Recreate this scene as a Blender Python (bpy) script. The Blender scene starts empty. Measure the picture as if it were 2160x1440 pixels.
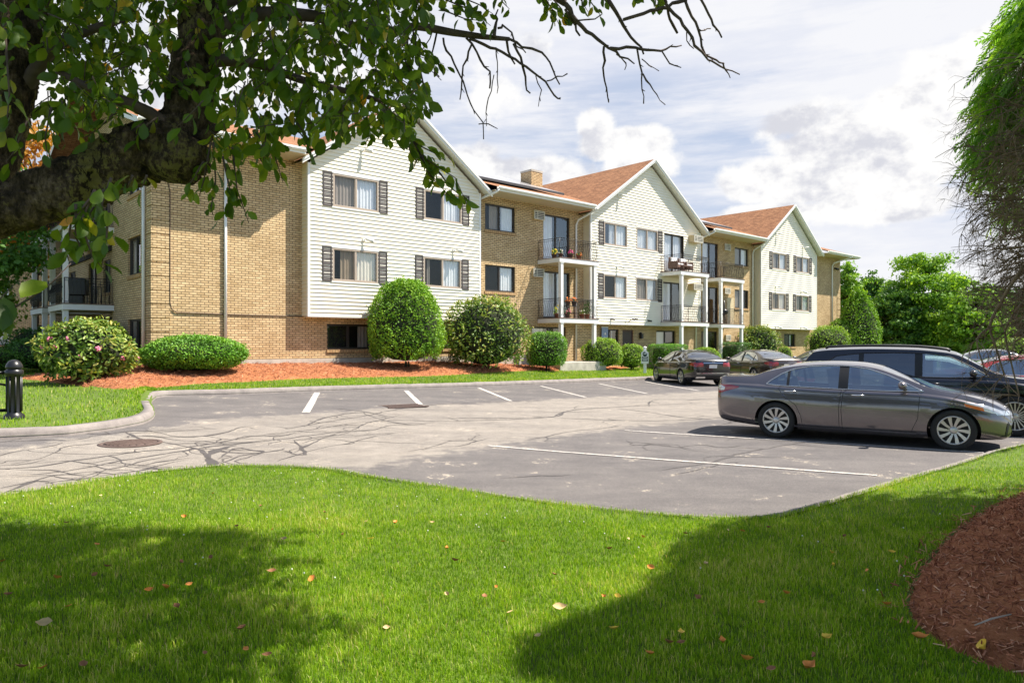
import bpy, bmesh, math, random
import numpy as np
from mathutils import Vector, Matrix
from mathutils.bvhtree import BVHTree

R = math.radians
scene = bpy.context.scene
col = scene.collection
rng = np.random.default_rng(7)
random.seed(7)

# ------------------------------------------------------------------ camera, sky, sun, exposure
CAM_H = 1.79                       # camera height in metres
FPX, HOR, CX = 1500.0, 722.0, 1080.0   # focal length, horizon row, centre column (photo pixels)
cam_d = bpy.data.cameras.new("camera"); cam = bpy.data.objects.new("camera", cam_d); col.objects.link(cam)
cam.location = (0, 0, CAM_H); cam.rotation_euler = (R(90), 0, 0)
cam_d.sensor_width = 36; cam_d.lens = FPX / 2160 * 36; cam_d.shift_y = (HOR - 720) / 2160
cam_d.clip_start = 0.05; cam_d.clip_end = 2000
scene.camera = cam
SUNV = Vector((0.640, 0.025, 1.0)).normalized()      # towards the sun
SUN_EL = math.asin(SUNV.z); SUN_AZ = math.atan2(SUNV.x, SUNV.y)   # clockwise from +Y
sd = bpy.data.lights.new("sun", 'SUN'); sd.energy = 5.0; sd.angle = R(0.5); sd.color = (1.0, 0.93, 0.82)
so = bpy.data.objects.new("sun", sd); col.objects.link(so); so.location = (20, -5, 40)
so.rotation_euler = (-SUNV).to_track_quat('-Z', 'Y').to_euler()
scene.view_settings.view_transform = 'Standard'; scene.view_settings.look = 'None'
scene.view_settings.exposure = 0.93; scene.view_settings.gamma = 1
scene.view_settings.use_curve_mapping = False
scene.cycles.max_bounces = 8; scene.cycles.transparent_max_bounces = 24
scene.cycles.sample_clamp_indirect = 6.0
scene.cycles.use_denoising = True

def build_world():
    w = bpy.data.worlds.new("World"); scene.world = w; w.use_nodes = True
    nt = w.node_tree; N = nt.nodes; L = nt.links; N.clear()
    def nd(t, **k):
        n = N.new(t)
        for a, b in k.items(): setattr(n, a, b)
        return n
    def math_(op, a, b=None, c=None, clamp=False):
        n = nd('ShaderNodeMath', operation=op); n.use_clamp = clamp
        for i, v in enumerate((a, b, c)):
            if v is None: continue
            if isinstance(v, (int, float)): n.inputs[i].default_value = v
            else: L.new(v, n.inputs[i])
        return n.outputs[0]
    def mixc(f, a, b):
        n = nd('ShaderNodeMix', data_type='RGBA')
        if isinstance(f, (int, float)): n.inputs[0].default_value = f
        else: L.new(f, n.inputs[0])
        for i, v in ((6, a), (7, b)):
            if isinstance(v, tuple): n.inputs[i].default_value = v
            else: L.new(v, n.inputs[i])
        return n.outputs[2]
    def sstep(v, a, b):
        n = nd('ShaderNodeMapRange', interpolation_type='SMOOTHSTEP')
        L.new(v, n.inputs[0]); n.inputs[1].default_value = a; n.inputs[2].default_value = b
        return n.outputs[0]
    tc = nd('ShaderNodeTexCoord'); sep = nd('ShaderNodeSeparateXYZ'); L.new(tc.outputs['Generated'], sep.inputs[0])
    X, Y, Z = sep.outputs
    az = math_('ARCTAN2', X, Y); el = math_('ARCSINE', Z)
    sky = nd('ShaderNodeTexSky', sky_type='NISHITA'); sky.sun_disc = False
    sky.sun_elevation = SUN_EL; sky.sun_rotation = SUN_AZ; sky.air_density = 1.0; sky.dust_density = 0.6; sky.ozone_density = 1.5
    def noise(scale, detail, rough, sx=1, sy=1, sz=1, off=(0, 0, 0)):
        m = nd('ShaderNodeMapping'); L.new(tc.outputs['Generated'], m.inputs[0])
        m.inputs['Scale'].default_value = (sx, sy, sz); m.inputs['Location'].default_value = off
        n = nd('ShaderNodeTexNoise'); L.new(m.outputs[0], n.inputs['Vector'])
        n.inputs['Scale'].default_value = scale; n.inputs['Detail'].default_value = detail; n.inputs['Roughness'].default_value = rough
        return n.outputs['Fac']
    nA = noise(7, 10, 0.60, 1, 1, 1.25)             # cauliflower masses
    nB = noise(2.6, 5, 0.55, 1, 1, 2.2, (3, 1, 2))    # broad masses
    nC = noise(4, 7, 0.62, 1.0, 1.0, 8.0, (1, 7, 0))  # flat streaks of high cloud
    nG = noise(14, 6, 0.6, 1.0, 1.0, 6.0, (2, 3, 1))  # finer streaks
    nA2 = noise(7, 10, 0.60, 1, 1, 1.25, (-.05, .01, -.11))   # same field a step towards the sun
    nH = noise(15, 8, 0.58, 1, 1, 1.4, (4, 2, 6)); nH2 = noise(15, 8, 0.58, 1, 1, 1.4, (3.985, 2.004, 5.968))
    relief = math_('ADD', math_('MULTIPLY', math_('SUBTRACT', nA, nA2), .45), math_('MULTIPLY', math_('SUBTRACT', nH, nH2), .75))
    # cumulus heaps: (photo column, photo row, half width, half height, strength)
    heaps = [(1300, 305, 105, 36, 1.0), (1258, 268, 44, 40, 1.0), (1130, 362, 130, 42, .9), (1000, 350, 80, 45, .9), (1345, 350, 80, 40, .9),
             (1720, 372, 190, 56, 1.0), (1600, 385, 80, 40, .95), (1790, 290, 170, 66, .95), (1690, 250, 110, 50, .8), (1960, 250, 150, 80, .95), (1880, 430, 190, 34, .8),
             (2060, 150, 160, 60, .85), (2250, 330, 260, 200, .8), (1640, 450, 170, 24, .6), (560, 120, 420, 100, .5), (220, 220, 260, 90, .5), (1930, 350, 140, 46, .9), (1790, 440, 120, 30, .7)]
    veils = [(1990, 20, 520, 230, 1.0), (1560, 40, 330, 130, .8), (1150, 60, 420, 120, .55), (1800, 180, 300, 140, .55), (1000, 210, 250, 60, .25), (1900, 540, 600, 150, .75), (1300, 420, 500, 60, .3)]
    wobs = math_('MULTIPLY_ADD', nA, 2.6, -1.3)
    cov = None; low = None
    for px, py, rx, ry, st in heaps:
        a0 = math.atan((px - CX) / FPX); e0 = math.atan((HOR - py) / FPX * math.cos(a0))
        ra = rx / FPX * math.cos(a0) ** 2; re = ry / FPX * math.cos(a0)
        da = math_('DIVIDE', math_('SUBTRACT', az, a0), ra); de = math_('DIVIDE', math_('SUBTRACT', el, e0), re)
        d = math_('SQRT', math_('ADD', math_('MULTIPLY', da, da), math_('MULTIPLY', de, de)))
        v = math_('MULTIPLY', math_('SUBTRACT', 1.2, d), st)
        cov = v if cov is None else math_('MAXIMUM', cov, v)
        g = math_('MULTIPLY', math_('SUBTRACT', 1.3, d, None, True), math_('MULTIPLY_ADD', de, -0.9, -0.05))
        low = g if low is None else math_('MAXIMUM', low, g)
    vl = None
    for px, py, rx, ry, st in veils:
        a0 = math.atan((px - CX) / FPX); e0 = math.atan((HOR - py) / FPX * math.cos(a0)); ra = rx / FPX * math.cos(a0) ** 2; re = ry / FPX * math.cos(a0)
        da = math_('DIVIDE', math_('SUBTRACT', az, a0), ra); de = math_('DIVIDE', math_('SUBTRACT', el, e0), re)
        v = math_('MULTIPLY', math_('SUBTRACT', 1.0, math_('ADD', math_('MULTIPLY', da, da), math_('MULTIPLY', de, de)), None, True), st)
        vl = v if vl is None else math_('MAXIMUM', vl, v)
    dens = math_('ADD', cov, wobs)
    heap = sstep(dens, 0.0, 0.36)
    front = sstep(Y, -0.1, 0.5)  # clouds ahead only; unseen sky behind left clear to lower fill light
    sheet_n = math_('ADD', math_('ADD', math_('MULTIPLY', nB, 0.5), math_('MULTIPLY', nC, 0.55)), math_('MULTIPLY', nG, .18))
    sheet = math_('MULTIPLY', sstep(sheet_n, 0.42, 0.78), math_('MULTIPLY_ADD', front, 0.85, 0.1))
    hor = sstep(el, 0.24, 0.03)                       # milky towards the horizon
    up = math_('MULTIPLY', sstep(el, 0.26, 0.44), sstep(el, 0.80, 0.52))                        # bright veil high in front, cleared overhead to cut fill light
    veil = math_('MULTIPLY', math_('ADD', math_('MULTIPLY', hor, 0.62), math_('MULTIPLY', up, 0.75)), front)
    veil = math_('ADD', veil, math_('MULTIPLY', vl, math_('MULTIPLY_ADD', nA, 1.6, .1)))
    sheet = math_('ADD', sheet, veil, clamp=True)
    S = 8.3
    c_sheet = mixc(math_('ADD', sstep(sheet_n, .45, .80), math_('MULTIPLY', vl, math_('MULTIPLY_ADD', nA, 1.2, .1)), clamp=True), (.46 * S, .485 * S, .57 * S, 1), (.62 * S, .617 * S, .63 * S, 1))
    lit = math_('ADD', math_('MULTIPLY', relief, 6.5), math_('MULTIPLY', low, -.34))
    lit = math_('ADD', lit, math_('MULTIPLY_ADD', dens, -.10, .22))
    c_heap = mixc(sstep(lit, -.85, .45), (.45 * S, .455 * S, .495 * S, 1), (.645 * S, .64 * S, .635 * S, 1))
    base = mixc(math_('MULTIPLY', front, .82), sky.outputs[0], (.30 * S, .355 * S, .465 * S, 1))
    c = mixc(math_('MULTIPLY', sheet, 0.9), base, c_sheet)
    c = mixc(heap, c, c_heap)
    below = sstep(Z, -0.02, -0.06)
    c = mixc(below, c, (1.0, 1.0, .9, 1))
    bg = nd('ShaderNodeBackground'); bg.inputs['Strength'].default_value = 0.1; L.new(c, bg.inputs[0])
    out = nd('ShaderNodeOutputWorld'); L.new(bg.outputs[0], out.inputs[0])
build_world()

# ------------------------------------------------------------------ helpers
def tag(o, label=None, cat=None, group=None, kind=None):
    if label: o['label'] = label
    if cat: o['category'] = cat
    if group: o['group'] = group
    if kind: o['kind'] = kind
    return o

def empty(name, loc=(0, 0, 0), rz=0.0, parent=None):
    o = bpy.data.objects.new(name, None); col.objects.link(o)
    o.location = loc; o.rotation_euler = (0, 0, rz); o.empty_display_size = 0.2
    if parent is not None: o.parent = parent
    return o

def copy_tree(o, parent=None):
    c = o.copy(); col.objects.link(c); c.parent = parent
    for ch in list(o.children): copy_tree(ch, c)
    return c

def link(name, me, mats, parent=None, loc=None):
    o = bpy.data.objects.new(name, me); col.objects.link(o)
    for m in (mats if isinstance(mats, (list, tuple)) else [mats]): me.materials.append(m)
    if parent is not None: o.parent = parent
    if loc is not None: o.location = loc
    return o

class MB:
    """collects faces with metre UVs; build() links them as one mesh object"""
    def __init__(s): s.v = []; s.f = []; s.uv = []; s.m = []; s.sm = []
    def face(s, pts, uv=None, m=0, smooth=False):
        i = len(s.v); s.v.extend([tuple(p) for p in pts]); s.f.append(tuple(range(i, i + len(pts))))
        if uv is None:
            a = Vector(pts[0]); n = (Vector(pts[1]) - a).cross(Vector(pts[2]) - a)
            ax = max(range(3), key=lambda k: abs(n[k]))
            if ax == 2: uv = [(p[0], p[1]) for p in pts]
            elif ax == 1: uv = [(p[0], p[2]) for p in pts]
            else: uv = [(p[1], p[2]) for p in pts]
        s.uv.append(uv); s.m.append(m); s.sm.append(smooth)
    def mesh(s, verts, faces, m=0, smooth=True):
        i = len(s.v); s.v.extend([tuple(p) for p in verts])
        for f in faces:
            s.f.append(tuple(i + k for k in f)); s.uv.append([(verts[k][0] + verts[k][1], verts[k][2]) for k in f]); s.m.append(m); s.sm.append(smooth)
    def box(s, x0, x1, y0, y1, z0, z1, m=0, skip=''):
        P = [(x0, y0, z0), (x1, y0, z0), (x1, y1, z0), (x0, y1, z0), (x0, y0, z1), (x1, y0, z1), (x1, y1, z1), (x0, y1, z1)]
        for k, q in (('b', (3, 2, 1, 0)), ('t', (4, 5, 6, 7)), ('f', (0, 1, 5, 4)), ('k', (2, 3, 7, 6)), ('l', (3, 0, 4, 7)), ('r', (1, 2, 6, 5))):
            if k not in skip: s.face([P[i] for i in q], m=m)
    def bbox(s, x0, x1, y0, y1, z0, z1, bev=0.01, m=0):
        b = min(bev, (x1 - x0) * .45, (y1 - y0) * .45, (z1 - z0) * .45)
        bm = bmesh.new(); bmesh.ops.create_cube(bm, size=1)
        for v in bm.verts:
            v.co = ((x0 + x1) / 2 + v.co.x * (x1 - x0), (y0 + y1) / 2 + v.co.y * (y1 - y0), (z0 + z1) / 2 + v.co.z * (z1 - z0))
        bmesh.ops.bevel(bm, geom=list(bm.edges), offset=b, segments=2, profile=.5, affect='EDGES')
        bm.verts.index_update()
        s.mesh([v.co[:] for v in bm.verts], [[v.index for v in f.verts] for f in bm.faces], m, False); bm.free()
    def tube(s, pts, rad, n=6, m=0, cap=True, smooth=True):
        pts = [Vector(p) for p in pts]; k = len(pts)
        if isinstance(rad, (int, float)): rad = [rad] * k
        V = []; prev = None
        for i, p in enumerate(pts):
            t = (pts[min(i + 1, k - 1)] - pts[max(i - 1, 0)])
            if t.length < 1e-9: t = Vector((0, 0, 1))
            t.normalize()
            if prev is None:
                a = Vector((0, 0, 1)) if abs(t.z) < .9 else Vector((1, 0, 0))
                u = t.cross(a).normalized()
            else:
                u = prev - t * prev.dot(t)
                u = u.normalized() if u.length > 1e-6 else t.orthogonal().normalized()
            prev = u; w = t.cross(u)
            for j in range(n):
                a = 2 * math.pi * j / n
                V.append(p + (u * math.cos(a) + w * math.sin(a)) * rad[i])
        F = []
        for i in range(k - 1):
            for j in range(n):
                F.append((i * n + j, i * n + (j + 1) % n, (i + 1) * n + (j + 1) % n, (i + 1) * n + j))
        if cap: F.append(tuple(range(n - 1, -1, -1))); F.append(tuple((k - 1) * n + j for j in range(n)))
        s.mesh(V, F, m, smooth)
    def lathe(s, prof, n=32, m=0, axis='z', c=(0, 0, 0), smooth=True):
        """prof: list of (r, h) turned about the axis"""
        V = []; F = []; k = len(prof)
        for j in range(n):
            a = 2 * math.pi * j / n; ca, sa = math.cos(a), math.sin(a)
            for r, h in prof:
                p = (r * ca, r * sa, h) if axis == 'z' else (r * ca, h, r * sa)
                V.append((p[0] + c[0], p[1] + c[1], p[2] + c[2]))
        for j in range(n):
            q = (j + 1) % n
            for i in range(k - 1): F.append((j * k + i, q * k + i, q * k + i + 1, j * k + i + 1))
        s.mesh(V, F, m, smooth)
    def ball(s, c, r, m=0, nu=10, nv=7, sq=(1, 1, 1)):
        V = []; F = []
        for i in range(nv + 1):
            t = math.pi * i / nv
            for j in range(nu):
                a = 2 * math.pi * j / nu
                V.append((c[0] + r * sq[0] * math.sin(t) * math.cos(a), c[1] + r * sq[1] * math.sin(t) * math.sin(a), c[2] + r * sq[2] * math.cos(t)))
        for i in range(nv):
            for j in range(nu): F.append((i * nu + j, (i + 1) * nu + j, (i + 1) * nu + (j + 1) % nu, i * nu + (j + 1) % nu))
        s.mesh(V, F, m, True)
    def build(s, name, mats, parent=None, loc=None, merge=False):
        me = bpy.data.meshes.new(name); me.from_pydata(s.v, [], s.f)
        uv = me.uv_layers.new(name='UVMap')
        flat = [c for f in s.uv for q in f for c in q]
        uv.data.foreach_set('uv', flat)
        me.polygons.foreach_set('material_index', s.m); me.polygons.foreach_set('use_smooth', s.sm)
        if merge:
            bm = bmesh.new(); bm.from_mesh(me); bmesh.ops.remove_doubles(bm, verts=bm.verts, dist=1e-4); bm.to_mesh(me); bm.free()
        me.update()
        return link(name, me, mats, parent, loc)

def np_mesh(name, V, groups, mats, parent=None, var=None, smooth=False, uv=None, loc=None):
    """big mesh from numpy: groups = list of int arrays (n, k) of face corners"""
    me = bpy.data.meshes.new(name)
    V = np.asarray(V, np.float32); me.vertices.add(len(V)); me.vertices.foreach_set('co', V.ravel())
    loops = np.concatenate([g.ravel() for g in groups]).astype(np.int32)
    tot = np.concatenate([np.full(len(g), g.shape[1], np.int32) for g in groups])
    st = np.concatenate([[0], np.cumsum(tot)[:-1]]).astype(np.int32)
    me.loops.add(len(loops)); me.loops.foreach_set('vertex_index', loops)
    me.polygons.add(len(tot)); me.polygons.foreach_set('loop_start', st); me.polygons.foreach_set('loop_total', tot)
    me.polygons.foreach_set('use_smooth', np.full(len(tot), smooth, bool))
    if var is not None:
        a = me.attributes.new('var', 'FLOAT', 'POINT'); a.data.foreach_set('value', np.asarray(var, np.float32))
    me.update(calc_edges=True); me.validate()
    return link(name, me, mats, parent, loc)

# ------------------------------------------------------------------ ground height and pixel rays
def za(x, y):
    """height of the paved lot: level on the right, rising gently to the left and to the back"""
    h = 0.025 * (-x) + 0.0086 * (y - 12.0)
    return 0.5 * (h + math.sqrt(h * h + 0.0016)) if not isinstance(h, np.ndarray) else 0.5 * (h + np.sqrt(h * h + 0.0016))
def G(px, py, dz=0.0):
    """point of the paved lot (raised by dz) seen at that photo pixel"""
    z = dz
    for _ in range(12):
        Y = FPX * (CAM_H - z) / (py - HOR); X = (px - CX) / FPX * Y; z = za(X, Y) + dz
    return Vector((X, Y, z))
def at(px, py, Y):
    return Vector(((px - CX) / FPX * Y, Y, CAM_H - (py - HOR) / FPX * Y))

# ------------------------------------------------------------------ materials
def newmat(name):
    m = bpy.data.materials.new(name); m.use_nodes = True
    nt = m.node_tree; b = nt.nodes['Principled BSDF']
    return m, nt, b
def mapping(nt, kind='Object', scale=(1, 1, 1)):
    tc = nt.nodes.new('ShaderNodeTexCoord'); mp = nt.nodes.new('ShaderNodeMapping')
    nt.links.new(tc.outputs[kind], mp.inputs[0]); mp.inputs['Scale'].default_value = scale
    return mp.outputs[0]
def tnoise(nt, vec, scale, detail=4, rough=.55):
    n = nt.nodes.new('ShaderNodeTexNoise'); nt.links.new(vec, n.inputs['Vector'])
    n.inputs['Scale'].default_value = scale; n.inputs['Detail'].default_value = detail; n.inputs['Roughness'].default_value = rough
    return n.outputs['Fac']
def ramp(nt, fac, stops, interp='LINEAR'):
    r = nt.nodes.new('ShaderNodeValToRGB'); nt.links.new(fac, r.inputs[0]); r.color_ramp.interpolation = interp
    e = r.color_ramp.elements
    while len(e) < len(stops): e.new(.5)
    for i, (p, c) in enumerate(stops):
        e[i].position = p; e[i].color = (*c, 1) if len(c) == 3 else c
    return r.outputs[0]
def mixn(nt, f, a, b, mode='MIX'):
    n = nt.nodes.new('ShaderNodeMix'); n.data_type = 'RGBA'; n.blend_type = mode
    for i, v in ((0, f), (6, a), (7, b)):
        if isinstance(v, (int, float)): n.inputs[i].default_value = v
        elif isinstance(v, tuple): n.inputs[i].default_value = (*v, 1) if len(v) == 3 else v
        else: nt.links.new(v, n.inputs[i])
    return n.outputs[2]
def nmath(nt, op, a, b=0.0, clamp=False):
    n = nt.nodes.new('ShaderNodeMath'); n.operation = op; n.use_clamp = clamp
    for i, v in ((0, a), (1, b)):
        if isinstance(v, (int, float)): n.inputs[i].default_value = v
        else: nt.links.new(v, n.inputs[i])
    return n.outputs[0]
def bump(nt, b, h, strength=.3, dist=.01):
    n = nt.nodes.new('ShaderNodeBump'); n.inputs['Strength'].default_value = strength; n.inputs['Distance'].default_value = dist
    nt.links.new(h, n.inputs['Height']); nt.links.new(n.outputs[0], b.inputs['Normal'])
def simple(name, c, rough=.6, metal=0.0, var=.15, vscale=6, spec=.5, bumpy=0.0, bscale=40, coat=0.0):
    m, nt, b = newmat(name)
    v = mapping(nt); n = tnoise(nt, v, vscale, 5)
    lo = tuple(x * (1 - var) for x in c); hi = tuple(min(1, x * (1 + var)) for x in c)
    nt.links.new(ramp(nt, n, [(.3, lo), (.7, hi)]), b.inputs['Base Color'])
    b.inputs['Roughness'].default_value = rough; b.inputs['Metallic'].default_value = metal
    b.inputs['Specular IOR Level'].default_value = spec; b.inputs['Coat Weight'].default_value = coat; b.inputs['Coat Roughness'].default_value = .04
    if bumpy: bump(nt, b, tnoise(nt, v, bscale, 4), bumpy, .01)
    return m
def leafmat(name, stops, trans=.3, rough=.5, spec=.35):
    m, nt, b = newmat(name)
    a = nt.nodes.new('ShaderNodeAttribute'); a.attribute_name = 'var'
    c = ramp(nt, a.outputs['Fac'], stops)
    nt.links.new(c, b.inputs['Base Color']); b.inputs['Roughness'].default_value = rough; b.inputs['Specular IOR Level'].default_value = spec
    t = nt.nodes.new('ShaderNodeBsdfTranslucent')
    tcx = mixn(nt, 1.0, c, (1.6, 1.5, .7), 'MULTIPLY'); nt.links.new(tcx, t.inputs[0])
    mx = nt.nodes.new('ShaderNodeMixShader'); mx.inputs[0].default_value = trans
    nt.links.new(b.outputs[0], mx.inputs[1]); nt.links.new(t.outputs[0], mx.inputs[2])
    nt.links.new(mx.outputs[0], nt.nodes['Material Output'].inputs[0])
    return m
def brickmat(name, c1, c2, mort, bw=.26, rh=.084, ms=.010):
    m, nt, b = newmat(name)
    uv = mapping(nt, 'UV')
    br = nt.nodes.new('ShaderNodeTexBrick'); nt.links.new(uv, br.inputs['Vector'])
    br.inputs['Scale'].default_value = 1; br.inputs['Brick Width'].default_value = bw; br.inputs['Row Height'].default_value = rh
    br.inputs['Mortar Size'].default_value = ms; br.inputs['Mortar Smooth'].default_value = .25; br.inputs['Bias'].default_value = -.15
    br.inputs['Color1'].default_value = (*c1, 1); br.inputs['Color2'].default_value = (*c2, 1); br.inputs['Mortar'].default_value = (*mort, 1)
    n1 = tnoise(nt, uv, .9, 4); n2 = tnoise(nt, uv, 9, 4)
    k = mixn(nt, 1.0, br.outputs[0], ramp(nt, n1, [(.25, (.80, .76, .70)), (.75, (1.10, 1.08, 1.05))]), 'MULTIPLY')
    k = mixn(nt, 1.0, k, ramp(nt, n2, [(.3, (.84, .82, .80)), (.7, (1.1, 1.1, 1.1))]), 'MULTIPLY')
    nt.links.new(k, b.inputs['Base Color']); b.inputs['Roughness'].default_value = .85; b.inputs['Specular IOR Level'].default_value = .25
    h = nmath(nt, 'ADD', nmath(nt, 'MULTIPLY', br.outputs['Fac'], -1.0), nmath(nt, 'MULTIPLY', n2, .35))
    bump(nt, b, h, .7, .012)
    return m
def glassmat(name, tint, refl=.12, rough=.0):
    """thin pane: tinted see-through plus mirror reflection rising at grazing angles"""
    m = bpy.data.materials.new(name); m.use_nodes = True; nt = m.node_tree; N = nt.nodes; N.remove(N['Principled BSDF'])
    tr = N.new('ShaderNodeBsdfTransparent'); tr.inputs[0].default_value = (*tint, 1)
    gl = N.new('ShaderNodeBsdfGlossy'); gl.inputs['Roughness'].default_value = rough; gl.inputs[0].default_value = (.95, .97, 1, 1)
    lw = N.new('ShaderNodeLayerWeight'); lw.inputs[0].default_value = .5
    p = nmath(nt, 'POWER', lw.outputs['Facing'], 3.0)
    f = nmath(nt, 'ADD', nmath(nt, 'MULTIPLY', p, .75), refl, True)
    mx = N.new('ShaderNodeMixShader'); nt.links.new(f, mx.inputs[0]); nt.links.new(tr.outputs[0], mx.inputs[1]); nt.links.new(gl.outputs[0], mx.inputs[2])
    nt.links.new(mx.outputs[0], N['Material Output'].inputs[0])
    return m

M = {}
M['brick'] = brickmat('tan_brick', (.75, .57, .335), (.57, .405, .215), (.19, .14, .09), ms=.013)
M['brick_flat'] = brickmat('tan_brick_soldier', (.56, .38, .20), (.46, .29, .15), (.2, .14, .08), bw=.12, rh=.3)
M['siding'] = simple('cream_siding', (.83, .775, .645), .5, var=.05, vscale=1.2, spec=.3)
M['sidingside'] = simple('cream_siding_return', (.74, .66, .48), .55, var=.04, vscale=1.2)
M['trim'] = simple('white_trim', (.80, .79, .76), .45, var=.04, vscale=2)
M['post'] = simple('white_post_paint', (.80, .78, .76), .45, var=.05, vscale=3)
M['soffit'] = simple('tan_soffit', (.62, .52, .38), .6, var=.05)
M['concrete'] = simple('pale_concrete', (.46, .42, .36), .9, var=.22, vscale=3, bumpy=.25)
M['deck'] = simple('brown_deck', (.20, .12, .09), .8, var=.2)
M['iron'] = simple('black_iron', (.018, .016, .015), .45, var=.2)
M['bronze'] = simple('dark_bronze_frame', (.045, .036, .03), .45, var=.1)
M['tanframe'] = simple('tan_window_frame', (.42, .34, .27), .5, var=.06)
M['shutter'] = simple('dark_brown_shutter', (.055, .044, .042), .6, var=.1, vscale=20)
M['curtain'] = simple('pale_curtain', (.84, .83, .81), .85, var=.06, vscale=3)
M['curtainwarm'] = simple('warm_blind', (.80, .71, .57), .85, var=.06, vscale=3)
M['room'] = simple('unlit_room_backing', (.030, .027, .025), .9, var=.3, vscale=1.5)  # near black: the dark of unlit rooms is put into the colour
M['pane'] = glassmat('window_glass', (.88, .90, .92), .10)
M['screen'] = glassmat('screened_glass', (.56, .53, .50), .035, .25)
M['acwhite'] = simple('beige_metal', (.66, .62, .52), .5, var=.05)
M['acdark'] = simple('grille_dark', (.05, .05, .055), .6)
M['acbox'] = simple('tan_cabinet', (.58, .46, .26), .6, var=.06)
M['panel'] = simple('roof_panel_sky_glare', (.42, .41, .42), .25, var=.1, vscale=2, spec=.6, coat=.3)  # base colour lightened to carry the sky reflection on the panels
M['black'] = simple('black_paint', (.012, .012, .013), .35, var=.2)
M['blackm'] = simple('black_plastic', (.015, .015, .016), .6, var=.2)
M['cable'] = simple('brown_cable', (.10, .065, .045), .7)
M['bed'] = None
def shingles():
    m, nt, b = newmat('brown_shingles'); uv = mapping(nt, 'UV')
    br = nt.nodes.new('ShaderNodeTexBrick'); nt.links.new(uv, br.inputs['Vector'])
    br.inputs['Scale'].default_value = 1; br.inputs['Brick Width'].default_value = .32; br.inputs['Row Height'].default_value = .15; br.inputs['Mortar Size'].default_value = .008
    br.inputs['Color1'].default_value = (.40, .205, .108, 1); br.inputs['Color2'].default_value = (.25, .122, .066, 1); br.inputs['Mortar'].default_value = (.12, .06, .035, 1)
    n = tnoise(nt, uv, 5, 5, .7)
    k = mixn(nt, 1.0, br.outputs[0], ramp(nt, n, [(.3, (.75, .72, .7)), (.7, (1.15, 1.12, 1.1))]), 'MULTIPLY')
    nt.links.new(k, b.inputs['Base Color']); b.inputs['Roughness'].default_value = .95; b.inputs['Specular IOR Level'].default_value = .2
    bump(nt, b, nmath(nt, 'SUBTRACT', n, br.outputs['Fac']), .5, .02)
    return m
M['shingle'] = shingles()
# ------------------------------------------------------------------ the apartment building, in its own frame: x along the front, y into the house
FD = (0.741959, 0.670445)
P0 = (-7.74, 27.0)
bld = empty('apartment_building', (P0[0], P0[1], 0), math.atan2(FD[1], FD[0]))
tag(bld, 'long three storey tan brick apartment building with three cream clapboard gables and white balconies', 'apartment building')
def B2W(u, w, z=0.0):
    return Vector((P0[0] + u * FD[0] - w * FD[1], P0[1] + u * FD[1] + w * FD[0], z))

class MX(MB):
    """MB whose points go through xf when built"""
    def __init__(s, xf=None): super().__init__(); s.xf = xf
    def build(s, name, mats, parent=None, loc=None, merge=False):
        if s.xf: s.v = [s.xf(p) for p in s.v]
        return super().build(name, mats, parent, loc, merge)
def front(w0): return lambda p: (p[0], w0 + p[1], p[2])
UC = -5.36; UR = 47.8; WW = 0.5
def left(u0): return lambda p: (u0 + p[1], -p[0], p[2])

def wall_grid(mb, a0, a1, z0, z1, holes, depth=.14, m=0, mr=0):
    A = sorted({a0, a1} | {h[0] for h in holes} | {h[1] for h in holes}); Zs = sorted({z0, z1} | {h[2] for h in holes} | {h[3] for h in holes})
    A = [a for a in A if a0 <= a <= a1]; Zs = [z for z in Zs if z0 <= z <= z1]
    for i in range(len(A) - 1):
        for j in range(len(Zs) - 1):
            ca, cz = (A[i] + A[i + 1]) / 2, (Zs[j] + Zs[j + 1]) / 2
            if any(h[0] < ca < h[1] and h[2] < cz < h[3] for h in holes): continue
            mb.face([(A[i], 0, Zs[j]), (A[i + 1], 0, Zs[j]), (A[i + 1], 0, Zs[j + 1]), (A[i], 0, Zs[j + 1])], m=m)
    for h in holes:
        b0, b1, c0, c1 = h[:4]
        mb.face([(b0, 0, c0), (b0, 0, c1), (b0, depth, c1), (b0, depth, c0)], uv=[(0, c0), (0, c1), (depth, c1), (depth, c0)], m=mr)
        mb.face([(b1, 0, c1), (b1, 0, c0), (b1, depth, c0), (b1, depth, c1)], uv=[(0, c1), (0, c0), (depth, c0), (depth, c1)], m=mr)
        mb.face([(b0, 0, c1), (b1, 0, c1), (b1, depth, c1), (b0, depth, c1)], m=mr)
        mb.face([(b0, 0, c0), (b0, depth, c0), (b1, depth, c0), (b1, 0, c0)], m=mr)

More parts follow.
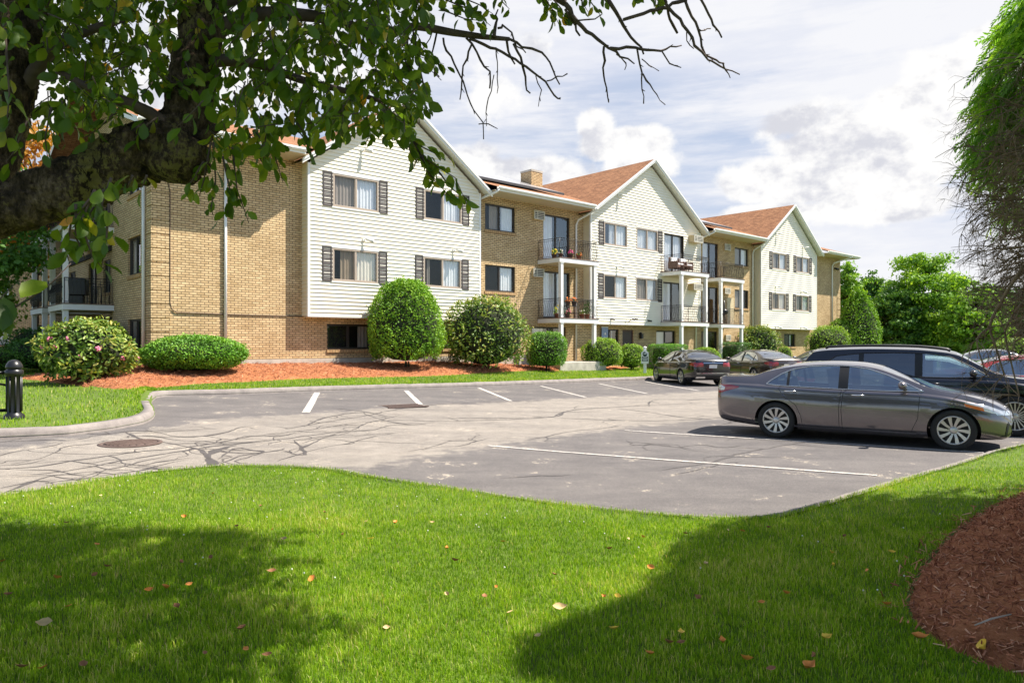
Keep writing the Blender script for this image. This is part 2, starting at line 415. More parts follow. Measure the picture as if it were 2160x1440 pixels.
def window(xf, a0, a1, z0, z1, style='gable', screen='L', curtains=((0, 1),), warm=False, door=False, parent=None, sill=True, recess=0.0):
    """sliding window or glass door; d=0 is the wall face, d grows inwards"""
    parent = parent or bld
    fm = M['tanframe'] if style == 'gable' else M['bronze']
    fr = MX(xf); bw = .065 if style == 'gable' else .05
    d0, d1 = (-.035, .07) if style == 'gable' else (.075, .15)
    mid = (a0 + a1) / 2
    fr.box(a0, a1, d0, d1, z1 - bw, z1); fr.box(a0, a1, d0, d1, z0, z0 + bw)
    fr.box(a0, a0 + bw, d0, d1, z0 + bw, z1 - bw); fr.box(a1 - bw, a1, d0, d1, z0 + bw, z1 - bw)
    fr.box(mid - .035, mid + .035, d0 + .012, d1 - .003, z0 + bw, z1 - bw)
    for q0, q1, dd in ((a0 + bw, mid - .035, .03), (mid + .035, a1 - bw, .045)):   # sash rims
        s0 = d0 + dd; t = .028
        fr.box(q0, q1, s0, s0 + .02, z0 + bw, z0 + bw + t); fr.box(q0, q1, s0, s0 + .02, z1 - bw - t, z1 - bw)
        fr.box(q0, q0 + t, s0, s0 + .02, z0 + bw + t, z1 - bw - t); fr.box(q1 - t, q1, s0, s0 + .02, z0 + bw + t, z1 - bw - t)
    w = fr.build('sliding_door' if door else 'window', fm, parent)
    p = MX(xf); g = d0 + .05
    for k, (q0, q1) in enumerate(((a0 + bw, mid - .02), (mid + .02, a1 - bw))):
        mi = 1 if (screen == 'L' and k == 0) or (screen == 'R' and k == 1) else 0
        p.face([(q0, g, z0 + bw), (q1, g, z0 + bw), (q1, g, z1 - bw), (q0, g, z1 - bw)], m=mi)
    p.build('pane', [M['pane'], M['screen']], w)
    c = MX(xf); e = d1 + .045
    far = e + .30
    c.face([(a0, far, z0), (a1, far, z0), (a1, far, z1), (a0, far, z1)], m=1)  # dark box behind the curtain, room shade held in its colour
    c.face([(a0, d1, z0), (a0, far, z0), (a0, far, z1), (a0, d1, z1)], m=1); c.face([(a1, far, z0), (a1, d1, z0), (a1, d1, z1), (a1, far, z1)], m=1)
    c.face([(a0, d1, z0), (a1, d1, z0), (a1, far, z0), (a0, far, z0)], m=1); c.face([(a0, far, z1), (a1, far, z1), (a1, d1, z1), (a0, d1, z1)], m=1)
    for f0, f1 in curtains:
        x0, x1 = a0 + (a1 - a0) * f0, a0 + (a1 - a0) * f1
        n = max(4, int((x1 - x0) / .03)); ph = random.random() * 6
        prev = None
        for i in range(n + 1):
            x = x0 + (x1 - x0) * i / n; dd = e + .02 * math.sin(i * 1.25 + ph) + .012 * math.sin(i * .45 + ph * 2)
            if prev: c.face([(prev[0], prev[1], z0 + .03), (x, dd, z0 + .03), (x, dd, z1), (prev[0], prev[1], z1)], m=0, smooth=False)
            prev = (x, dd)
    c.build('curtain', [M['curtainwarm'] if warm else M['curtain'], M['room']], w)
    if style != 'gable' and sill and not door:
        s = MX(xf); s.box(a0 - .03, a1 + .03, -.045, .12, z0 - .13, z0 - .002)
        s.build('sill', M['brick_flat'], w)
    return w

def shutter(xf, a0, a1, z0, z1):
    s = MX(xf); t = .05
    s.box(a0, a0 + t, -.05, 0, z0, z1); s.box(a1 - t, a1, -.05, 0, z0, z1)
    for c in (z0, (z0 + z1) / 2 - t / 2, z1 - t): s.box(a0 + t, a1 - t, -.047, 0, c, c + t)
    for lo, hi in ((z0 + t, (z0 + z1) / 2 - t / 2), ((z0 + z1) / 2 + t / 2, z1 - t)):
        n = int((hi - lo) / .055)
        for i in range(n):
            zz = lo + (hi - lo) * i / n; h = (hi - lo) / n
            s.face([(a0 + t, -.012, zz + h), (a0 + t, -.042, zz + .004), (a1 - t, -.042, zz + .004), (a1 - t, -.012, zz + h)])
            s.face([(a0 + t, -.042, zz + .004), (a0 + t, -.012, zz), (a1 - t, -.012, zz), (a1 - t, -.042, zz + .004)])
    return s.build('shutter', M['shutter'], bld)

def ac_unit(xf, a0, a1, z0, z1, out=.32):
    s = MX(xf)
    s.box(a0, a1, -out, .05, z0, z1, m=2); s.box(a0 + .005, a1 - .005, -out - .012, -out - .001, z0 + .005, z1 - .005, m=1)
    b = .04
    s.box(a0, a1, -out - .04, -out - .013, z1 - b, z1); s.box(a0, a1, -out - .04, -out - .013, z0, z0 + b)
    s.box(a0, a0 + b, -out - .04, -out - .013, z0 + b, z1 - b); s.box(a1 - b, a1, -out - .04, -out - .013, z0 + b, z1 - b)
    s.box(a0 + (a1 - a0) * .3, a0 + (a1 - a0) * .3 + b, -out - .038, -out - .013, z0 + b, z1 - b)
    for k in range(1, 5):
        zz = z0 + (z1 - z0) * k / 5; s.box(a0 + b, a1 - b, -out - .034, -out - .014, zz - .016, zz + .016)
    return s.build('air_conditioner', [M['acwhite'], M['acdark'], M['acbox']], bld)

# windows: (a0, a1, z0, z1); third-floor row, the row below is 2.9 m lower
Z3a, Z3b = 7.08, 8.38; ST = 2.9
GABLES = [(0.0, 8.45, 11.75), (16.05, 26.35, 12.18), (33.9, 42.4, 11.75)]
def ground_z(u):
    pts = [(-8, .93), (-5.36, .93), (6, .85), (8.5, .74), (13, .48), (17.5, .40), (26, .32), (34, .36), (50, .45)]
    return float(np.interp(u, [p[0] for p in pts], [p[1] for p in pts]))

# ---- brick walls
front_holes = [(9.17, 11.1, 7.12, 8.37), (9.17, 11.1, 4.22, 5.47), (13.03, 15.0, 5.98, 8.33), (13.03, 15.0, 3.03, 5.43),
               (27.4, 29.25, 5.98, 8.28), (27.4, 29.25, 3.03, 5.4), (31.3, 33.1, 7.04, 8.27), (31.3, 33.1, 4.13, 5.4),
               (1.05, 3.0, 1.52, 2.52), (5.3, 7.25, 1.52, 2.52), (12.2, 14.7, .84, 2.58), (17.55, 19.02, 1.62, 2.53), (19.32, 20.33, .46, 2.5),
               (22.5, 24.45, .46, 2.5), (27.25, 29.15, .46, 2.5), (34.55, 35.95, 1.5, 2.45), (38.22, 40.0, 1.46, 2.43)]
wl = MX(front(WW)); wall_grid(wl, UC, UR, 0.0, 8.8, front_holes, .16)
wl.build('brick_wall', M['brick'], bld)
left_holes = [(-3.45, -1.8, 7.08, 8.38), (-3.45, -1.8, 4.2, 5.56), (-3.45, -1.75, 1.3, 2.62)]
wl = MX(left(UC)); wall_grid(wl, -5.72, -.5, 0.0, 8.8, left_holes, .16)
wl.face([(-5.72, .5, 0), (-5.72, 0, 0), (-5.72, 0, 8.8), (-5.72, .5, 8.8)])
wl.build('brick_wall', M['brick'], bld)
rec_holes = [(-7.6, -5.9, 6.3, 8.35), (-7.6, -5.9, 3.3, 5.4), (-12.2, -10.6, 6.3, 8.35), (-12.2, -10.6, 3.3, 5.4), (-9.4, -8.2, 3.9, 5.3), (-9.4, -8.2, 6.9, 8.3), (-16.5, -15.0, 3.9, 5.3)]
wl = MX(left(UC + .5)); wall_grid(wl, -18.6, -5.72, 0.0, 8.8, rec_holes, .16)
wl.build('brick_wall', M['brick'], bld)
wl = MX(lambda p: (UR - p[1], p[0], p[2])); wall_grid(wl, .5, 18.0, 0, 8.8, [], .1); wl.build('brick_wall', M['brick'], bld)
wl = MX(lambda p: (-p[0], 18.6 - p[1], p[2])); wall_grid(wl, -UR, -UC, 0, 8.8, [], .1); wl.build('brick_wall', M['brick'], bld)
fl = MX(); [fl.box(UC + .4, UR - .3, 1.3, 18.0, z, z + .2) for z in (.1, 2.65, 5.6, 8.5)]
fl.box(UC + .45, UR - .4, 1.25, 1.28, .3, 8.5)
fl.build('floor_slab', M['room'], bld)  # unseen near-black floors and backing, added to keep the inside dark
# foundation and corner quoins
f = MX(); f.box(UC - .03, 12.0, WW - .03, WW + .2, 0, 1.16, skip='k'); f.box(UC - .03, UC + .1, WW + .2, 5.7, 0, 1.16)
f.build('foundation', M['concrete'], bld)
q = MX(); q2 = MX()
for k in range(16):
    z = 1.22 + k * .47
    q.box(UC - .028, UC + .58, WW - .028, WW + .02, z, z + .43, skip='k'); q.box(UC - .028, UC + .02, WW + .02, WW + .5, z, z + .43)
    q2.box(UR - .55, UR + .028, WW - .028, WW + .02, z, z + .43, skip='k')
q.build('quoin', M['brick'], bld); q2.build('quoin', M['brick'], bld)
mc = MX(front(WW)); mc.box(UC + .62, 0, -.012, 0, 2.82, 2.86); 

# ---- cream gables
def rake(u, g): 
    u0, u1, za_ = g; c = (u0 + u1) / 2
    return za_ - abs(u - c) * SL(g)
def SL(g): return (g[2] - 8.52) / ((g[1] - g[0]) / 2 + .35)
gable_holes = {0: [(1.02, 3.06, Z3a, Z3b), (5.32, 7.36, Z3a, Z3b), (1.0, 3.04, Z3a - ST, Z3b - ST), (5.29, 7.33, Z3a - ST, Z3b - ST)],
               1: [(17.13, 19.1, Z3a, Z3b - .06), (19.93, 21.92, Z3a, Z3b - .06), (17.1, 19.05, Z3a - ST, Z3b - ST), (19.88, 21.88, Z3a - ST, Z3b - ST),
                   (22.55, 24.55, 5.98, 8.27), (22.47, 24.45, 3.05, 5.38)],
               2: [(35.47, 37.5, 7.04, 8.24), (39.06, 41.1, 7.04, 8.24), (35.4, 37.4, 4.14, 5.34), (38.97, 41.05, 4.14, 5.34)]}
EXPO = 0.152
for gi, g in enumerate(GABLES):
    u0, u1, zt = g; cu = (u0 + u1) / 2; sl = SL(g); H = gable_holes[gi]
    s = MX(); zb = 2.80; n = int((zt - zb) / EXPO) + 1
    for k in range(n):
        z0 = zb + k * EXPO; z1 = min(z0 + EXPO, zt - .25)
        if z1 <= z0 + .01: break
        zs = sorted({z0, z1} | {h[2] for h in H if z0 < h[2] < z1} | {h[3] for h in H if z0 < h[3] < z1})
        for za0, za1 in zip(zs[:-1], zs[1:]):
            lo0, hi0 = u0 + .06, u1 - .06
            lim0 = (zt - .12 - za0) / sl; lim1 = (zt - .12 - za1) / sl
            def clip(a, lim): return max(cu - lim, min(cu + lim, a))
            cuts = [(lo0, hi0)]
            for h in H:
                if h[2] <= za0 + 1e-4 and h[3] >= za1 - 1e-4:
                    cuts = [c for (a, b) in cuts for c in ((a, min(b, h[0])), (max(a, h[1]), b)) if c[1] - c[0] > .01]
            t0 = .036 * (1 - (za0 - z0) / EXPO); t1 = .036 * (1 - (za1 - z0) / EXPO)
            for a, b in cuts:
                A0, B0, A1, B1 = clip(a, lim0), clip(b, lim0), clip(a, lim1), clip(b, lim1)
                if B0 - A0 < .02: continue
                s.face([(A0, -t0, za0), (B0, -t0, za0), (B1, -t1, za1), (A1, -t1, za1)])
                if za0 == z0: s.face([(A0, 0.0, za0), (B0, 0.0, za0), (B0, -t0, za0), (A0, -t0, za0)])
    s.build('gable_siding', M['siding'], bld)
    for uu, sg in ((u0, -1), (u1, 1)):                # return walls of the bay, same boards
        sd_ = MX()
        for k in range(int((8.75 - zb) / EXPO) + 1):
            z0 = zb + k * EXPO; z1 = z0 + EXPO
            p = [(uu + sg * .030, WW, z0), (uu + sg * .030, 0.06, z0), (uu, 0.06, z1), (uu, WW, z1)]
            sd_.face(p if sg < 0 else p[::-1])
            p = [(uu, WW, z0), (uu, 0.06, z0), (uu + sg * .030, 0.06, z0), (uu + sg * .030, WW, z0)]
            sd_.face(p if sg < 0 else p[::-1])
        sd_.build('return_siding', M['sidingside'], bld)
    t = MX()
    t.box(u0 - .03, u0 + .06, -.035, .06, zb - .03, 8.62); t.box(u1 - .06, u1 + .03, -.035, .06, zb - .03, 8.62)
    t.box(u0 + .06, u1 - .06, -.03, WW, zb - .035, zb - .004)
    for h in H:
        if h[3] - h[2] < 2: 
            t.box(h[0] - .05, h[1] + .05, -.045, .0, h[3] + .0, h[3] + .05); t.box(h[0] - .05, h[1] + .05, -.05, .0, h[2] - .05, h[2])
    t.build('corner_trim', M['trim'], bld)
    for h in H:                                        # reveals so that no gap shows at the openings
        pass
    # roof over the bay
    ov = .38; zap = zt + .16
    r = MX(); e0, e1 = u0 - .42, u1 + .42; ze = zap - (cu - e0) * sl; wb = 9.6
    for sg, ea in ((-1, e0), (1, e1)):
        L_ = math.hypot(cu - e0, zap - ze)
        tp = [(ea, -ov, ze), (cu, -ov, zap), (cu, wb, zap), (ea, wb, ze)]
        uv = [(0, 0), (0, L_), (wb + ov, L_), (wb + ov, 0)]
        if sg > 0: tp = tp[::-1]; uv = uv[::-1]
        # keep outward side up
        r.face(tp[::-1], uv=uv[::-1])
        lo = [(p[0], p[1], p[2] - .10) for p in tp]
        r.face(lo, m=1)
    r.build('gable_roof', [M['shingle'], M['soffit']], bld)
    k = MX()                                           # white rake boards, ridge to eave
    for sg, ea in ((-1, e0), (1, e1)):
        for off, hh, dd in ((0.0, .20, .035), (.03, .10, .07)):
            a = (ea, ze + .02 - off * 0); b_ = (cu, zap + .02)
            y0, y1 = -ov - dd, -ov + .02 + (.0 if off == 0 else -.022)
            q4 = [(a[0], a[1]), (b_[0], b_[1]), (b_[0], b_[1] - hh), (a[0], a[1] - hh)]
            if sg > 0: q4 = [q4[1], q4[0], q4[3], q4[2]]
            F = [(x, y0, z) for x, z in q4]; Bk = [(x, y1, z) for x, z in q4]
            k.face(F[::-1]); k.face(Bk)
            for i in range(4): j = (i + 1) % 4; k.face([F[i], F[j], Bk[j], Bk[i]])
        # soffit under the overhang
        p = [(ea, -ov, ze - .11), (cu, -ov, zap - .11), (cu, .03, zap - .11), (ea, .03, ze - .11)]
        k.face(p if sg < 0 else p[::-1])
    k.build('rake_board', M['trim'], bld)

gw = []
for gi in (0, 2):
    for i, h in enumerate(gable_holes[gi]):
        cs = {0: ((0, 1),), 1: ((.5, 1),), 2: ((0.2, 1),), 3: ((.14, .2), (.55, .95))}[i]
        if gi == 2: cs = ((0, .4), (.55, 1)) if i % 2 else ((.0, .35), (.5, 1))
        window(front(0), *h, curtains=cs, warm=(i == 2), screen='L')
        wd = .40 if gi == 0 else .41
        shutter(front(-.0), h[0] - .03 - wd, h[0] - .03, h[2] - .02, h[3] + .02); shutter(front(-.0), h[1] + .03, h[1] + .03 + wd, h[2] - .02, h[3] + .02)
for i, h in enumerate(gable_holes[1]):
    if i < 4:
        window(front(0), *h, curtains=(((0, .12), (.3, 1)), ((0, 1),), ((.55, 1),), ((0, .5), (.62, .9)))[i], screen='' if i < 2 else 'L')
        wd = .42
        if i in (0, 2): shutter(front(0), h[0] - .03 - wd, h[0] - .03, h[2] - .02, h[3] + .02)
        else: shutter(front(0), h[1] + .03, h[1] + .03 + wd, h[2] - .02, h[3] + .02)
    else:
        window(front(0), *h, style='dark', door=True, curtains=((0.02, .5), (.55, 1)) if i == 4 else ((.02, .5),), screen='')
cur = [((.2, .55), (.6, 1)), ((.55, .95),), ((0, .42),), ((.0, .5), (.6, .75)), ((0, .45),), ((.0, .3),), ((.0, .45), (.5, .98)), ((.0, .4),),
       ((.75, 1),), ((.6, 1),), ((.1, .4),), ((.36, .42), (.70, .76)), None, ((.02, .5),), ((.4, .5),), ((.0, .3),), ((.45, .8),)]
for h, c in zip(front_holes, cur):
    if c is None: continue
    dr = h[3] - h[2] > 1.7
    window(front(WW), *h, style='dark', door=dr, curtains=c, screen='R' if h[0] < 3 else ('L' if not dr else ''))
for h in left_holes: window(left(UC), *h, style='dark', curtains=((.0, .25),), screen='L')
for h in rec_holes: window(left(UC + .5), *h, style='dark', door=h[3] - h[2] > 1.7, curtains=((.5, .9),), screen='L')
# entrance door
d = MX(front(WW)); h = front_holes[12]
d.box(h[0] + .06, h[1] - .06, .08, .12, h[2], h[3] - .1, m=0); d.box(h[0], h[1], .06, .16, h[3] - .1, h[3], m=1); d.box(h[0], h[0] + .06, .06, .16, h[2], h[3] - .1, m=1); d.box(h[1] - .06, h[1], .06, .16, h[2], h[3] - .1, m=1)
d.box(h[0] + .06, h[1] - .06, .13, .16, h[2], h[3] - .1, m=0)
door_o = d.build('door', [simple('dark_red_brown_door', (.035, .018, .015), .4), simple('brown_door_frame', (.10, .05, .035), .6)], bld)
k = MX(front(WW)); k.ball((h[0] + .14, .05, 1.5), .035); k.tube([(h[0] + .3, .075, 1.78), (h[0] + .42, .07, 1.66), (h[0] + .6, .075, 1.62)], .012, 5); k.build('door_handle', M['acwhite'], door_o)
ln = MX(front(WW)); ln.box(20.83, 20.99, -.2, -.04, 2.02, 2.26); ln.box(20.8, 21.02, -.23, -.01, 2.26, 2.30); ln.box(20.88, 20.94, -.14, 0, 2.3, 2.38); ln.build('wall_lantern', M['black'], bld)
# air conditioners
for a in ((12.27, 13.0, 7.96, 8.4), (12.22, 12.97, 5.07, 5.5), (29.85, 30.58, 7.93, 8.36), (29.88, 30.55, 5.03, 5.42), (30.0, 30.6, 1.9, 2.3)): ac_unit(front(WW), *a, out=.10)
for a in ((25.05, 26.0, 7.93, 8.36), (25.0, 25.95, 5.0, 5.4)): ac_unit(front(0), *a, out=.42)

# ---- main roof, eaves, gutters
mr = MX(); e0, e1 = UC - .75, UR + 1.0; we, zr_, wr_ = -.70, 12.25, 9.1; zev = 8.92; sl = (zr_ - zev) / (wr_ - we); L_ = math.hypot(wr_ - we, zr_ - zev)
cuts_ = [e0, -.30, 8.75, 15.75, 26.65, 33.6, 42.7, e1]
for i in range(7):
    a, b_ = cuts_[i], cuts_[i + 1]; w0 = we if i % 2 == 0 else .45; z0 = zev + (w0 - we) * sl; l0 = math.hypot(w0 - we, z0 - zev)
    mr.face([(a, w0, z0), (b_, w0, z0), (b_, wr_, zr_), (a, wr_, zr_)], uv=[(a, l0), (b_, l0), (b_, L_), (a, L_)])
wbk = wr_ * 2 - we
mr.face([(e1, wbk, zev), (e0, wbk, zev), (e0, wr_, zr_), (e1, wr_, zr_)], uv=[(e1, 0), (e0, 0), (e0, L_), (e1, L_)])
for uu, fl_ in ((e0, 1), (e1, 0)):
    p = [(uu, we, zev), (uu, wr_, zr_), (uu, wr_, zr_ - .25), (uu, we, zev - .2)]; p2 = [(uu, wr_, zr_), (uu, wbk, zev), (uu, wbk, zev - .2), (uu, wr_, zr_ - .25)]
    for pp in (p, p2): mr.face(pp if fl_ == 0 else pp[::-1], m=1)
mr.build('roof', [M['shingle'], M['trim']], bld)
for i in range(0, 7, 2):
    so_ = MX(); so_.box(cuts_[i] + .01, cuts_[i + 1] - .01, we + .02, WW + .02, 8.72, 8.74); so_.build('soffit', M['soffit'], bld)
so_ = MX(); so_.box(e0, UC + .52, WW + .02, 18.6, 8.72, 8.74); so_.box(UR - .02, e1, WW + .02, 18.6, 8.72, 8.74)
so_.build('soffit', M['soffit'], bld)
for uu, fl_ in ((UC + .5, 1), (UR, 0)):
    p = [(uu, WW, 8.7), (uu, 18.0, 8.7), (uu, wr_, 11.9)]
    end = MX(); end.face(p[::-1] if fl_ else p)
    end.build('brick_wall', M['brick'], bld)
for a, b_ in ((e0, -.44), (8.89, 15.61), (26.79, 33.46), (42.84, e1)):
    gt = MX()
    gt.box(a, b_, we - .02, we + .02, 8.72, 8.90)
    prof = [(-.02, .0), (-.10, .0), (-.135, .05), (-.135, .125), (-.115, .125), (-.115, .06), (-.09, .02), (-.02, .02)]
    for (y0, z0), (y1, z1) in zip(prof[:-1], prof[1:]):
        gt.face([(a, we + y1, 8.80 + z1), (b_, we + y1, 8.80 + z1), (b_, we + y0, 8.80 + z0), (a, we + y0, 8.80 + z0)])
    gt.face([(a, we + y, 8.80 + z) for y, z in prof]); gt.face([(b_, we + y, 8.80 + z) for y, z in prof][::-1])
    gt.build('gutter', M['trim'], bld)
def downspout(pts):
    s = MX(); s.tube(pts, .055, 8); return s.build('downspout', M['trim'], bld)
downspout([(-2.94, WW - .07, 8.72), (-2.94, WW - .07, ground_z(-2.9) + .35)])
downspout([(UC - .08, 1.15, 8.72), (UC - .08, 1.15, 1.0)])
downspout([(8.95, we - .05, 8.8), (8.9, we - .02, 8.68), (8.62, .3, 8.42), (8.56, WW - .07, 8.2), (8.56, WW - .07, ground_z(8.5) + .1)])
downspout([(15.75, we - .05, 8.82), (15.72, we - .02, 8.7), (15.42, .30, 8.25), (15.40, WW - .07, 8.0), (15.40, WW - .07, .85)])
downspout([(26.9, we - .05, 8.8), (26.85, we, 8.68), (26.6, .3, 8.3), (26.55, WW - .07, 8.1), (26.55, WW - .07, .4)])
downspout([(33.4, we - .05, 8.82), (33.38, we, 8.7), (33.5, .30, 8.25), (33.55, WW - .07, 8.0), (33.55, WW - .07, .4)])
downspout([(47.2, we - .05, 8.8), (47.1, we, 8.7), (46.3, .30, 8.3), (46.2, WW - .07, 8.05), (46.2, WW - .07, .4)])
c = MX(); c.box(16.1, 17.0, 4.6, 5.5, 10.2, 11.8); c.box(16.08, 17.02, 4.58, 5.52, 11.72, 11.83, m=1); c.box(16.0, 17.1, 4.5, 5.6, 10.3, 10.62, m=2)
c.build('chimney', [M['brick'], M['concrete'], M['acdark']], bld)
def on_roof(u, w, up=0.0): return (u, w, zev + (w - we) * sl + up)
for (a, b_, w0, w1) in ((8.6, 15.4, 1.3, 4.4), (9.0, 15.9, 4.5, 8.7), (27.0, 31.5, .8, 4.0)):
    pn = MX(); T = [on_roof(a, w0, .22), on_roof(b_, w0, .22), on_roof(b_, w1, .22), on_roof(a, w1, .22)]; Bq = [(x, y, z - .12) for x, y, z in T]
    pn.face(T)
    for i in range(4): j = (i + 1) % 4; pn.face([Bq[i], Bq[j], T[j], T[i]], m=1)
    pn.build('roof_panel', [M['panel'], M['acdark']], bld)
v = MX(); v.tube([on_roof(11.55, 8.0, .0), on_roof(11.55, 8.0, .9)], .06, 8); v.build('vent_pipe', M['black'], bld)
cb = MX(front(WW)); zc = 2.80
cb.tube([(UC + .12, -.04, 7.25), (UC + .3, -.05, 7.33), (UC + .5, -.045, 7.2), (UC + .57, -.03, 6.9), (UC + .57, -.03, 3.15), (UC + .62, -.03, 2.92), (UC + .78, -.03, 2.81), (-2.5, -.025, 2.79), (0, -.025, 2.79)], .018, 6)
cb.build('cable', M['cable'], bld)
# small flood lamps on the siding
def flood(xf, a, z):
    s = MX(xf); s.box(a - .05, a + .05, -.06, 0, z - .05, z + .05); s.tube([(a, -.05, z), (a + .12, -.17, z - .02)], .02, 6)
    s.tube([(a + .08, -.12, z + .01), (a + .26, -.34, z - .05)], [.045, .075], 8); return s.build('flood_lamp', M['trim'], bld)
for a, z in ((2.3, 9.5), (2.36, 5.9), (6.9, 5.88), (2.4, 2.95), (18.3, 9.9), (18.2, 5.95), (36.0, 9.6), (40.1, 9.0), (35.9, 5.8), (39.8, 5.6), (35.9, 2.9), (39.8, 2.9)): flood(front(-.02), a, z)
for a, z in ((17.7, 3.06), (21.0, 3.04)):
    s = MX(front(-.02)); s.box(a - .04, a + .04, -.05, 0, z - .04, z + .04); s.tube([(a, -.04, z), (a + .1, -.2, z - .03)], .045, 7); s.build('security_camera', M['black'], bld)
s = MX(front(-.02))
s.tube([(18.95, -.02, 2.85), (18.95, -.05, 3.05)], .012, 5); s.tube([(19.15, -.02, 2.9), (19.25, -.2, 3.08), (19.55, -.22, 3.12)], .02, 6); s.tube([(19.3, -.2, 3.1), (19.42, -.3, 3.06)], .05, 7); s.tube([(19.55, -.2, 3.1), (19.68, -.3, 3.08)], .05, 7)
s.build('security_camera', M['black'], bld)
s = MX(front(WW)); s.box(46.75, 46.85, -.08, 0, 7.85, 7.95); s.tube([(46.8, -.06, 7.9), (46.95, -.28, 7.8)], [.06, .09], 8); s.tube([(46.8, -.06, 7.9), (46.62, -.28, 7.8)], [.06, .09], 8); s.build('flood_lamp', M['black'], bld)

# ---- balconies
def balcony(xf, a0, a1, dep, zt, zbot, pts_a, rail_z=.95, lo_rail=True):
    """dep metres of deck in front of the wall (towards negative d)"""
    b = empty('balcony', parent=bld)
    s = MX(xf); s.box(a0, a1, -dep, -.004, zt - .24, zt - .035, m=0); s.box(a0 - .02, a1 + .02, -dep - .02, -.004, zt - .032, zt, m=1); s.box(a0 + .03, a1 - .03, -dep + .03, -.01, zt - .25, zt - .241, m=2)
    s.build('slab', [M['post'], M['deck'], M['soffit']], b)
    for pa in pts_a:
        p = MX(xf); p.bbox(pa - .09, pa + .09, -dep + .03, -dep + .21, zbot, zt - .25, .012); p.box(pa - .11, pa + .11, -dep + .01, -dep + .23, zt - .29, zt - .252)
        p.build('post', M['post'], b)
    r = MX(xf); y0 = -dep + .06
    def run(p, q):
        p = Vector(p); q = Vector(q); n = max(2, int((q - p).length / .125)); t = (q - p).normalized(); o = Vector((t.y, -t.x, 0))
        for z in (.07, rail_z - .10, rail_z): r.tube([p + Vector((0, 0, zt + z)), q + Vector((0, 0, zt + z))], .015 if z == rail_z else .009, 4)
        for i in range(n + 1):
            c = p + (q - p) * i / n; end = i in (0, n)
            if end: r.tube([c + Vector((0, 0, zt)), c + Vector((0, 0, zt + rail_z))], .016, 4)
            else:
                prof = [(0, .07), (.05, .18), (.10, .32), (.085, .46), (.02, .66), (-.015, .78), (0, rail_z - .1)]
                r.tube([c + o * x + Vector((0, 0, zt + z)) for x, z in prof], .0085, 4, cap=False)
                r.tube([c + Vector((0, 0, zt + rail_z - .1)), c + Vector((0, 0, zt + rail_z))], .007, 3, cap=False)
    run((a0 + .06, -.03, 0), (a0 + .06, y0, 0)); run((a0 + .06, y0, 0), (a1 - .06, y0, 0)); run((a1 - .06, y0, 0), (a1 - .06, -.03, 0))
    r.build('railing', M['iron'], b)
    return b
for zt, zb in ((5.96, 3.01), (3.0, .84)): balcony(front(WW), 12.62, 15.5, 1.55, zt, zb, (12.83, 15.27))
for zt, zb in ((5.93, 3.0), (2.99, ground_z(23.5) - .1)): balcony(front(0), 22.2, 25.1, 1.45, zt, zb, (22.4, 24.9))
for zt, zb in ((5.88, 2.98), (2.97, ground_z(28) - .1)): balcony(front(WW), 27.15, 29.95, 1.5, zt, zb, (27.3, 29.75))
for w0, w1 in ((5.4, 8.3), (9.6, 12.5)):
    for zt, zb in ((6.25, 3.26), (3.25, .85)): balcony(left(UC + .5), -w1, -w0, 2.2, zt, zb, (-w1 + .2, -w0 - .2))
# concrete stoop under the near balcony
s = MX(); s.bbox(12.35, 15.75, -1.35, .46, .1, .82, .02); s.build('stoop', M['concrete'], bld)

# ---- far wing at the left edge
wing = empty('apartment_building', (-40.5, 44.5, 0), R(4))
tag(wing, 'plain tan brick block half hidden by trees at the left edge', 'apartment building')
hs = [(4 + 3.2 * k, 5.4 + 3.2 * k, z, z + 1.3) for k in range(4) for z in (1.6, 4.4, 7.2)]
b = MX(lambda p: p); wall_grid(b, 0, 18, 0, 9.5, hs, .15); b.box(0, 18, .9, 12, 0, 9.5, skip='f'); b.build('brick_wall', M['brick'], wing)
for h in hs: window(lambda p: p, *h, style='dark', parent=wing, curtains=((.5, 1),))
b = MX(); b.face([(-.5, -.5, 9.5), (18.5, -.5, 9.5), (18.5, 6, 12), (-.5, 6, 12)]); b.face([(18.5, 12.5, 9.5), (-.5, 12.5, 9.5), (-.5, 6, 12), (18.5, 6, 12)]); b.box(-.5, 18.5, -.5, .0, 9.3, 9.49, m=1)
b.face([(18, 0, 9.5), (18, 12, 9.5), (18, 6, 11.9)], m=2); b.face([(0, 12, 9.5), (0, 0, 9.5), (0, 6, 11.9)], m=2)
b.build('roof', [M['shingle'], M['trim'], M['brick']], wing)
# ------------------------------------------------------------------ ground, paving, kerbs, lawns, mulch
def smooth_path(pts, n):
    """Catmull-Rom through 2D points, resampled to n even steps"""
    P = np.array(pts, float); Q = np.vstack([2 * P[0] - P[1], P, 2 * P[-1] - P[-2]]); out = []
    for i in range(1, len(Q) - 2):
        for t in np.linspace(0, 1, 24, endpoint=False):
            a, b, c, d = Q[i - 1], Q[i], Q[i + 1], Q[i + 2]
            out.append(.5 * ((2 * b) + (-a + c) * t + (2 * a - 5 * b + 4 * c - d) * t * t + (-a + 3 * b - 3 * c + d) * t ** 3))
    out.append(P[-1]); out = np.array(out); s = np.concatenate([[0], np.cumsum(np.linalg.norm(np.diff(out, axis=0), axis=1))])
    u = np.linspace(0, s[-1], n); return np.stack([np.interp(u, s, out[:, k]) for k in (0, 1)], 1)
def inside(poly, X, Y):
    poly = np.asarray(poly); r = np.zeros(X.shape, bool); j = len(poly) - 1
    for i in range(len(poly)):
        xi, yi = poly[i]; xj, yj = poly[j]
        c = ((yi > Y) != (yj > Y)) & (X < (xj - xi) * (Y - yi) / (yj - yi + 1e-12) + xi); r ^= c; j = i
    return r
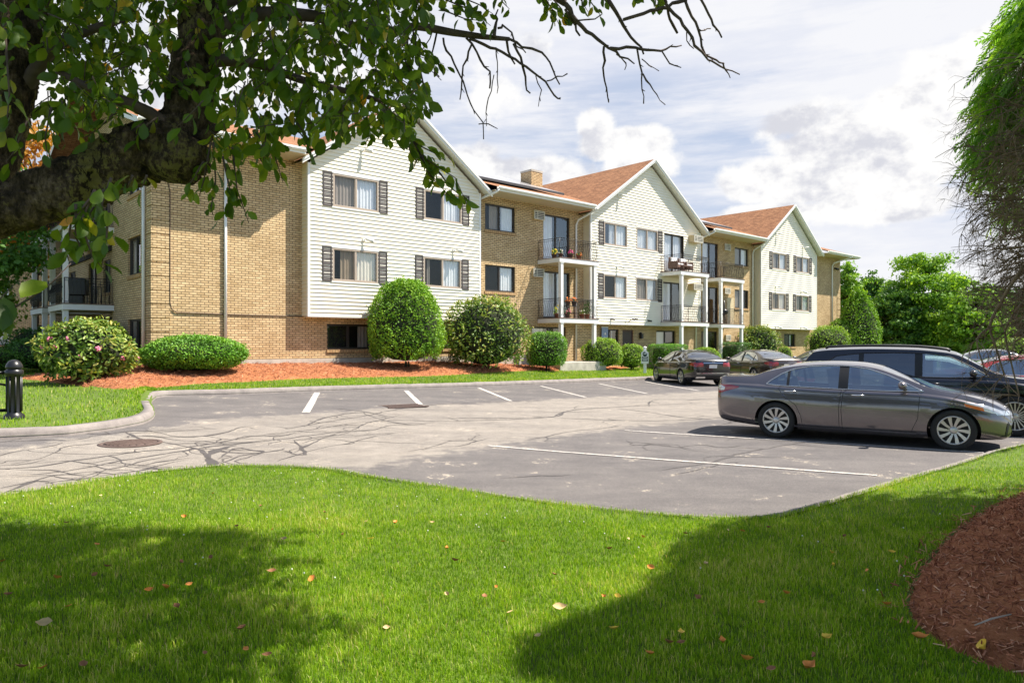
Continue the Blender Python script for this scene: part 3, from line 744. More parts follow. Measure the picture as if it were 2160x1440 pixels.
def dist_poly(poly, X, Y, closed=True):
    poly = np.asarray(poly); d = np.full(X.shape, 1e9)
    for i in range(len(poly) - (0 if closed else 1)):
        a = poly[i]; b = poly[(i + 1) % len(poly)]; ab = b - a; L2 = (ab ** 2).sum() + 1e-12
        t = np.clip(((X - a[0]) * ab[0] + (Y - a[1]) * ab[1]) / L2, 0, 1)
        d = np.minimum(d, np.hypot(X - a[0] - t * ab[0], Y - a[1] - t * ab[1]))
    return d
gpx = lambda lst, dz=0.0: np.array([G(x, y, dz)[:2] for x, y in lst])

# paving: worn pale driving lane through dark sealed stalls (attribute 'worn')
lane = gpx([(-900, 1010), (0, 948), (250, 917), (420, 886), (640, 874), (890, 857), (1230, 838), (1480, 826), (1800, 806), (1800, 846), (1500, 882), (1320, 903), (1030, 940), (780, 985), (650, 992), (400, 1000), (0, 1046), (-900, 1120)])
def asphalt_mat():
    m, nt, b = newmat('worn_asphalt'); v = mapping(nt)
    a = nt.nodes.new('ShaderNodeAttribute'); a.attribute_name = 'var'
    n1 = tnoise(nt, v, .55, 6, .6); n2 = tnoise(nt, v, 3.5, 6, .65); n3 = tnoise(nt, v, 130, 3, .7); n4 = tnoise(nt, v, 1.3, 8, .7)
    f = nmath(nt, 'ADD', a.outputs['Fac'], nmath(nt, 'MULTIPLY', nmath(nt, 'SUBTRACT', nmath(nt, 'ADD', n1, n2), 1.0), 1.5))
    mr = nt.nodes.new('ShaderNodeMapRange'); mr.interpolation_type = 'SMOOTHSTEP'; nt.links.new(f, mr.inputs[0]); mr.inputs[1].default_value = .22; mr.inputs[2].default_value = .80
    dark = ramp(nt, n4, [(.25, (.108, .101, .104)), (.55, (.145, .135, .135)), (.8, (.19, .173, .162))])
    pale = ramp(nt, n2, [(.25, (.205, .185, .168)), (.7, (.285, .26, .235))])
    c = mixn(nt, mr.outputs[0], dark, pale)
    # scuffed pale flecks where the seal coat has worn off
    fl = nmath(nt, 'MULTIPLY', nmath(nt, 'GREATER_THAN', n4, .60), nmath(nt, 'GREATER_THAN', tnoise(nt, v, 9, 6, .7), .53))
    c = mixn(nt, nmath(nt, 'MULTIPLY', fl, .75), c, (.42, .37, .31))
    n5 = tnoise(nt, v, 46, 4, .75); ag = mixn(nt, 1.0, ramp(nt, n3, [(.32, (.55, .55, .55)), (.5, (1, 1, 1)), (.7, (1.55, 1.5, 1.42))]), ramp(nt, n5, [(.3, (.78, .78, .78)), (.7, (1.2, 1.19, 1.17))]), 'MULTIPLY')
    st_ = mapping(nt, 'Object', (.22, 1.0, 1)); n6 = tnoise(nt, st_, 1.1, 6, .7); ag = mixn(nt, 1.0, ag, ramp(nt, n6, [(.3, (.80, .80, .81)), (.6, (1.08, 1.07, 1.05))]), 'MULTIPLY')
    c = mixn(nt, 1.0, c, ag, 'MULTIPLY')
    nt.links.new(c, b.inputs['Base Color']); b.inputs['Roughness'].default_value = .9; b.inputs['Specular IOR Level'].default_value = .25
    bump(nt, b, n3, .35, .006); return m
M['asphalt'] = asphalt_mat()
def grid_sheet(name, x0, x1, y0, y1, st, zf, mats, varf=None):
    nx = int((x1 - x0) / st) + 1; ny = int((y1 - y0) / st) + 1
    X, Y = np.meshgrid(np.linspace(x0, x1, nx), np.linspace(y0, y1, ny)); Z = zf(X, Y)
    I = np.arange(nx * ny).reshape(ny, nx)
    q = np.stack([I[:-1, :-1].ravel(), I[:-1, 1:].ravel(), I[1:, 1:].ravel(), I[1:, :-1].ravel()], 1)
    return np_mesh(name, np.stack([X.ravel(), Y.ravel(), Z.ravel()], 1), [q], mats, var=None if varf is None else varf(X, Y).ravel(), smooth=True)
def worn(X, Y):
    d = dist_poly(lane, X, Y); s = np.where(inside(lane, X, Y), 1, -1) * d
    return np.clip(.5 + s / 1.2, -.1, 1.1)
o = grid_sheet('parking_lot', -34, 60, -6, 60, .25, lambda X, Y: za(X, Y), M['asphalt'], worn); tag(o, kind='structure')
M['ground'] = simple('distant_grass', (.07, .12, .03), .9, var=.4, vscale=.2)
g_ = MB(); Lg = 900
g_.face([(-Lg, -Lg, -.6), (Lg, -Lg, -.6), (Lg, Lg, -.6), (-Lg, Lg, -.6)]); tag(g_.build('ground', M['ground']), kind='structure')

def ribbon(mb, pts, w, dz, wob=0.0, m=0):
    """flat strip on the paving along 2D points; w one width or one per point"""
    P = np.asarray(pts, float); n = len(P); W = np.full(n, w) if np.isscalar(w) else np.asarray(w)
    T = np.gradient(P, axis=0); T /= np.linalg.norm(T, axis=1)[:, None] + 1e-9; Nn = np.stack([-T[:, 1], T[:, 0]], 1)
    j = rng.normal(0, wob, (n, 2)) if wob else np.zeros((n, 2))
    A = P + Nn * (W / 2 + j[:, 0])[:, None]; B = P - Nn * (W / 2 + j[:, 1])[:, None]
    V = [(p[0], p[1], za(p[0], p[1]) + dz) for p in A] + [(p[0], p[1], za(p[0], p[1]) + dz) for p in B]
    mb.mesh(V, [(i + n, i + 1 + n, i + 1, i) for i in range(n - 1)], m, False)
def paint_mat():
    m, nt, b = newmat('worn_line_paint'); v = mapping(nt); n = tnoise(nt, v, 28, 6, .75)
    nt.links.new(ramp(nt, n, [(.40, (.24, .21, .19)), (.50, (.52, .48, .44)), (.7, (.66, .63, .59))]), b.inputs['Base Color']); b.inputs['Roughness'].default_value = .85; return m
M['paint'] = paint_mat()
for lst, w in (([(669, 828), (657, 850), (645, 870)], .18), ([(857, 824), (886, 853)], .16), ([(1010, 818), (1078, 846)], .13), ([(1140, 814), (1236, 838)], .12), ([(1263, 809), (1364, 830)], .12), ([(1362, 805), (1474, 824)], .12),
               ([(1030, 940), (1850, 1003)], .09), ([(1318, 908), (2075, 955)], .09), ([(1560, 884), (1840, 897)], .105)):
    P = gpx(lst); n = max(6, int(np.linalg.norm(P[-1] - P[0]) / .12)); u = np.linspace(0, 1, n)
    P = np.stack([np.interp(u, np.linspace(0, 1, len(P)), P[:, k]) for k in (0, 1)], 1)
    mb = MB(); ribbon(mb, P, w, .008, .006); tag(mb.build('painted_line', M['paint']), kind='structure')
# tar-filled cracks
M['tar'] = simple('crack_tar', (.075, .066, .064), .75, var=.25, vscale=4)
mb = MB()
cracks = [[(0, 1004), (80, 1000), (170, 988), (260, 970), (340, 958), (400, 948), (460, 940), (560, 930), (640, 920), (720, 910), (800, 905)],
          [(0, 988), (70, 985), (180, 968), (300, 952), (390, 944), (520, 922), (600, 912), (660, 905), (740, 893), (830, 887), (920, 889), (1040, 886), (1170, 879), (1190, 868), (1240, 862), (1310, 858), (1400, 853), (1480, 850)],
          [(250, 1022), (160, 1012), (110, 1005)], [(180, 1003), (110, 1003), (0, 1042)],
          [(265, 912), (300, 925), (330, 930), (390, 940), (430, 950), (455, 985)], [(300, 918), (360, 922), (420, 921), (470, 912), (510, 900), (540, 905)], [(330, 938), (410, 935), (500, 935), (590, 925)],
          [(455, 985), (440, 962), (470, 945), (500, 940)], [(470, 975), (520, 960), (590, 950), (600, 945)], [(460, 968), (500, 945), (530, 948), (560, 953), (500, 972), (520, 978)],
          [(590, 948), (640, 960), (620, 930), (600, 928)], [(620, 955), (680, 925)], [(290, 985), (330, 975), (400, 965)], [(290, 985), (350, 990), (400, 988)],
          [(640, 900), (690, 880), (770, 870), (780, 876), (840, 892), (900, 893)], [(600, 905), (660, 895), (720, 885), (770, 878), (830, 866), (900, 856), (1000, 850), (1140, 845)], [(700, 860), (760, 868), (830, 880)],
          [(1160, 880), (1260, 885), (1380, 888), (1460, 885), (1560, 880)], [(1300, 862), (1360, 868), (1440, 880), (1500, 884)], [(920, 883), (1000, 882), (1100, 881), (1160, 878)], [(1370, 858), (1372, 848), (1390, 842)],
          [(1390, 992), (1440, 985), (1500, 975), (1570, 955), (1660, 938), (1720, 930)], [(1440, 845), (1540, 838), (1600, 834)], [(1200, 866), (1180, 872), (1165, 880)], [(540, 985), (520, 1010), (480, 1013)],
          [(90, 1020), (150, 1012), (290, 1000), (400, 985), (470, 990)], [(0, 870 + 160), (60, 1018), (120, 1012)]]
for _ in range(22):                                   # the fine net of older cracks in the lane
    x, y = rng.uniform(-40, 640), rng.uniform(905, 1015); y = min(y, 1040 - abs(x - 560) * .06); c_ = [(x, y)]; sl_ = rng.normal(-.10, .10)
    for _k in range(int(rng.integers(3, 8))): c_.append((c_[-1][0] + rng.uniform(25, 60), c_[-1][1] + 40 * sl_ + rng.normal(0, 4)))
    cracks.append(c_)
for _ in range(9):
    x, y = rng.uniform(800, 1500), rng.uniform(860, 1040); c_ = [(x, y)]; sl_ = rng.normal(-.05, .15)
    for _k in range(int(rng.integers(3, 7))): c_.append((c_[-1][0] + rng.uniform(25, 50), c_[-1][1] + 35 * sl_ + rng.normal(0, 3)))
    cracks.append(c_)
for ci_, c in enumerate(cracks):
    P = gpx(c); L_ = np.linalg.norm(np.diff(P, axis=0), axis=1).sum(); n = max(8, int(L_ / .14)); P = smooth_path(P, n)
    amp = .035; P = P + np.cumsum(rng.normal(0, amp * .35, P.shape), axis=0) * np.sin(np.linspace(0, np.pi, n))[:, None] * .6 + rng.normal(0, .012, P.shape)
    W = np.clip(.040 + .02 * np.sin(np.linspace(0, 9, n) + rng.random() * 6) + rng.normal(0, .014, n), .02, .13) * np.minimum(1, np.minimum(np.arange(n) + 1, n - np.arange(n)) / 4)
    if ci_ >= len(cracks) - 31: W = W * .55
    if c[0] == (455, 985): W = W * 3.2
    ribbon(mb, P, W, .004)
    for _ in range(int(L_ / 1.1)):                    # short side cracks
        i = rng.integers(1, n - 1); a = rng.random() * 6.28; k = int(rng.integers(6, 16)); st = .07 + rng.random() * .07
        Q = [P[i]]
        for _k in range(k): a += rng.normal(0, .35); Q.append(Q[-1] + st * np.array([math.cos(a), math.sin(a) * .7]))
        ribbon(mb, Q, np.linspace(.026, .007, k + 1), .0035)
tag(mb.build('crack_sealant', M['tar']), kind='structure')

# manhole cover and storm drain
def rust():
    m, nt, b = newmat('rusty_iron'); v = mapping(nt); n = tnoise(nt, v, 12, 6, .7)
    nt.links.new(ramp(nt, n, [(.3, (.085, .058, .050)), (.7, (.165, .112, .094))]), b.inputs['Base Color']); b.inputs['Roughness'].default_value = .8; b.inputs['Metallic'].default_value = .2; return m
M['rust'] = rust()
mh = empty('manhole_cover', G(275, 935)); tag(mh, 'round rusty iron manhole cover in the cracked driving lane', 'manhole cover')
b = MB(); b.lathe([(.47, .0), (.47, .012), (.40, .016), (.40, .008)], 40); b.build('ring', M['rust'], mh)
b = MB(); b.lathe([(.39, .0), (.39, .014), (0.001, .014)], 40)
for k in range(-4, 5):
    h = math.sqrt(max(0, .36 ** 2 - (k * .08) ** 2)); b.box(k * .08 - .012, k * .08 + .012, -h, h, .0145, .024)
b.build('lid', M['rust'], mh)
pd = G(851, 857); dr = empty('storm_drain', pd, R(30)); tag(dr, 'brown iron storm drain grate sunk beside the stall lines', 'drain')
b = MB()
for k in range(-5, 6): b.box(k * .09 - .025, k * .09 + .025, -.33, .33, .004, .022)
b.box(-.55, .55, -.40, -.33, .004, .024); b.box(-.55, .55, .33, .40, .004, .024); b.build('grate', M['rust'], dr)
b = MB(); b.box(-.54, .54, -.39, .39, .002, .0035, skip='b'); b.build('dark_sheet', M['black'], dr)  # flat black sheet; the shade below the grate is its colour

# --- lawn in front of the building, ruled from the kerb up to the walls
M['soil'] = simple('lawn_soil', (.09, .14, .012), .95, var=.35, vscale=7)
K = [(-34, 1.0), (-20, 5.2), (-14, 8.6)] + [tuple(G(x, y)[:2]) for x, y in ((0, 927), (194, 913), (275, 900), (311, 891), (327, 877), (319, 860), (325, 844), (352, 836.5), (486, 833), (700, 825), (900, 819), (1017, 815.4), (1180, 809), (1350, 802))] + [(8.2, 34.9), (11.5, 36.3), (15.5, 37.6), (21, 39.4), (30, 43), (46, 50), (59, 56)]
KP = smooth_path(K, 520)
def bw(u, w): v = B2W(u, w); return (v.x, v.y)
Bp = [(-60, 30), (-34, 34), bw(UC, 18), bw(UC, 12), bw(UC, 9), bw(UC, 7), bw(UC, 5.2), bw(UC, 3.6), bw(UC, 2.0), bw(UC, 1.1), bw(UC, .6), bw(-3.2, .6), bw(0, .6), bw(3, .6), bw(5.2, .6), bw(9.5, .6), bw(15, .6), bw(18, .6), bw(21, .6), bw(24, .6), bw(28, .6), bw(36, .6), bw(48, .6), (60, 64)]
kidx = np.concatenate([[0], [np.argmin(np.hypot(KP[:, 0] - p[0], KP[:, 1] - p[1])) for p in K[1:-1]], [519]]).astype(float)
BP = np.stack([np.interp(np.arange(520), kidx, [p[k] for p in Bp]) for k in (0, 1)], 1)
ub = ((BP[:, 0] - P0[0]) * FD[0] + (BP[:, 1] - P0[1]) * FD[1])
ZB = np.where(ub < UC, .93, np.array([ground_z(u) for u in ub]))
ZB = np.where(BP[:, 0] < -18, .8, ZB)
NT = 26; TS = np.concatenate([[0], np.linspace(.012, 1, NT - 1) ** 1.25])
def lawn_pt(i, t):
    """i: kerb sample (float), t: 0 at the kerb, 1 at the wall"""
    ii = np.arange(520); k = np.stack([np.interp(i, ii, KP[:, c]) for c in (0, 1)], -1); b_ = np.stack([np.interp(i, ii, BP[:, c]) for c in (0, 1)], -1)
    p = k + (b_ - k) * np.asarray(t)[..., None]; dk = np.asarray(t) * np.linalg.norm(b_ - k, axis=-1); zk = za(k[..., 0], k[..., 1]) + .05 + .085 * np.clip((dk - .12) / .12, 0, 1); zb = np.interp(i, ii, ZB)
    s = t * t * (3 - 2 * t) * .6 + t * .4
    return p[..., 0], p[..., 1], zk + (zb - zk) * s
ii, tt = np.meshgrid(np.arange(520), TS, indexing='ij'); lx, ly, lz = lawn_pt(ii.astype(float), tt)
I = np.arange(520 * NT).reshape(520, NT)
q = np.stack([I[:-1, :-1].ravel(), I[1:, :-1].ravel(), I[1:, 1:].ravel(), I[:-1, 1:].ravel()], 1)
lawn_o = np_mesh('lawn', np.stack([lx.ravel(), ly.ravel(), lz.ravel()], 1), [q], M['soil'], smooth=True); tag(lawn_o, kind='structure')
def lawn_surf(x, y):
    """height of the building lawn near a point (nearest grid sample)"""
    d = (lx - x) ** 2 + (ly - y) ** 2; k = np.unravel_index(np.argmin(d), d.shape); return float(lz[k])
bvh_lawn = BVHTree.FromPolygons([tuple(p) for p in np.stack([lx.ravel(), ly.ravel(), lz.ravel()], 1)], [tuple(f) for f in q])
def lawn_z(x, y):
    h = bvh_lawn.ray_cast(Vector((x, y, 10)), Vector((0, 0, -1))); return h[0].z if h[0] else lawn_surf(x, y)
def on_lawn(px, py):
    d = Vector(((px - CX) / FPX, 1, -(py - HOR) / FPX)).normalized(); h = bvh_lawn.ray_cast(Vector((0, 0, CAM_H)), d)
    return h[0] if h[0] else G(px, py, .2)

def kerb(name, P, w=.16, h=.135, flip=1):
    P = np.asarray(P); T = np.gradient(P, axis=0); T /= np.linalg.norm(T, axis=1)[:, None]; Nn = np.stack([-T[:, 1], T[:, 0]], 1) * flip
    prof = [(0.0, -.02), (.012, h * .55), (.045, h * .93), (.085, h), (w, h), (w + .01, h - .05)]
    V = []; n = len(P)
    for p, nn in zip(P, Nn):
        z = za(p[0], p[1])
        jj = rng.normal(0, .0035)
        for a, b_ in prof: V.append((p[0] + nn[0] * a, p[1] + nn[1] * a, z + b_ + jj * (b_ > .05)))
    k = len(prof); F = []
    for i in range(n - 1):
        for j in range(k - 1):
            f = (i * k + j, (i + 1) * k + j, (i + 1) * k + j + 1, i * k + j + 1); F.append(f if flip > 0 else f[::-1])
    mb = MB(); mb.mesh(V, F, 0, True); return tag(mb.build(name, M['kerb']), kind='structure')
def kerbmat():
    m, nt, b = newmat('asphalt_kerb'); v = mapping(nt); n = tnoise(nt, v, 4, 6, .65); n2 = tnoise(nt, v, 120, 3, .7); n3 = tnoise(nt, v, 1.6, 5, .7)
    c = ramp(nt, n, [(.3, (.20, .175, .165)), (.7, (.32, .28, .255))]); c = mixn(nt, nmath(nt, 'MULTIPLY', nmath(nt, 'GREATER_THAN', n3, .66), .8), c, (.07, .055, .05))
    c = mixn(nt, 1.0, c, ramp(nt, n2, [(.3, (.75, .75, .75)), (.7, (1.2, 1.2, 1.2))]), 'MULTIPLY')
    nt.links.new(c, b.inputs['Base Color']); b.inputs['Roughness'].default_value = .9; bump(nt, b, n2, .3, .006); return m
M['kerb'] = kerbmat()
kerb('kerb', KP[:500], w=.21, h=.165, flip=1)

# --- near lawn island
NE = np.vstack([gpx([(-700, 1180), (-300, 1110), (0, 1062), (150, 1036), (300, 1012), (430, 998), (560, 994), (700, 1002), (800, 1019), (950, 1043), (1100, 1067), (1250, 1086), (1400, 1101), (1500, 1107), (1600, 1106), (1690, 1086), (1800, 1052), (1900, 1021), (2000, 992), (2160, 946)]), [(14.0, 15.2), (22, 20)]])
NEP = smooth_path(NE, 420)
NL = np.vstack([NEP, [(24, -8), (-14, -8)]])
def near_z(X, Y):
    d = dist_poly(NEP, X, Y, False)
    return za(X, Y) + .03 + .08 * np.clip((d - .08) / .06, 0, 1) + .04 * np.clip(d / 1.2, 0, 1) + .12 * np.clip((X - 2.5) / 4, 0, 1) * np.clip(d / 2.5, 0, 1) + .015 * np.sin(X * 1.7) * np.cos(Y * 1.3) * np.clip(d / 1.5, 0, 1)
def near_lawn():
    n = len(NEP); rows = 34; V = []
    tgt = np.stack([np.interp(np.linspace(0, 1, n), [0, 1], [-14, 24]), np.full(n, -8.0)], 1)
    T_ = np.concatenate([[0, .004, .010, .018], np.linspace(.03, 1, rows - 4) ** 1.3])
    X = NEP[:, 0][:, None] + (tgt[:, 0] - NEP[:, 0])[:, None] * T_[None]; Y = NEP[:, 1][:, None] + (tgt[:, 1] - NEP[:, 1])[:, None] * T_[None]
    Z = near_z(X, Y); I = np.arange(n * rows).reshape(n, rows)
    q = np.stack([I[:-1, :-1].ravel(), I[:-1, 1:].ravel(), I[1:, 1:].ravel(), I[1:, :-1].ravel()], 1)
    return np_mesh('near_lawn', np.stack([X.ravel(), Y.ravel(), Z.ravel()], 1), [q], M['soil'], smooth=True)
tag(near_lawn(), kind='structure')
kerb('kerb', NEP[:418], w=.10, h=.115, flip=-1)

# --- mulch beds
def mulchmat(name, a, b_):
    m, nt, b = newmat(name); v = mapping(nt); n = tnoise(nt, v, 22, 6, .75); n2 = tnoise(nt, v, 2.2, 4)
    c = ramp(nt, n, [(.25, tuple(x * .45 for x in a)), (.48, a), (.72, b_)])
    c = mixn(nt, 1.0, c, ramp(nt, n2, [(.3, (.78, .76, .74)), (.7, (1.12, 1.1, 1.08))]), 'MULTIPLY')
    nt.links.new(c, b.inputs['Base Color']); b.inputs['Roughness'].default_value = .95; b.inputs['Specular IOR Level'].default_value = .15; bump(nt, b, n, .9, .04); return m
M['mulch'] = mulchmat('red_bark_mulch', (.41, .158, .070), (.57, .255, .128))
M['chip'] = leafmat('bark_chip', [(0, (.10, .032, .016)), (.4, (.36, .125, .06)), (.75, (.58, .24, .125)), (1, (.75, .45, .28))], trans=0.0, rough=.9)
bed_c = np.array([6.6, 3.55])
bedP = smooth_path([tuple(G(x, y, .22)[:2]) for x, y in ((2330, 1000), (2160, 1034), (2040, 1090), (1955, 1165), (1912, 1235), (1935, 1295), (2020, 1350), (2160, 1402), (2400, 1455))] + [(4.6, 1.0), (7.5, .2), (10.5, 1.6), (11, 5), (9.0, 8.2), tuple(G(2330, 1000, .22)[:2])], 200)
def bed_z(X, Y):
    d = dist_poly(bedP, X, Y); return near_z(X, Y) + .012 + .22 * (1 - np.exp(-d / .8)) * inside(bedP, X, Y)
cen = np.array([7.0, 3.6]); Tt = np.linspace(0, 1, 40) ** .8
X = cen[0] + (bedP[:, 0] - cen[0])[:, None] * Tt[None]; Y = cen[1] + (bedP[:, 1] - cen[1])[:, None] * Tt[None]; Z = bed_z(X, Y) + rng.normal(0, .008, X.shape)
Z[:, -1] = near_z(X[:, -1], Y[:, -1]) - .01
I = np.arange(200 * 40).reshape(200, 40); q = np.stack([I[:-1, :-1].ravel(), I[1:, :-1].ravel(), I[1:, 1:].ravel(), I[:-1, 1:].ravel()], 1)
tag(np_mesh('mulch_bed', np.stack([X.ravel(), Y.ravel(), Z.ravel()], 1), [q], M['mulch'], smooth=True), kind='structure')

def chips(name, X, Y, Z, L0, L1, W0, W1, mat, flat=.5):
    n = len(X); th = rng.random(n) * 2 * np.pi; tilt = rng.normal(0, flat, n); roll = rng.normal(0, flat, n); L_ = rng.uniform(L0, L1, n); W = rng.uniform(W0, W1, n)
    t = np.stack([np.cos(th) * np.cos(tilt), np.sin(th) * np.cos(tilt), np.sin(tilt)], 1); s = np.cross(t, [0, 0, 1.]); s /= np.linalg.norm(s, axis=1)[:, None] + 1e-9
    nn = np.cross(s, t); s = s * np.cos(roll)[:, None] + nn * np.sin(roll)[:, None]; nn = np.cross(s, t)
    c = np.stack([X, Y, Z], 1); h = (W * .18)[:, None]
    A = c - t * L_[:, None] / 2; B = c + t * L_[:, None] / 2; w = s * W[:, None] / 2
    V = np.stack([A - w * .6, A + w * .5, B + w * .7, B - w * .4, A - w * .4 + nn * h, A + w * .4 + nn * h, B + w * .5 + nn * h, B - w * .3 + nn * h], 1).reshape(-1, 3)
    b = (np.arange(n) * 8)[:, None, None]; F = (b + np.array([[4, 7, 6, 5], [0, 4, 5, 1], [2, 6, 7, 3], [1, 5, 6, 2], [3, 7, 4, 0]])[None]).reshape(-1, 4)
    return np_mesh(name, V, [F], mat, var=np.repeat(np.clip(rng.beta(1.5, 1.6, n), 0, 1), 8))
n = 60000; X = rng.uniform(1.8, 9.5, n); Y = rng.uniform(2.0, 9.2, n); db = dist_poly(bedP, X, Y); keep = (inside(bedP, X, Y) | ((db < .16) & (rng.random(n) < .22 * (1 - db / .16)))) & (X / np.maximum(Y, .1) < 1.15); X, Y = X[keep], Y[keep]
tag(chips('mulch_chips', X, Y, bed_z(X, Y) + np.where(inside(bedP, X, Y), .006, .03),   .020, .085, .006, .018, M['chip'], .6), 'shredded red bark chips heaped over the island bed', 'mulch', kind='stuff')

# far bed: strip along the wall, its outline given by photo pixels of its front edge
fe = [(40, 800), (100, 806), (180, 818), (260, 822), (340, 818), (430, 810), (530, 806), (640, 800), (760, 797), (900, 794), (1000, 789), (1100, 783), (1180, 783)]
fp = np.array([on_lawn(x, y)[:2] for x, y in fe])
wallp = np.array([bw(UC, 7.5), bw(UC, 5.0), bw(UC, 3), bw(UC, 1.0), bw(UC + .2, .55), bw(-3.6, .55), bw(-1.8, .55), bw(.3, .55), bw(2.9, .55), bw(6.0, .55), bw(8.6, .55), bw(11.3, .55), bw(13, .55)])
FPp = smooth_path(fp, 160); WPp = np.stack([np.interp(np.linspace(0, 12, 160), np.arange(13), wallp[:, k]) for k in (0, 1)], 1)
T_ = np.linspace(0, 1, 22); X = FPp[:, 0][:, None] + (WPp - FPp)[:, 0][:, None] * T_; Y = FPp[:, 1][:, None] + (WPp - FPp)[:, 1][:, None] * T_
Z = np.array([[lawn_z(x, y) for x, y in zip(r, s)] for r, s in zip(X, Y)]) + .10 * np.minimum(1, T_ * 6)[None] + .004 + rng.normal(0, .018, X.shape) * (T_ > 0)[None]
Z[:, 0] -= .05
I = np.arange(160 * 22).reshape(160, 22); q = np.stack([I[:-1, :-1].ravel(), I[1:, :-1].ravel(), I[1:, 1:].ravel(), I[:-1, 1:].ravel()], 1)
tag(np_mesh('mulch_bed', np.stack([X.ravel(), Y.ravel(), Z.ravel()], 1), [q], M['mulch'], smooth=False), kind='structure')
FAR_BED = np.vstack([FPp, WPp[::-1]])
a, t = rng.uniform(0, 159, 15000), rng.random(15000)
cx = np.interp(a, np.arange(160), FPp[:, 0]) * (1 - t) + np.interp(a, np.arange(160), WPp[:, 0]) * t; cy = np.interp(a, np.arange(160), FPp[:, 1]) * (1 - t) + np.interp(a, np.arange(160), WPp[:, 1]) * t
ai, ti = a.astype(int), np.clip((t * 21), 0, 20).astype(int)
tag(chips('mulch_chips', cx, cy, Z[ai, ti + (t > .03)] + .012, .05, .13, .012, .03, M['chip'], .4), 'shredded orange bark chips in the bed along the brick wall', 'mulch', kind='stuff')
# small bed right of the stoop
b2 = smooth_path([tuple(on_lawn(x, y)[:2]) for x, y in ((1280, 782), (1330, 775), (1385, 771))], 30); w2 = np.stack([np.linspace(*[p for p in (bw(16.5, .55)[k], bw(24, .55)[k])], 30) for k in (0, 1)], 1)
T2 = np.linspace(0, 1, 8); X2 = b2[:, 0][:, None] + (w2 - b2)[:, 0][:, None] * T2; Y2 = b2[:, 1][:, None] + (w2 - b2)[:, 1][:, None] * T2
Z2 = np.array([[lawn_z(x, y) for x, y in zip(r, s)] for r, s in zip(X2, Y2)]) + .06 * np.minimum(1, T2 * 6)[None] + rng.normal(0, .015, X2.shape) * (T2 > 0)[None]; Z2[:, 0] -= .03
I = np.arange(240).reshape(30, 8); q2 = np.stack([I[:-1, :-1].ravel(), I[1:, :-1].ravel(), I[1:, 1:].ravel(), I[:-1, 1:].ravel()], 1)
tag(np_mesh('mulch_bed', np.stack([X2.ravel(), Y2.ravel(), Z2.ravel()], 1), [q2], M['mulch']), kind='structure')

# --- grass blades
M['grass'] = leafmat('grass_blade', [(0, (.080, .175, .006)), (.35, (.170, .325, .009)), (.68, (.295, .455, .02)), (.9, (.43, .52, .08)), (1, (.62, .55, .24))], trans=.38, rough=.55, spec=.25)
def blades(name, X, Y, Z, h0, h1, w0, w1, patch=True):
    n = len(X); th = rng.random(n) * 2 * np.pi; lean = rng.normal(.35, .28, n); h = rng.uniform(h0, h1, n); w = rng.uniform(w0, w1, n)
    if patch:
        pn = .5 + .5 * np.sin(X * 1.3 + 2 * np.sin(Y * .7)) * np.cos(Y * 1.1 + np.sin(X * .9)); h = h * (.8 + .4 * pn)
        p2 = np.sin(X * 3.1 + Y * 2.3 + 1.5 * np.sin(Y * 4.2)) * np.cos(X * 4.7 - Y * 3.3 + np.sin(X * 6.1)); p3 = np.sin(X * 11 + 2 * np.sin(Y * 9)) * np.cos(Y * 13 + 2 * np.sin(X * 8)); h = h * (1 + .18 * p2 + .12 * p3); v = np.clip(.46 + .34 * (pn - .5) + .14 * p2 + .09 * p3 + rng.normal(0, .22, n) - .25 * (rng.random(n) < .12) + .5 * (rng.random(n) < .05), 0, 1)
    else: v = np.clip(rng.normal(.5, .2, n), 0, 1)
    d = np.stack([np.cos(th), np.sin(th), np.zeros(n)], 1); fa = th + rng.normal(1.57, .6, n); s = np.stack([np.cos(fa), np.sin(fa), np.zeros(n)], 1) * (w / 2)[:, None]
    c = np.stack([X, Y, Z], 1); up = np.array([0, 0, 1.])
    mid = c + up * (h * .55)[:, None] + d * (h * .28 * lean)[:, None]; tip = c + up * (h * np.clip(1 - .25 * lean, .3, 1))[:, None] + d * (h * .9 * lean)[:, None]
    V = np.stack([c - s, c + s, mid + s * .8, mid - s * .8, tip], 1).reshape(-1, 3); b = (np.arange(n) * 5)[:, None]
    return np_mesh(name, V, [b + np.array([0, 1, 2, 3]), b + np.array([3, 2, 4])], M['grass'], var=np.repeat(v, 5))
def scatter_near(n, y0, y1):
    Y = rng.uniform(y0, y1, n); X = rng.uniform(-.85, .85, n) * (Y + .6); k = inside(NL, X, Y) & ~inside(bedP, X, Y) & (dist_poly(NEP, X, Y, False) > .12); return X[k], Y[k]
xs, ys = [], []
for n, y0, y1 in ((150000, 2.6, 4.6), (150000, 4.6, 6.6), (120000, 6.6, 9.2), (110000, 9.2, 15)):
    x, y = scatter_near(n, y0, y1); xs.append(x); ys.append(y)
X = np.concatenate(xs); Y = np.concatenate(ys); sc = np.clip(.75 + Y * .05, .9, 1.4)
o = blades('grass', X, Y, near_z(X, Y), .022, .054, .0028, .0055)
tag(o, 'bright green mown grass of the near lawn island', 'grass', kind='stuff')
# far lawn strips
n = 150000; i = rng.uniform(0, 430, n); t = rng.random(n) ** 1.3 * .95
gx, gy, gz = lawn_pt(i, t); ok = ~inside(FAR_BED, gx, gy) & (gx > -.85 * gy - 1) & (gx < 14) & ~inside(np.vstack([b2, w2[::-1]]), gx, gy); k_ = ok & ((t < .8) | (gx < -14)) & (dist_poly(KP, gx, gy, False) > .23)
gx, gy, gz = gx[k_], gy[k_], gz[k_]
tag(blades('grass', gx, gy, gz, .05, .09, .010, .02), 'mown grass between the kerb and the building', 'grass', kind='stuff')
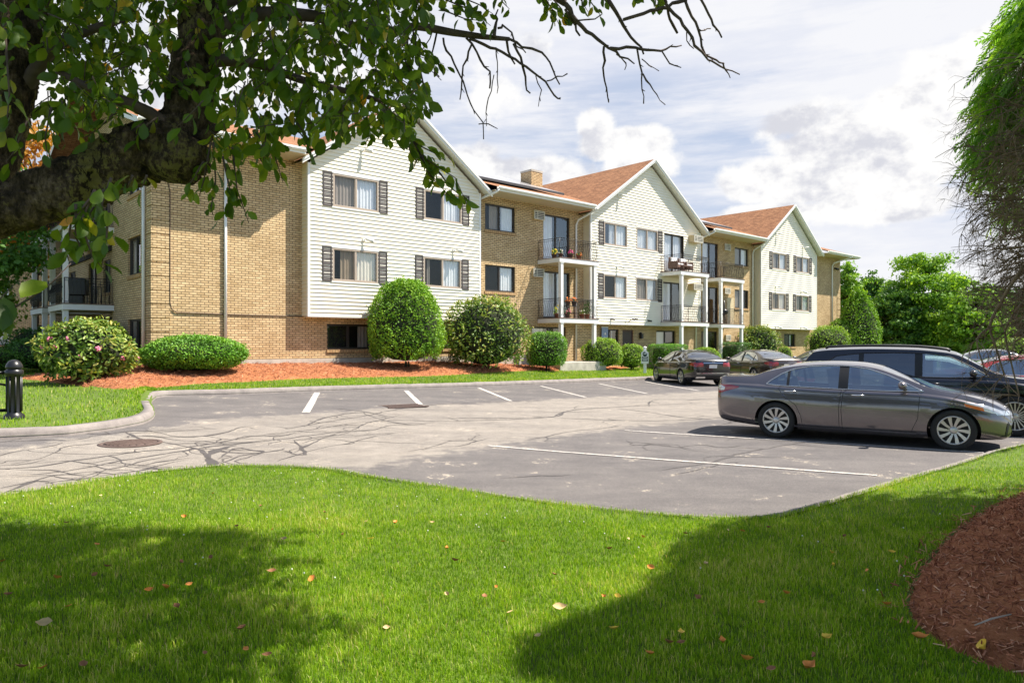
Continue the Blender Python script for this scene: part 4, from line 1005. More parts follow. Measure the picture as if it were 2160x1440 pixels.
# tiny white clover heads
n = 110; X = rng.uniform(-6, 4, n); Y = rng.uniform(4.5, 9.5, n); k = inside(NL, X, Y) & ~inside(bedP, X, Y); X, Y = X[k], Y[k]; mb = MB()
for x, y, z in zip(X, Y, near_z(X, Y)): mb.ball((x, y, z + .05), .0065, nu=5, nv=4)
tag(mb.build('clover_flowers', simple('clover_white', (.7, .7, .6), .8)), 'scattered tiny white clover heads in the near lawn', 'flowers', kind='stuff')

# fallen leaves, one by one where the photo shows them
LM = {'yellow': simple('yellow_leaf', (.80, .52, .05), .6, var=.2, vscale=30), 'orange': simple('orange_leaf', (.70, .25, .04), .6, var=.3, vscale=30), 'brown': simple('brown_leaf', (.30, .13, .05), .7, var=.3, vscale=30), 'tan': simple('tan_leaf', (.60, .42, .20), .7, var=.2, vscale=30)}
def fallen_leaf(px, py, colr, size, label, group=None):
    p = G(px, py, .15); z = float(near_z(np.array(p.x), np.array(p.y)))
    mb = MB(); n = 7; curl = random.uniform(.5, 1.3); V = []
    for i in range(n):
        t = i / (n - 1); w = .27 * math.sin(math.pi * min(1, t ** .85 * .97 + .02)) ** 1.1 * random.uniform(.85, 1.1); zc = curl * (t - .5) ** 2 * 1.2
        V += [((t - .5), -w, zc + w * curl * .9), ((t - .5), 0, zc), ((t - .5), w, zc + w * curl * .9)]
    F = [];
    for i in range(n - 1):
        for j in (0, 1): F.append((i * 3 + j, i * 3 + j + 1, i * 3 + 4 + j, i * 3 + 3 + j))
    a = random.random() * 6.28; tl = random.uniform(-.8, .8); mt = Matrix.Rotation(a, 4, 'Z') @ Matrix.Rotation(tl, 4, 'X') @ Matrix.Scale(size, 4)
    mb.mesh([mt @ Vector(v) for v in V], F, 0, True); o = mb.build('fallen_leaf', LM[colr], loc=(p.x, p.y, z + .052)); tag(o, label, 'leaf', group); return o
big = [(2079, 1388, 'yellow', .115, 'large yellow leaf in the shaded grass just below the red mulch bed'), (1741, 1366, 'yellow', .075, 'yellow leaf in the shaded grass left of the large yellow leaf'),
       (660, 1235, 'orange', .10, 'curled orange brown leaf at the tip of the left tree shadow'), (1437, 1356, 'yellow', .07, 'yellow leaf nearest the middle of the shaded bottom edge'), (1295, 1348, 'yellow', .06, 'upright yellow leaf at the left end of the shaded grass'),
       (1705, 1430, 'orange', .10, 'orange and brown leaf at the very bottom edge of the lawn'), (782, 1148, 'yellow', .065, 'pale yellow leaf lying in the sunny middle of the lawn'), (1375, 1216, 'orange', .075, 'orange leaf in sun just above the shadow of the conifer'),
       (1180, 1300, 'tan', .09, 'tan and brown crumpled leaf in sun left of the conifer shadow'), (1490, 1208, 'tan', .06, 'pinkish tan leaf on the edge of the conifer shadow'), (1305, 1279, 'yellow', .06, 'small yellow leaf touching the upper edge of the conifer shadow'),
       (1754, 1178, 'yellow', .06, 'yellow leaf in shade left of the mulch bed, the uppermost of three'), (1760, 1205, 'yellow', .055, 'yellow leaf in shade left of the mulch bed, the middle of three'), (1882, 1178, 'yellow', .055, 'small yellow leaf in shade close to the edge of the mulch bed'),
       (1574, 1412, 'orange', .065, 'upright pale orange leaf low in the shaded grass'), (1940, 1365, 'orange', .09, 'dull orange leaf in shade between mulch bed and yellow leaves'), (118, 1240, 'orange', .085, 'orange leaf in the tree shadow at the far left of the lawn'),
       (313, 1265, 'orange', .06, 'orange leaf in the middle of the tree shadow'), (95, 1335, 'tan', .09, 'pair of pale tan leaves low in the tree shadow')]
for b_ in big: fallen_leaf(*b_)
shade = [(140, 1115), (205, 1165), (447, 1193), (18, 1275), (350, 1260), (195, 1235), (225, 1215), (398, 1250), (380, 1205), (573, 1218), (145, 1300), (432, 1400), (508, 1345), (520, 1390), (563, 1402), (45, 1428), (90, 1430), (178, 1425), (375, 1300), (2, 1200)]
for k, (x, y) in enumerate(shade): fallen_leaf(x, y, ('brown', 'orange', 'brown')[k % 3], random.uniform(.045, .07), 'small brown or orange leaf in the tree shadow on the left of the lawn', 'small fallen leaves in the left tree shadow')
sun = [(450, 1048), (550, 1077), (212, 1058), (390, 1100), (498, 1122), (600, 1150), (575, 1130), (685, 1093), (772, 1113), (833, 1117), (724, 1140), (912, 1115), (942, 1170), (960, 1195), (945, 1268), (1048, 1253), (1022, 1275), (1075, 1310), (1060, 1155), (1285, 1175), (1325, 1152), (1355, 1147), (1447, 1138), (1535, 1128), (1565, 1130), (1620, 1122), (815, 1340), (1275, 1280), (1170, 1230), (1133, 1362)]
for k, (x, y) in enumerate(sun): fallen_leaf(x, y, ('orange', 'brown', 'tan')[k % 3], random.uniform(.04, .065), 'small dry orange or brown leaf in the sunlit part of the lawn', 'small fallen leaves in the sunny grass')
dk = [(1435, 1377), (1525, 1376), (1410, 1377), (1605, 1290), (1475, 1283), (1660, 1270), (1720, 1405), (1370, 1400), (1625, 1432), (1870, 1290), (1780, 1145), (1830, 1215)]
for k, (x, y) in enumerate(dk): fallen_leaf(x, y, ('brown', 'orange')[k % 2], random.uniform(.045, .07), 'small brown or orange leaf in the conifer shadow on the right of the lawn', 'small fallen leaves in the conifer shadow')
sp = G(2095, 1336, .2); mb = MB(); zz = float(bed_z(np.array(sp.x), np.array(sp.y))); mb.tube([(sp.x - .12, sp.y - .03, zz + .03), (sp.x, sp.y + .01, zz + .05), (sp.x + .14, sp.y + .06, zz + .055)], [.004, .006, .004], 5)
tag(mb.build('stick', simple('grey_twig', (.42, .34, .27), .8)), 'short grey stick lying on the red mulch', 'stick')
# ------------------------------------------------------------------ parked cars
def pchip(pts):
    x = np.array([p[0] for p in pts], float); y = np.array([p[1] for p in pts], float); h = np.diff(x); d = np.diff(y) / h; m = np.zeros(len(x))
    for i in range(1, len(x) - 1):
        if d[i - 1] * d[i] > 0:
            w1 = 2 * h[i] + h[i - 1]; w2 = h[i] + 2 * h[i - 1]; m[i] = (w1 + w2) / (w1 / d[i - 1] + w2 / d[i])
    m[0] = d[0]; m[-1] = d[-1]
    def f(t):
        i = int(np.clip(np.searchsorted(x, t) - 1, 0, len(h) - 1)); s = (t - x[i]) / h[i]; s = min(1, max(0, s))
        return (1 + 2 * s) * (1 - s) ** 2 * y[i] + s * (1 - s) ** 2 * h[i] * m[i] + s * s * (3 - 2 * s) * y[i + 1] + s * s * (s - 1) * h[i] * m[i + 1]
    return f
def paint(name, c, metal=.55, rough=.32):
    m, nt, b = newmat(name); v = mapping(nt); n = tnoise(nt, v, 2.5, 4)
    nt.links.new(ramp(nt, n, [(.3, tuple(x * .93 for x in c)), (.7, tuple(x * 1.07 for x in c))]), b.inputs['Base Color'])
    b.inputs['Metallic'].default_value = metal; b.inputs['Roughness'].default_value = rough; b.inputs['Coat Weight'].default_value = 1.0; b.inputs['Coat Roughness'].default_value = .02
    return m
M['tyre'] = simple('tyre_rubber', (.018, .018, .018), .85, var=.25, vscale=10)
M['alloy'] = simple('silver_alloy', (.55, .54, .52), .32, .75, var=.05)
M['chrome'] = simple('chrome', (.75, .75, .76), .12, 1.0, var=.02)
M['rubber'] = simple('black_trim', (.012, .012, .013), .5, var=.1)
M['red_lamp'] = simple('red_lamp_lens', (.30, .006, .008), .12, var=.1, spec=.7, coat=.8)
M['clear_lamp'] = simple('clear_lamp_lens', (.55, .56, .58), .1, .4, var=.2, vscale=20, coat=.8)
M['amber'] = simple('amber_lens', (.75, .17, .01), .15, coat=.6)
M['plate'] = simple('white_plate', (.70, .70, .68), .4)
M['seat'] = simple('grey_seat_cloth', (.10, .095, .09), .85)
M['dash'] = simple('dark_dashboard', (.03, .03, .03), .6)
M['carglass'] = glassmat('car_glass', (.66, .80, .80), .32)
M['tint'] = glassmat('tinted_car_glass', (.06, .065, .07), .18)

LOWER = [(0, .87), (.06, .935), (.16, .975), (.30, .992), (.46, .994), (.60, .996), (.70, .993), (.78, .980), (.86, .958), (.91, .958), (.96, .950), (1.0, .93)]
class Shell:
    def __init__(s, sp):
        s.sp = sp; L = sp['L']; s.zt = pchip(sp['top']); s.zs = pchip(sp['belt']); s.zb = pchip(sp['bot']); s.w = pchip(sp['plan'])
        xs = set(np.linspace(.12, L - .12, sp.get('n', 70)).tolist()) | {0, .015, .04, .075, L, L - .015, L - .04, L - .075} | {sp['ws'][0], sp['ws'][1], sp['rg'][0], sp['rg'][1]}
        xs = sorted(xs); s.xs = [x for i, x in enumerate(xs) if i == 0 or x - xs[i - 1] > .006 or x in (*sp['ws'], *sp['rg'])]
        s.H = max(z for _, z in sp['top']); s.rings = [s.ring(x) for x in s.xs]; s.nl = len(LOWER); s.ng = 9; s.nt = 10
    def ring(s, x):
        sp = s.sp; zt = s.zt(x); zs = min(s.zs(x), zt - .055); zb = min(s.zb(x), zs - .05); w = s.w(x)
        g = max(0, min(1, (zt - zs) / (s.H - s.zs(x)))); gs = g * g * (3 - 2 * g)
        yr = (1 - gs) * .86 * w + gs * sp['roofw']; zr = zt - (.012 + .05 * gs)
        pts = [(w * f, zb + (zs - zb) * t) for t, f in LOWER]
        y0, z0 = w * .905, zs + .010; z1 = max(zr, z0 + .012)
        for k in range(9):
            t = k / 8; pts.append((y0 + (yr - y0) * t + .018 * math.sin(math.pi * t) * gs, z0 + (z1 - z0) * t))
        z1b = max(zt, z1 + .004)
        for k in range(1, 11):
            u = k / 10; pts.append((yr * (1 - u), z1 + (z1b - z1) * (1 - (1 - u) ** 2.4)))
        L = sp['L']; bf, br = sp.get('bowf', .16), sp.get('bowr', .10)
        sf = max(0, (x - L + 1.2) / 1.2) ** 1.5; sr = max(0, (1.0 - x) / 1.0) ** 1.5
        W = sp['plan_max']
        return [(x - bf * sf * (y / W) ** 2.2 + br * sr * (y / W) ** 2.2, y, z) for y, z in pts]
    def bmesh(s):
        bm = bmesh.new(); z = bm.faces.layers.int.new('zone'); kx = bm.faces.layers.int.new('st')
        n = len(s.rings[0]); nl, ng = s.nl, s.ng; V = []
        for r in s.rings:
            row = [bm.verts.new(p) for p in r]; mir = [row[i] if i == n - 1 else bm.verts.new((r[i][0], -r[i][1], r[i][2])) for i in range(n)]
            V.append((row, mir))
        for i in range(len(V) - 1):
            for j in range(n - 1):
                zone = 0 if j < nl - 1 else (0 if j == nl - 1 else (1 if j < nl + ng - 1 else 2))
                if zone == 2 and j == nl + ng - 1: zone = 3
                for sd in (0, 1):
                    a, b = V[i][sd], V[i + 1][sd]; q = [a[j], b[j], b[j + 1], a[j + 1]]
                    if sd == 0: q = q[::-1]
                    if len(set(q)) == 4:
                        f = bm.faces.new(q); f[z] = zone; f[kx] = i; f.smooth = True
            q = [V[i][0][0], V[i][1][0], V[i + 1][1][0], V[i + 1][0][0]]; f = bm.faces.new(q[::-1]); f[z] = 5
        for e, rev in ((0, True), (-1, False)):
            row, mir = V[e]
            for j in range(n - 1):
                q = [row[j], row[j + 1], mir[j + 1], mir[j]] if j < n - 2 else [row[j], row[j + 1], mir[j]]
                f = bm.faces.new(q if not rev else q[::-1]); f[z] = 4; f.smooth = True
        bmesh.ops.recalc_face_normals(bm, faces=bm.faces); return bm, z, kx
def poly_in(poly, x, y):
    r = False; j = len(poly) - 1
    for i in range(len(poly)):
        a, b = poly[i], poly[j]
        if (a[1] > y) != (b[1] > y) and x < (b[0] - a[0]) * (y - a[1]) / (b[1] - a[1]) + a[0]: r = not r
        j = i
    return r
def cut(bm, zl, poly, zones):
    """score the outline (x, z) into both sides of the shell"""
    x0, x1 = min(p[0] for p in poly) - .03, max(p[0] for p in poly) + .03; z0, z1 = min(p[1] for p in poly) - .03, max(p[1] for p in poly) + .03
    for i in range(len(poly)):
        a, b = poly[i], poly[(i + 1) % len(poly)]
        F = []
        for f in bm.faces:
            if f[zl] in zones:
                c = f.calc_center_median()
                if x0 - .05 < c.x < x1 + .05 and z0 - .05 < c.z < z1 + .05: F.append(f)
        geom = F + list({e for f in F for e in f.edges}) + list({v for f in F for v in f.verts})
        if geom: bmesh.ops.bisect_plane(bm, geom=geom, dist=1e-5, plane_co=(a[0], 0, a[1]), plane_no=(b[1] - a[1], 0, -(b[0] - a[0])))
def round_poly(pts, n=4, r=.3):
    """soften the corners of an outline"""
    out = []; k = len(pts)
    for i in range(k):
        p, a, b = Vector(pts[i]), Vector(pts[i - 1]), Vector(pts[(i + 1) % k])
        s, e = p + (a - p) * r, p + (b - p) * r
        for t in np.linspace(0, 1, n): out.append(tuple((s * (1 - t) + p * t) * (1 - t) + (p * (1 - t) + e * t) * t))
    return out
def side_pt(bvh, x, z, sd, off=0.004):
    h = bvh.ray_cast(Vector((x, 2 * sd, z)), Vector((0, -sd, 0)))
    return (h[0] + h[1] * off * (1 if h[1].y * sd > 0 else -1)) if h[0] else None
def patch(mb, bvh, poly, axis, sd, off, m=0, cuts=4):
    """a thin shaped piece laid on the shell: outline in (x, z) from the side or (y, z) from an end"""
    bm = bmesh.new(); vs = [bm.verts.new((p[0], p[1], 0)) for p in poly]; f = bm.faces.new(vs); bmesh.ops.triangulate(bm, faces=[f])
    bmesh.ops.subdivide_edges(bm, edges=list(bm.edges), cuts=cuts, use_grid_fill=True)
    bm.verts.index_update(); V = []; ok = []
    for v in bm.verts:
        if axis == 'side': h = bvh.ray_cast(Vector((v.co.x, 2 * sd, v.co.y)), Vector((0, -sd, 0)))
        else: h = bvh.ray_cast(Vector((sd * 9 + 2.4, v.co.x, v.co.y)), Vector((-sd, 0, 0)))
        if h[0]:
            d = Vector((0, sd, 0)) if axis == 'side' else Vector((sd, 0, 0)); nn = h[1] if h[1].dot(d) > 0 else -h[1]
            V.append(h[0] + nn * off); ok.append(True)
        else: V.append(Vector((0, 0, 0))); ok.append(False)
    F = [[v.index for v in f.verts] for f in bm.faces if all(ok[v.index] for v in f.verts)]
    mb.mesh([tuple(v) for v in V], F, m, True); bm.free()

def make_wheel(Rr, rr, wd, style):
    w = empty('wheel'); t = MB()
    t.lathe([(rr - .005, -wd / 2 + .02), (rr + .03, -wd / 2 + .005), (Rr - .03, -wd / 2), (Rr - .006, -wd / 2 + .02), (Rr, -wd / 2 + .05), (Rr, wd / 2 - .05), (Rr - .006, wd / 2 - .02), (Rr - .03, wd / 2), (rr + .03, wd / 2 - .005), (rr - .005, wd / 2 - .02)], 48, axis='y')
    t.build('tyre', M['tyre'], w)
    r = MB(); o = wd / 2 - .012
    r.lathe([(rr, o - .02), (rr + .004, o), (rr - .014, o + .004), (rr - .022, o - .012), (rr - .03, -wd / 2 + .03)], 48, axis='y')
    r.lathe([(rr - .03, o - .09), (.001, o - .10)], 32, m=1, axis='y')
    r.lathe([(.062, o - .05), (.058, o - .012), (.03, o - .004), (.001, o - .004)], 24, axis='y')
    n = {'ten': 10, 'multi': 20, 'five': 5}[style]
    for k in range(n):
        a = 2 * math.pi * k / n ; tw = .16 if style == 'ten' else 0.0
        wi, wo = {'ten': (.017, .030), 'multi': (.010, .010), 'five': (.040, .050)}[style]
        P = []
        for rad, hw, yo in ((.05, wi, o - .022), (rr * .55, (wi + wo) / 2 * .9, o - .010), (rr - .018, wo, o - .004)):
            aa = a + tw * (rad - .05) / rr
            c = Vector((math.cos(aa) * rad, 0, math.sin(aa) * rad)); s = Vector((-math.sin(aa), 0, math.cos(aa))) * hw
            P.append([c - s + Vector((0, yo, 0)), c + s + Vector((0, yo, 0)), c + s * .8 + Vector((0, yo - .035, 0)), c - s * .8 + Vector((0, yo - .035, 0))])
        V = [p for q in P for p in q]; F = []
        for i in range(2):
            for j in range(4): F.append((i * 4 + j, i * 4 + (j + 1) % 4, i * 4 + 4 + (j + 1) % 4, i * 4 + 4 + j))
        r.mesh(V, F, 0, False)
    for k in range(5):
        a = 2 * math.pi * k / 5 + .3; r.lathe([(.011, o - .01), (.011, o + .0), (.001, o + .0)], 8, m=1, axis='y', c=(math.cos(a) * .055 * 1.5, 0, math.sin(a) * .055 * 1.5))
    r.build('rim', [M['alloy'], M['rubber']], w)
    return w

def make_car(name, label, sp, pm, loc, heading, cat='car', group=None):
    car = empty(name, loc, heading); tag(car, label, cat, group)
    L = sp['L']; X0 = (sp['xr'] + sp['xf']) / 2
    sh = Shell(sp); bm, zl, kx = sh.bmesh(); bvh = BVHTree.FromBMesh(bm)
    def xf(p): return (p[0] - X0, p[1], p[2])
    class CB(MB):
        def build(s, nm, mats, parent=None, loc=None, merge=False):
            s.v = [xf(p) for p in s.v]; return super().build(nm, mats, parent, loc, merge)
    Ra = sp['R'] + sp.get('arch', .055)
    for xc in (sp['xr'], sp['xf']):
        c = [(xc + Ra * math.cos(a), sp['R'] - .01 + Ra * math.sin(a)) for a in np.linspace(0, 2 * math.pi, 36, endpoint=False)]
        cut(bm, zl, c, (0,))
        dead = [f for f in bm.faces if f[zl] in (0, 5) and (f.calc_center_median().x - xc) ** 2 + (f.calc_center_median().z - sp['R'] + .01) ** 2 < Ra * Ra and abs(f.calc_center_median().y) > .45]
        bmesh.ops.delete(bm, geom=dead, context='FACES')
    for wn, poly in sp['win'].items(): cut(bm, zl, poly, (1,))
    for dn, poly in sp['doors'].items(): cut(bm, zl, poly, (0, 1))
    bins = {}
    for f in bm.faces:
        c = f.calc_center_median(); key = 'body'; z = f[zl]
        if z == 1:
            for wn, poly in sp['win'].items():
                if poly_in(poly, c.x, c.z): key = 'side_window_' + wn + ('L' if c.y > 0 else 'R')
            if key == 'body' and poly_in(sp['pillar'], c.x, c.z): key = 'pillar' + ('L' if c.y > 0 else 'R') + ('f' if c.x > 1.9 else 'r')
        if key == 'body' and z in (0, 1):
            for dn, poly in sp['doors'].items():
                if poly_in(poly, c.x, c.z): key = 'door_' + dn + ('L' if c.y > 0 else 'R')
        if z == 2:
            x = sh.xs[f[kx]]
            if sp['ws'][0] - 1e-6 <= x < sp['ws'][1] - 1e-6: key = 'windshield'
            elif sp['rg'][0] - 1e-6 <= x < sp['rg'][1] - 1e-6: key = 'rear_window'
        if z == 5: key = 'under'
        if c.z < sp.get('skirt', 0) and z in (0, 4): key = 'under'
        bins.setdefault(key, []).append(f)
    def extract(faces, nm, mats, parent, shrink=0.0):
        idx = {}; V = []; F = []
        for f in faces:
            q = []
            for v in f.verts:
                if v not in idx: idx[v] = len(V); V.append(xf(v.co - v.normal * shrink))
                q.append(idx[v])
            F.append(q)
        me = bpy.data.meshes.new(nm); me.from_pydata(V, [], F); me.polygons.foreach_set('use_smooth', [True] * len(F)); me.update()
        me.set_sharp_from_angle(angle=R(38)); return link(nm, me, mats, parent)
    bm.normal_update()
    body = extract(bins['body'], 'body', pm, car)
    for k in ('pillarLf', 'pillarRf', 'pillarLr', 'pillarRr'):
        if k in bins: extract(bins[k], 'pillar', M['rubber'], car)
    if 'under' in bins: extract(bins['under'], 'underbody', M['rubber'], car)
    doors = {}
    for k, fs in bins.items():
        if k.startswith('door_'): doors[k] = extract(fs, 'door', pm, car)
    gl = sp.get('glass', 'carglass')
    for k, fs in bins.items():
        if k.startswith('side_window_'): extract(fs, 'side_window', M[sp.get('tints', {}).get(k[12:-1], gl)], car, .004)
        if k in ('windshield', 'rear_window'): extract(fs, k, M[gl if k == 'windshield' else sp.get('rearglass', gl)], car, .003)
    # door gaps, window trim, handles
    for k, o in doors.items():
        dn = k[5:-1]; sd = 1 if k.endswith('L') else -1; poly = sp['doors'][dn]; t = CB(); P = []
        for i in range(len(poly)):
            a, b = poly[i], poly[(i + 1) % len(poly)]; n = max(2, int(math.hypot(b[0] - a[0], b[1] - a[1]) / .05))
            for u in np.linspace(0, 1, n, endpoint=False):
                q = side_pt(bvh, a[0] + (b[0] - a[0]) * u, a[1] + (b[1] - a[1]) * u, sd, .0004)
                if q: P.append(q)
        if P: P.append(P[0]); t.tube(P, .0045, 5, cap=False); t.build('door_gap', M['rubber'], o)
        hx, hz = sp['handles'][dn]; q = side_pt(bvh, hx, hz, sd, .02); q2 = side_pt(bvh, hx + .2, hz, sd, .02)
        if q and q2:
            h = CB(); o0, o1 = side_pt(bvh, hx, hz, sd, -.005), side_pt(bvh, hx + .2, hz, sd, -.005)
            h.tube([o0, q, q * .5 + q2 * .5 + Vector((0, sd * .012, 0)), q2, o1], [.010, .013, .014, .013, .010], 6); h.build('door_handle', M['chrome'] if sp.get('chrome', True) else pm, o)
    for sd in (1, -1):
        tr = CB(); out = sp['dlo']; P = []
        for i in range(len(out)):
            a, b = out[i], out[(i + 1) % len(out)]; n = max(2, int(math.hypot(b[0] - a[0], b[1] - a[1]) / .04))
            for u in np.linspace(0, 1, n, endpoint=False):
                q = side_pt(bvh, a[0] + (b[0] - a[0]) * u, a[1] + (b[1] - a[1]) * u, sd, .002)
                if q: P.append(q)
        if len(P) > 4: P.append(P[0]); tr.tube(P, .009, 5, cap=False)
        tr.build('window_trim', M['chrome'] if sp.get('chrome', True) else M['rubber'], car)
    # wheel wells
    for xc in (sp['xr'], sp['xf']):
        for sd in (1, -1):
            ww = CB(); yo = sh.w(xc) * .965; V = []; F = []; n = 20
            for i in range(n + 1):
                a = math.pi * i / n - .12 + .24 * 0; x = xc + Ra * math.cos(a); z = sp['R'] - .01 + Ra * math.sin(a)
                V += [(x, sd * yo, z), (x, sd * .45, z)]
            F = [(2 * i, 2 * i + 1, 2 * i + 3, 2 * i + 2) for i in range(n)]; F.append([2 * i + 1 for i in range(n + 1)])
            ww.mesh(V, F, 0, False)
            ww.build('wheel_arch', M['rubber'], car)
    # interior: floor, dash, seats, steering wheel
    it = CB(); zf = sp['seat']; wi = sp['roofw']
    it.box(sp['rg'][0] + .2, sp['ws'][1] - .1, -wi - .1, wi + .1, .25, .32); it.box(sp['ws'][1] - .55, sp['ws'][1] - .02, -wi - .12, wi + .12, .35, zf + .42, m=0)
    for (sx, ys) in ((sp['sx'][0], (-.38, .38)), (sp['sx'][1], (-.32, .32))):
        for y in ys:
            it.bbox(sx, sx + .5, y - .25, y + .25, zf - .18, zf + .05, .06, m=1); it.mesh([(sx - .14 * (k > 1), y + q * .24, zf + .05 + (k > 1) * .56) if 0 else p for k, p in enumerate([])], [])
            V = []
            for h, dx, hw in ((0, 0, .25), (.3, -.05, .25), (.52, -.11, .20), (.56, -.12, .12), (.74, -.15, .12)):
                V += [(sx + .06 + dx, y - hw, zf + h), (sx + .06 + dx, y + hw, zf + h), (sx - .08 + dx, y + hw, zf + h), (sx - .08 + dx, y - hw, zf + h)]
            F = [(i * 4 + j, i * 4 + (j + 1) % 4, i * 4 + 4 + (j + 1) % 4, i * 4 + 4 + j) for i in range(4) for j in range(4)] + [(16, 17, 18, 19)]
            it.mesh(V, F, 1, False)
    it.build('interior', [M['dash'], M['seat']], car)
    sw = CB(); c = Vector((sp['ws'][1] - .62, .38, zf + .36))
    sw.tube([c + Vector((.09 * math.sin(a), .19 * math.cos(a), .17 * math.sin(a))) for a in np.linspace(0, 2 * math.pi, 25)], .016, 6, cap=False); sw.tube([c, c + Vector((.3, 0, -.12))], .03, 6); sw.tube([c - Vector((0, .18, 0)), c + Vector((0, .18, 0))], .014, 5)
    sw.build('steering_wheel', M['dash'], car)
    # mirrors
    for sd in (1, -1):
        mx, mz = sp['mirror']; q = side_pt(bvh, mx, mz, sd, 0)
        if not q: continue
        mi = CB(); mi.tube([q, q + Vector((-.02, sd * .10, .02))], [.03, .022], 6, m=1); mi.ball(q + Vector((-.03, sd * .19, .07)), .1, m=0, nu=14, nv=9, sq=(.72, 1.15, .72))
        mi.build('side_mirror', [pm, M['rubber']], car)
    # lamps, plate, grille
    def lamps(nm, items, parent=car):
        for sd in (1, -1):
            b_ = CB()
            for it_ in items:
                poly, ax, off, mi = it_
                if ax == 'side': patch(b_, bvh, poly, 'side', sd, off, mi)
                else: patch(b_, bvh, [(p[0] * sd, p[1]) for p in poly], 'end', ax, off, mi)
                if sp.get('splitlamps'): b_.build(nm, [M['red_lamp'], M['clear_lamp'], M['amber'], M['rubber'], M['chrome']], parent); b_ = CB()
            if b_.v: b_.build(nm, [M['red_lamp'], M['clear_lamp'], M['amber'], M['rubber'], M['chrome']], parent)
    lamps('taillight', sp['tail']); lamps('headlight', sp['head'])
    for nm, items in sp.get('extra', {}).items():
        for poly, ax, off, mi in items:
            for sd in ((1, -1) if ax == 'side' else (0,)):
                b_ = CB()
                patch(b_, bvh, poly, 'side' if ax == 'side' else 'end', sd or ax, off, mi)
                b_.build(nm, [M['rubber'], M['chrome'], M['plate'], M['red_lamp'], pm], car)
    if sp.get('fin'):
        fx = sp['fin']; b_ = CB(); z = sh.zt(fx); b_.mesh([(fx - .12, -.025, z - .01), (fx - .12, .025, z - .01), (fx + .10, .02, z - .01), (fx + .10, -.02, z - .01), (fx - .10, 0, z + .065), (fx - .04, 0, z + .06)], [(0, 1, 4), (1, 2, 5, 4), (2, 3, 5), (3, 0, 4, 5)], 0, True); b_.build('roof_antenna', pm, car)
    if sp.get('rails'):
        for sd in (1, -1):
            b_ = CB(); P = []
            for x in np.linspace(*sp['rails'], 14):
                zz = sh.zt(x); P.append(Vector((x, sd * (sp['roofw'] - .02), zz + .01)))
            e = [P[0] + Vector((-.06, 0, -.03))] + P + [P[-1] + Vector((.06, 0, -.03))]; b_.tube(e, .026, 7); b_.build('roof_rail', M['rubber'], car)
    w0 = make_wheel(sp['R'], sp['rim'], .225, sp['wheel'])
    first = True
    for xc in (sp['xr'], sp['xf']):
        for sd in (1, -1):
            w = w0 if first else copy_tree(w0); first = False
            w.parent = car; w.location = (xc - X0, sd * (sh.w(xc) - .125), sp['R']); w.rotation_euler = (0, random.random() * 1.2, 0) if sd > 0 else (0, random.random(), math.pi)
    bm.free()
    return car

camry_dlo = [(1.02, 1.005), (1.10, 1.075), (1.28, 1.20), (1.48, 1.29), (1.75, 1.345), (2.1, 1.368), (2.45, 1.36), (2.75, 1.315), (3.05, 1.215), (3.35, 1.08), (3.60, .955), (3.0, .945), (2.3, .952), (1.6, .970), (1.2, .985)]
def clip_dlo(d, xa, xb):
    out = []; n = len(d)
    for i in range(n):
        a, b = d[i], d[(i + 1) % n]
        for (p, q) in ((a, b),):
            ina, inb = xa <= p[0] <= xb, xa <= q[0] <= xb
            if ina: out.append(p)
            cr = []
            for xx in (xa, xb):
                if (p[0] - xx) * (q[0] - xx) < 0: t = (xx - p[0]) / (q[0] - p[0]); cr.append((t, (xx, p[1] + (q[1] - p[1]) * t)))
            for t, c in sorted(cr): out.append(c)
    return out
def ins(poly, k=.02):
    cx = sum(p[0] for p in poly) / len(poly); cz = sum(p[1] for p in poly) / len(poly)
    return [(p[0] + (cx - p[0]) * k, p[1] + (cz - p[1]) * k * 1.5) for p in poly]
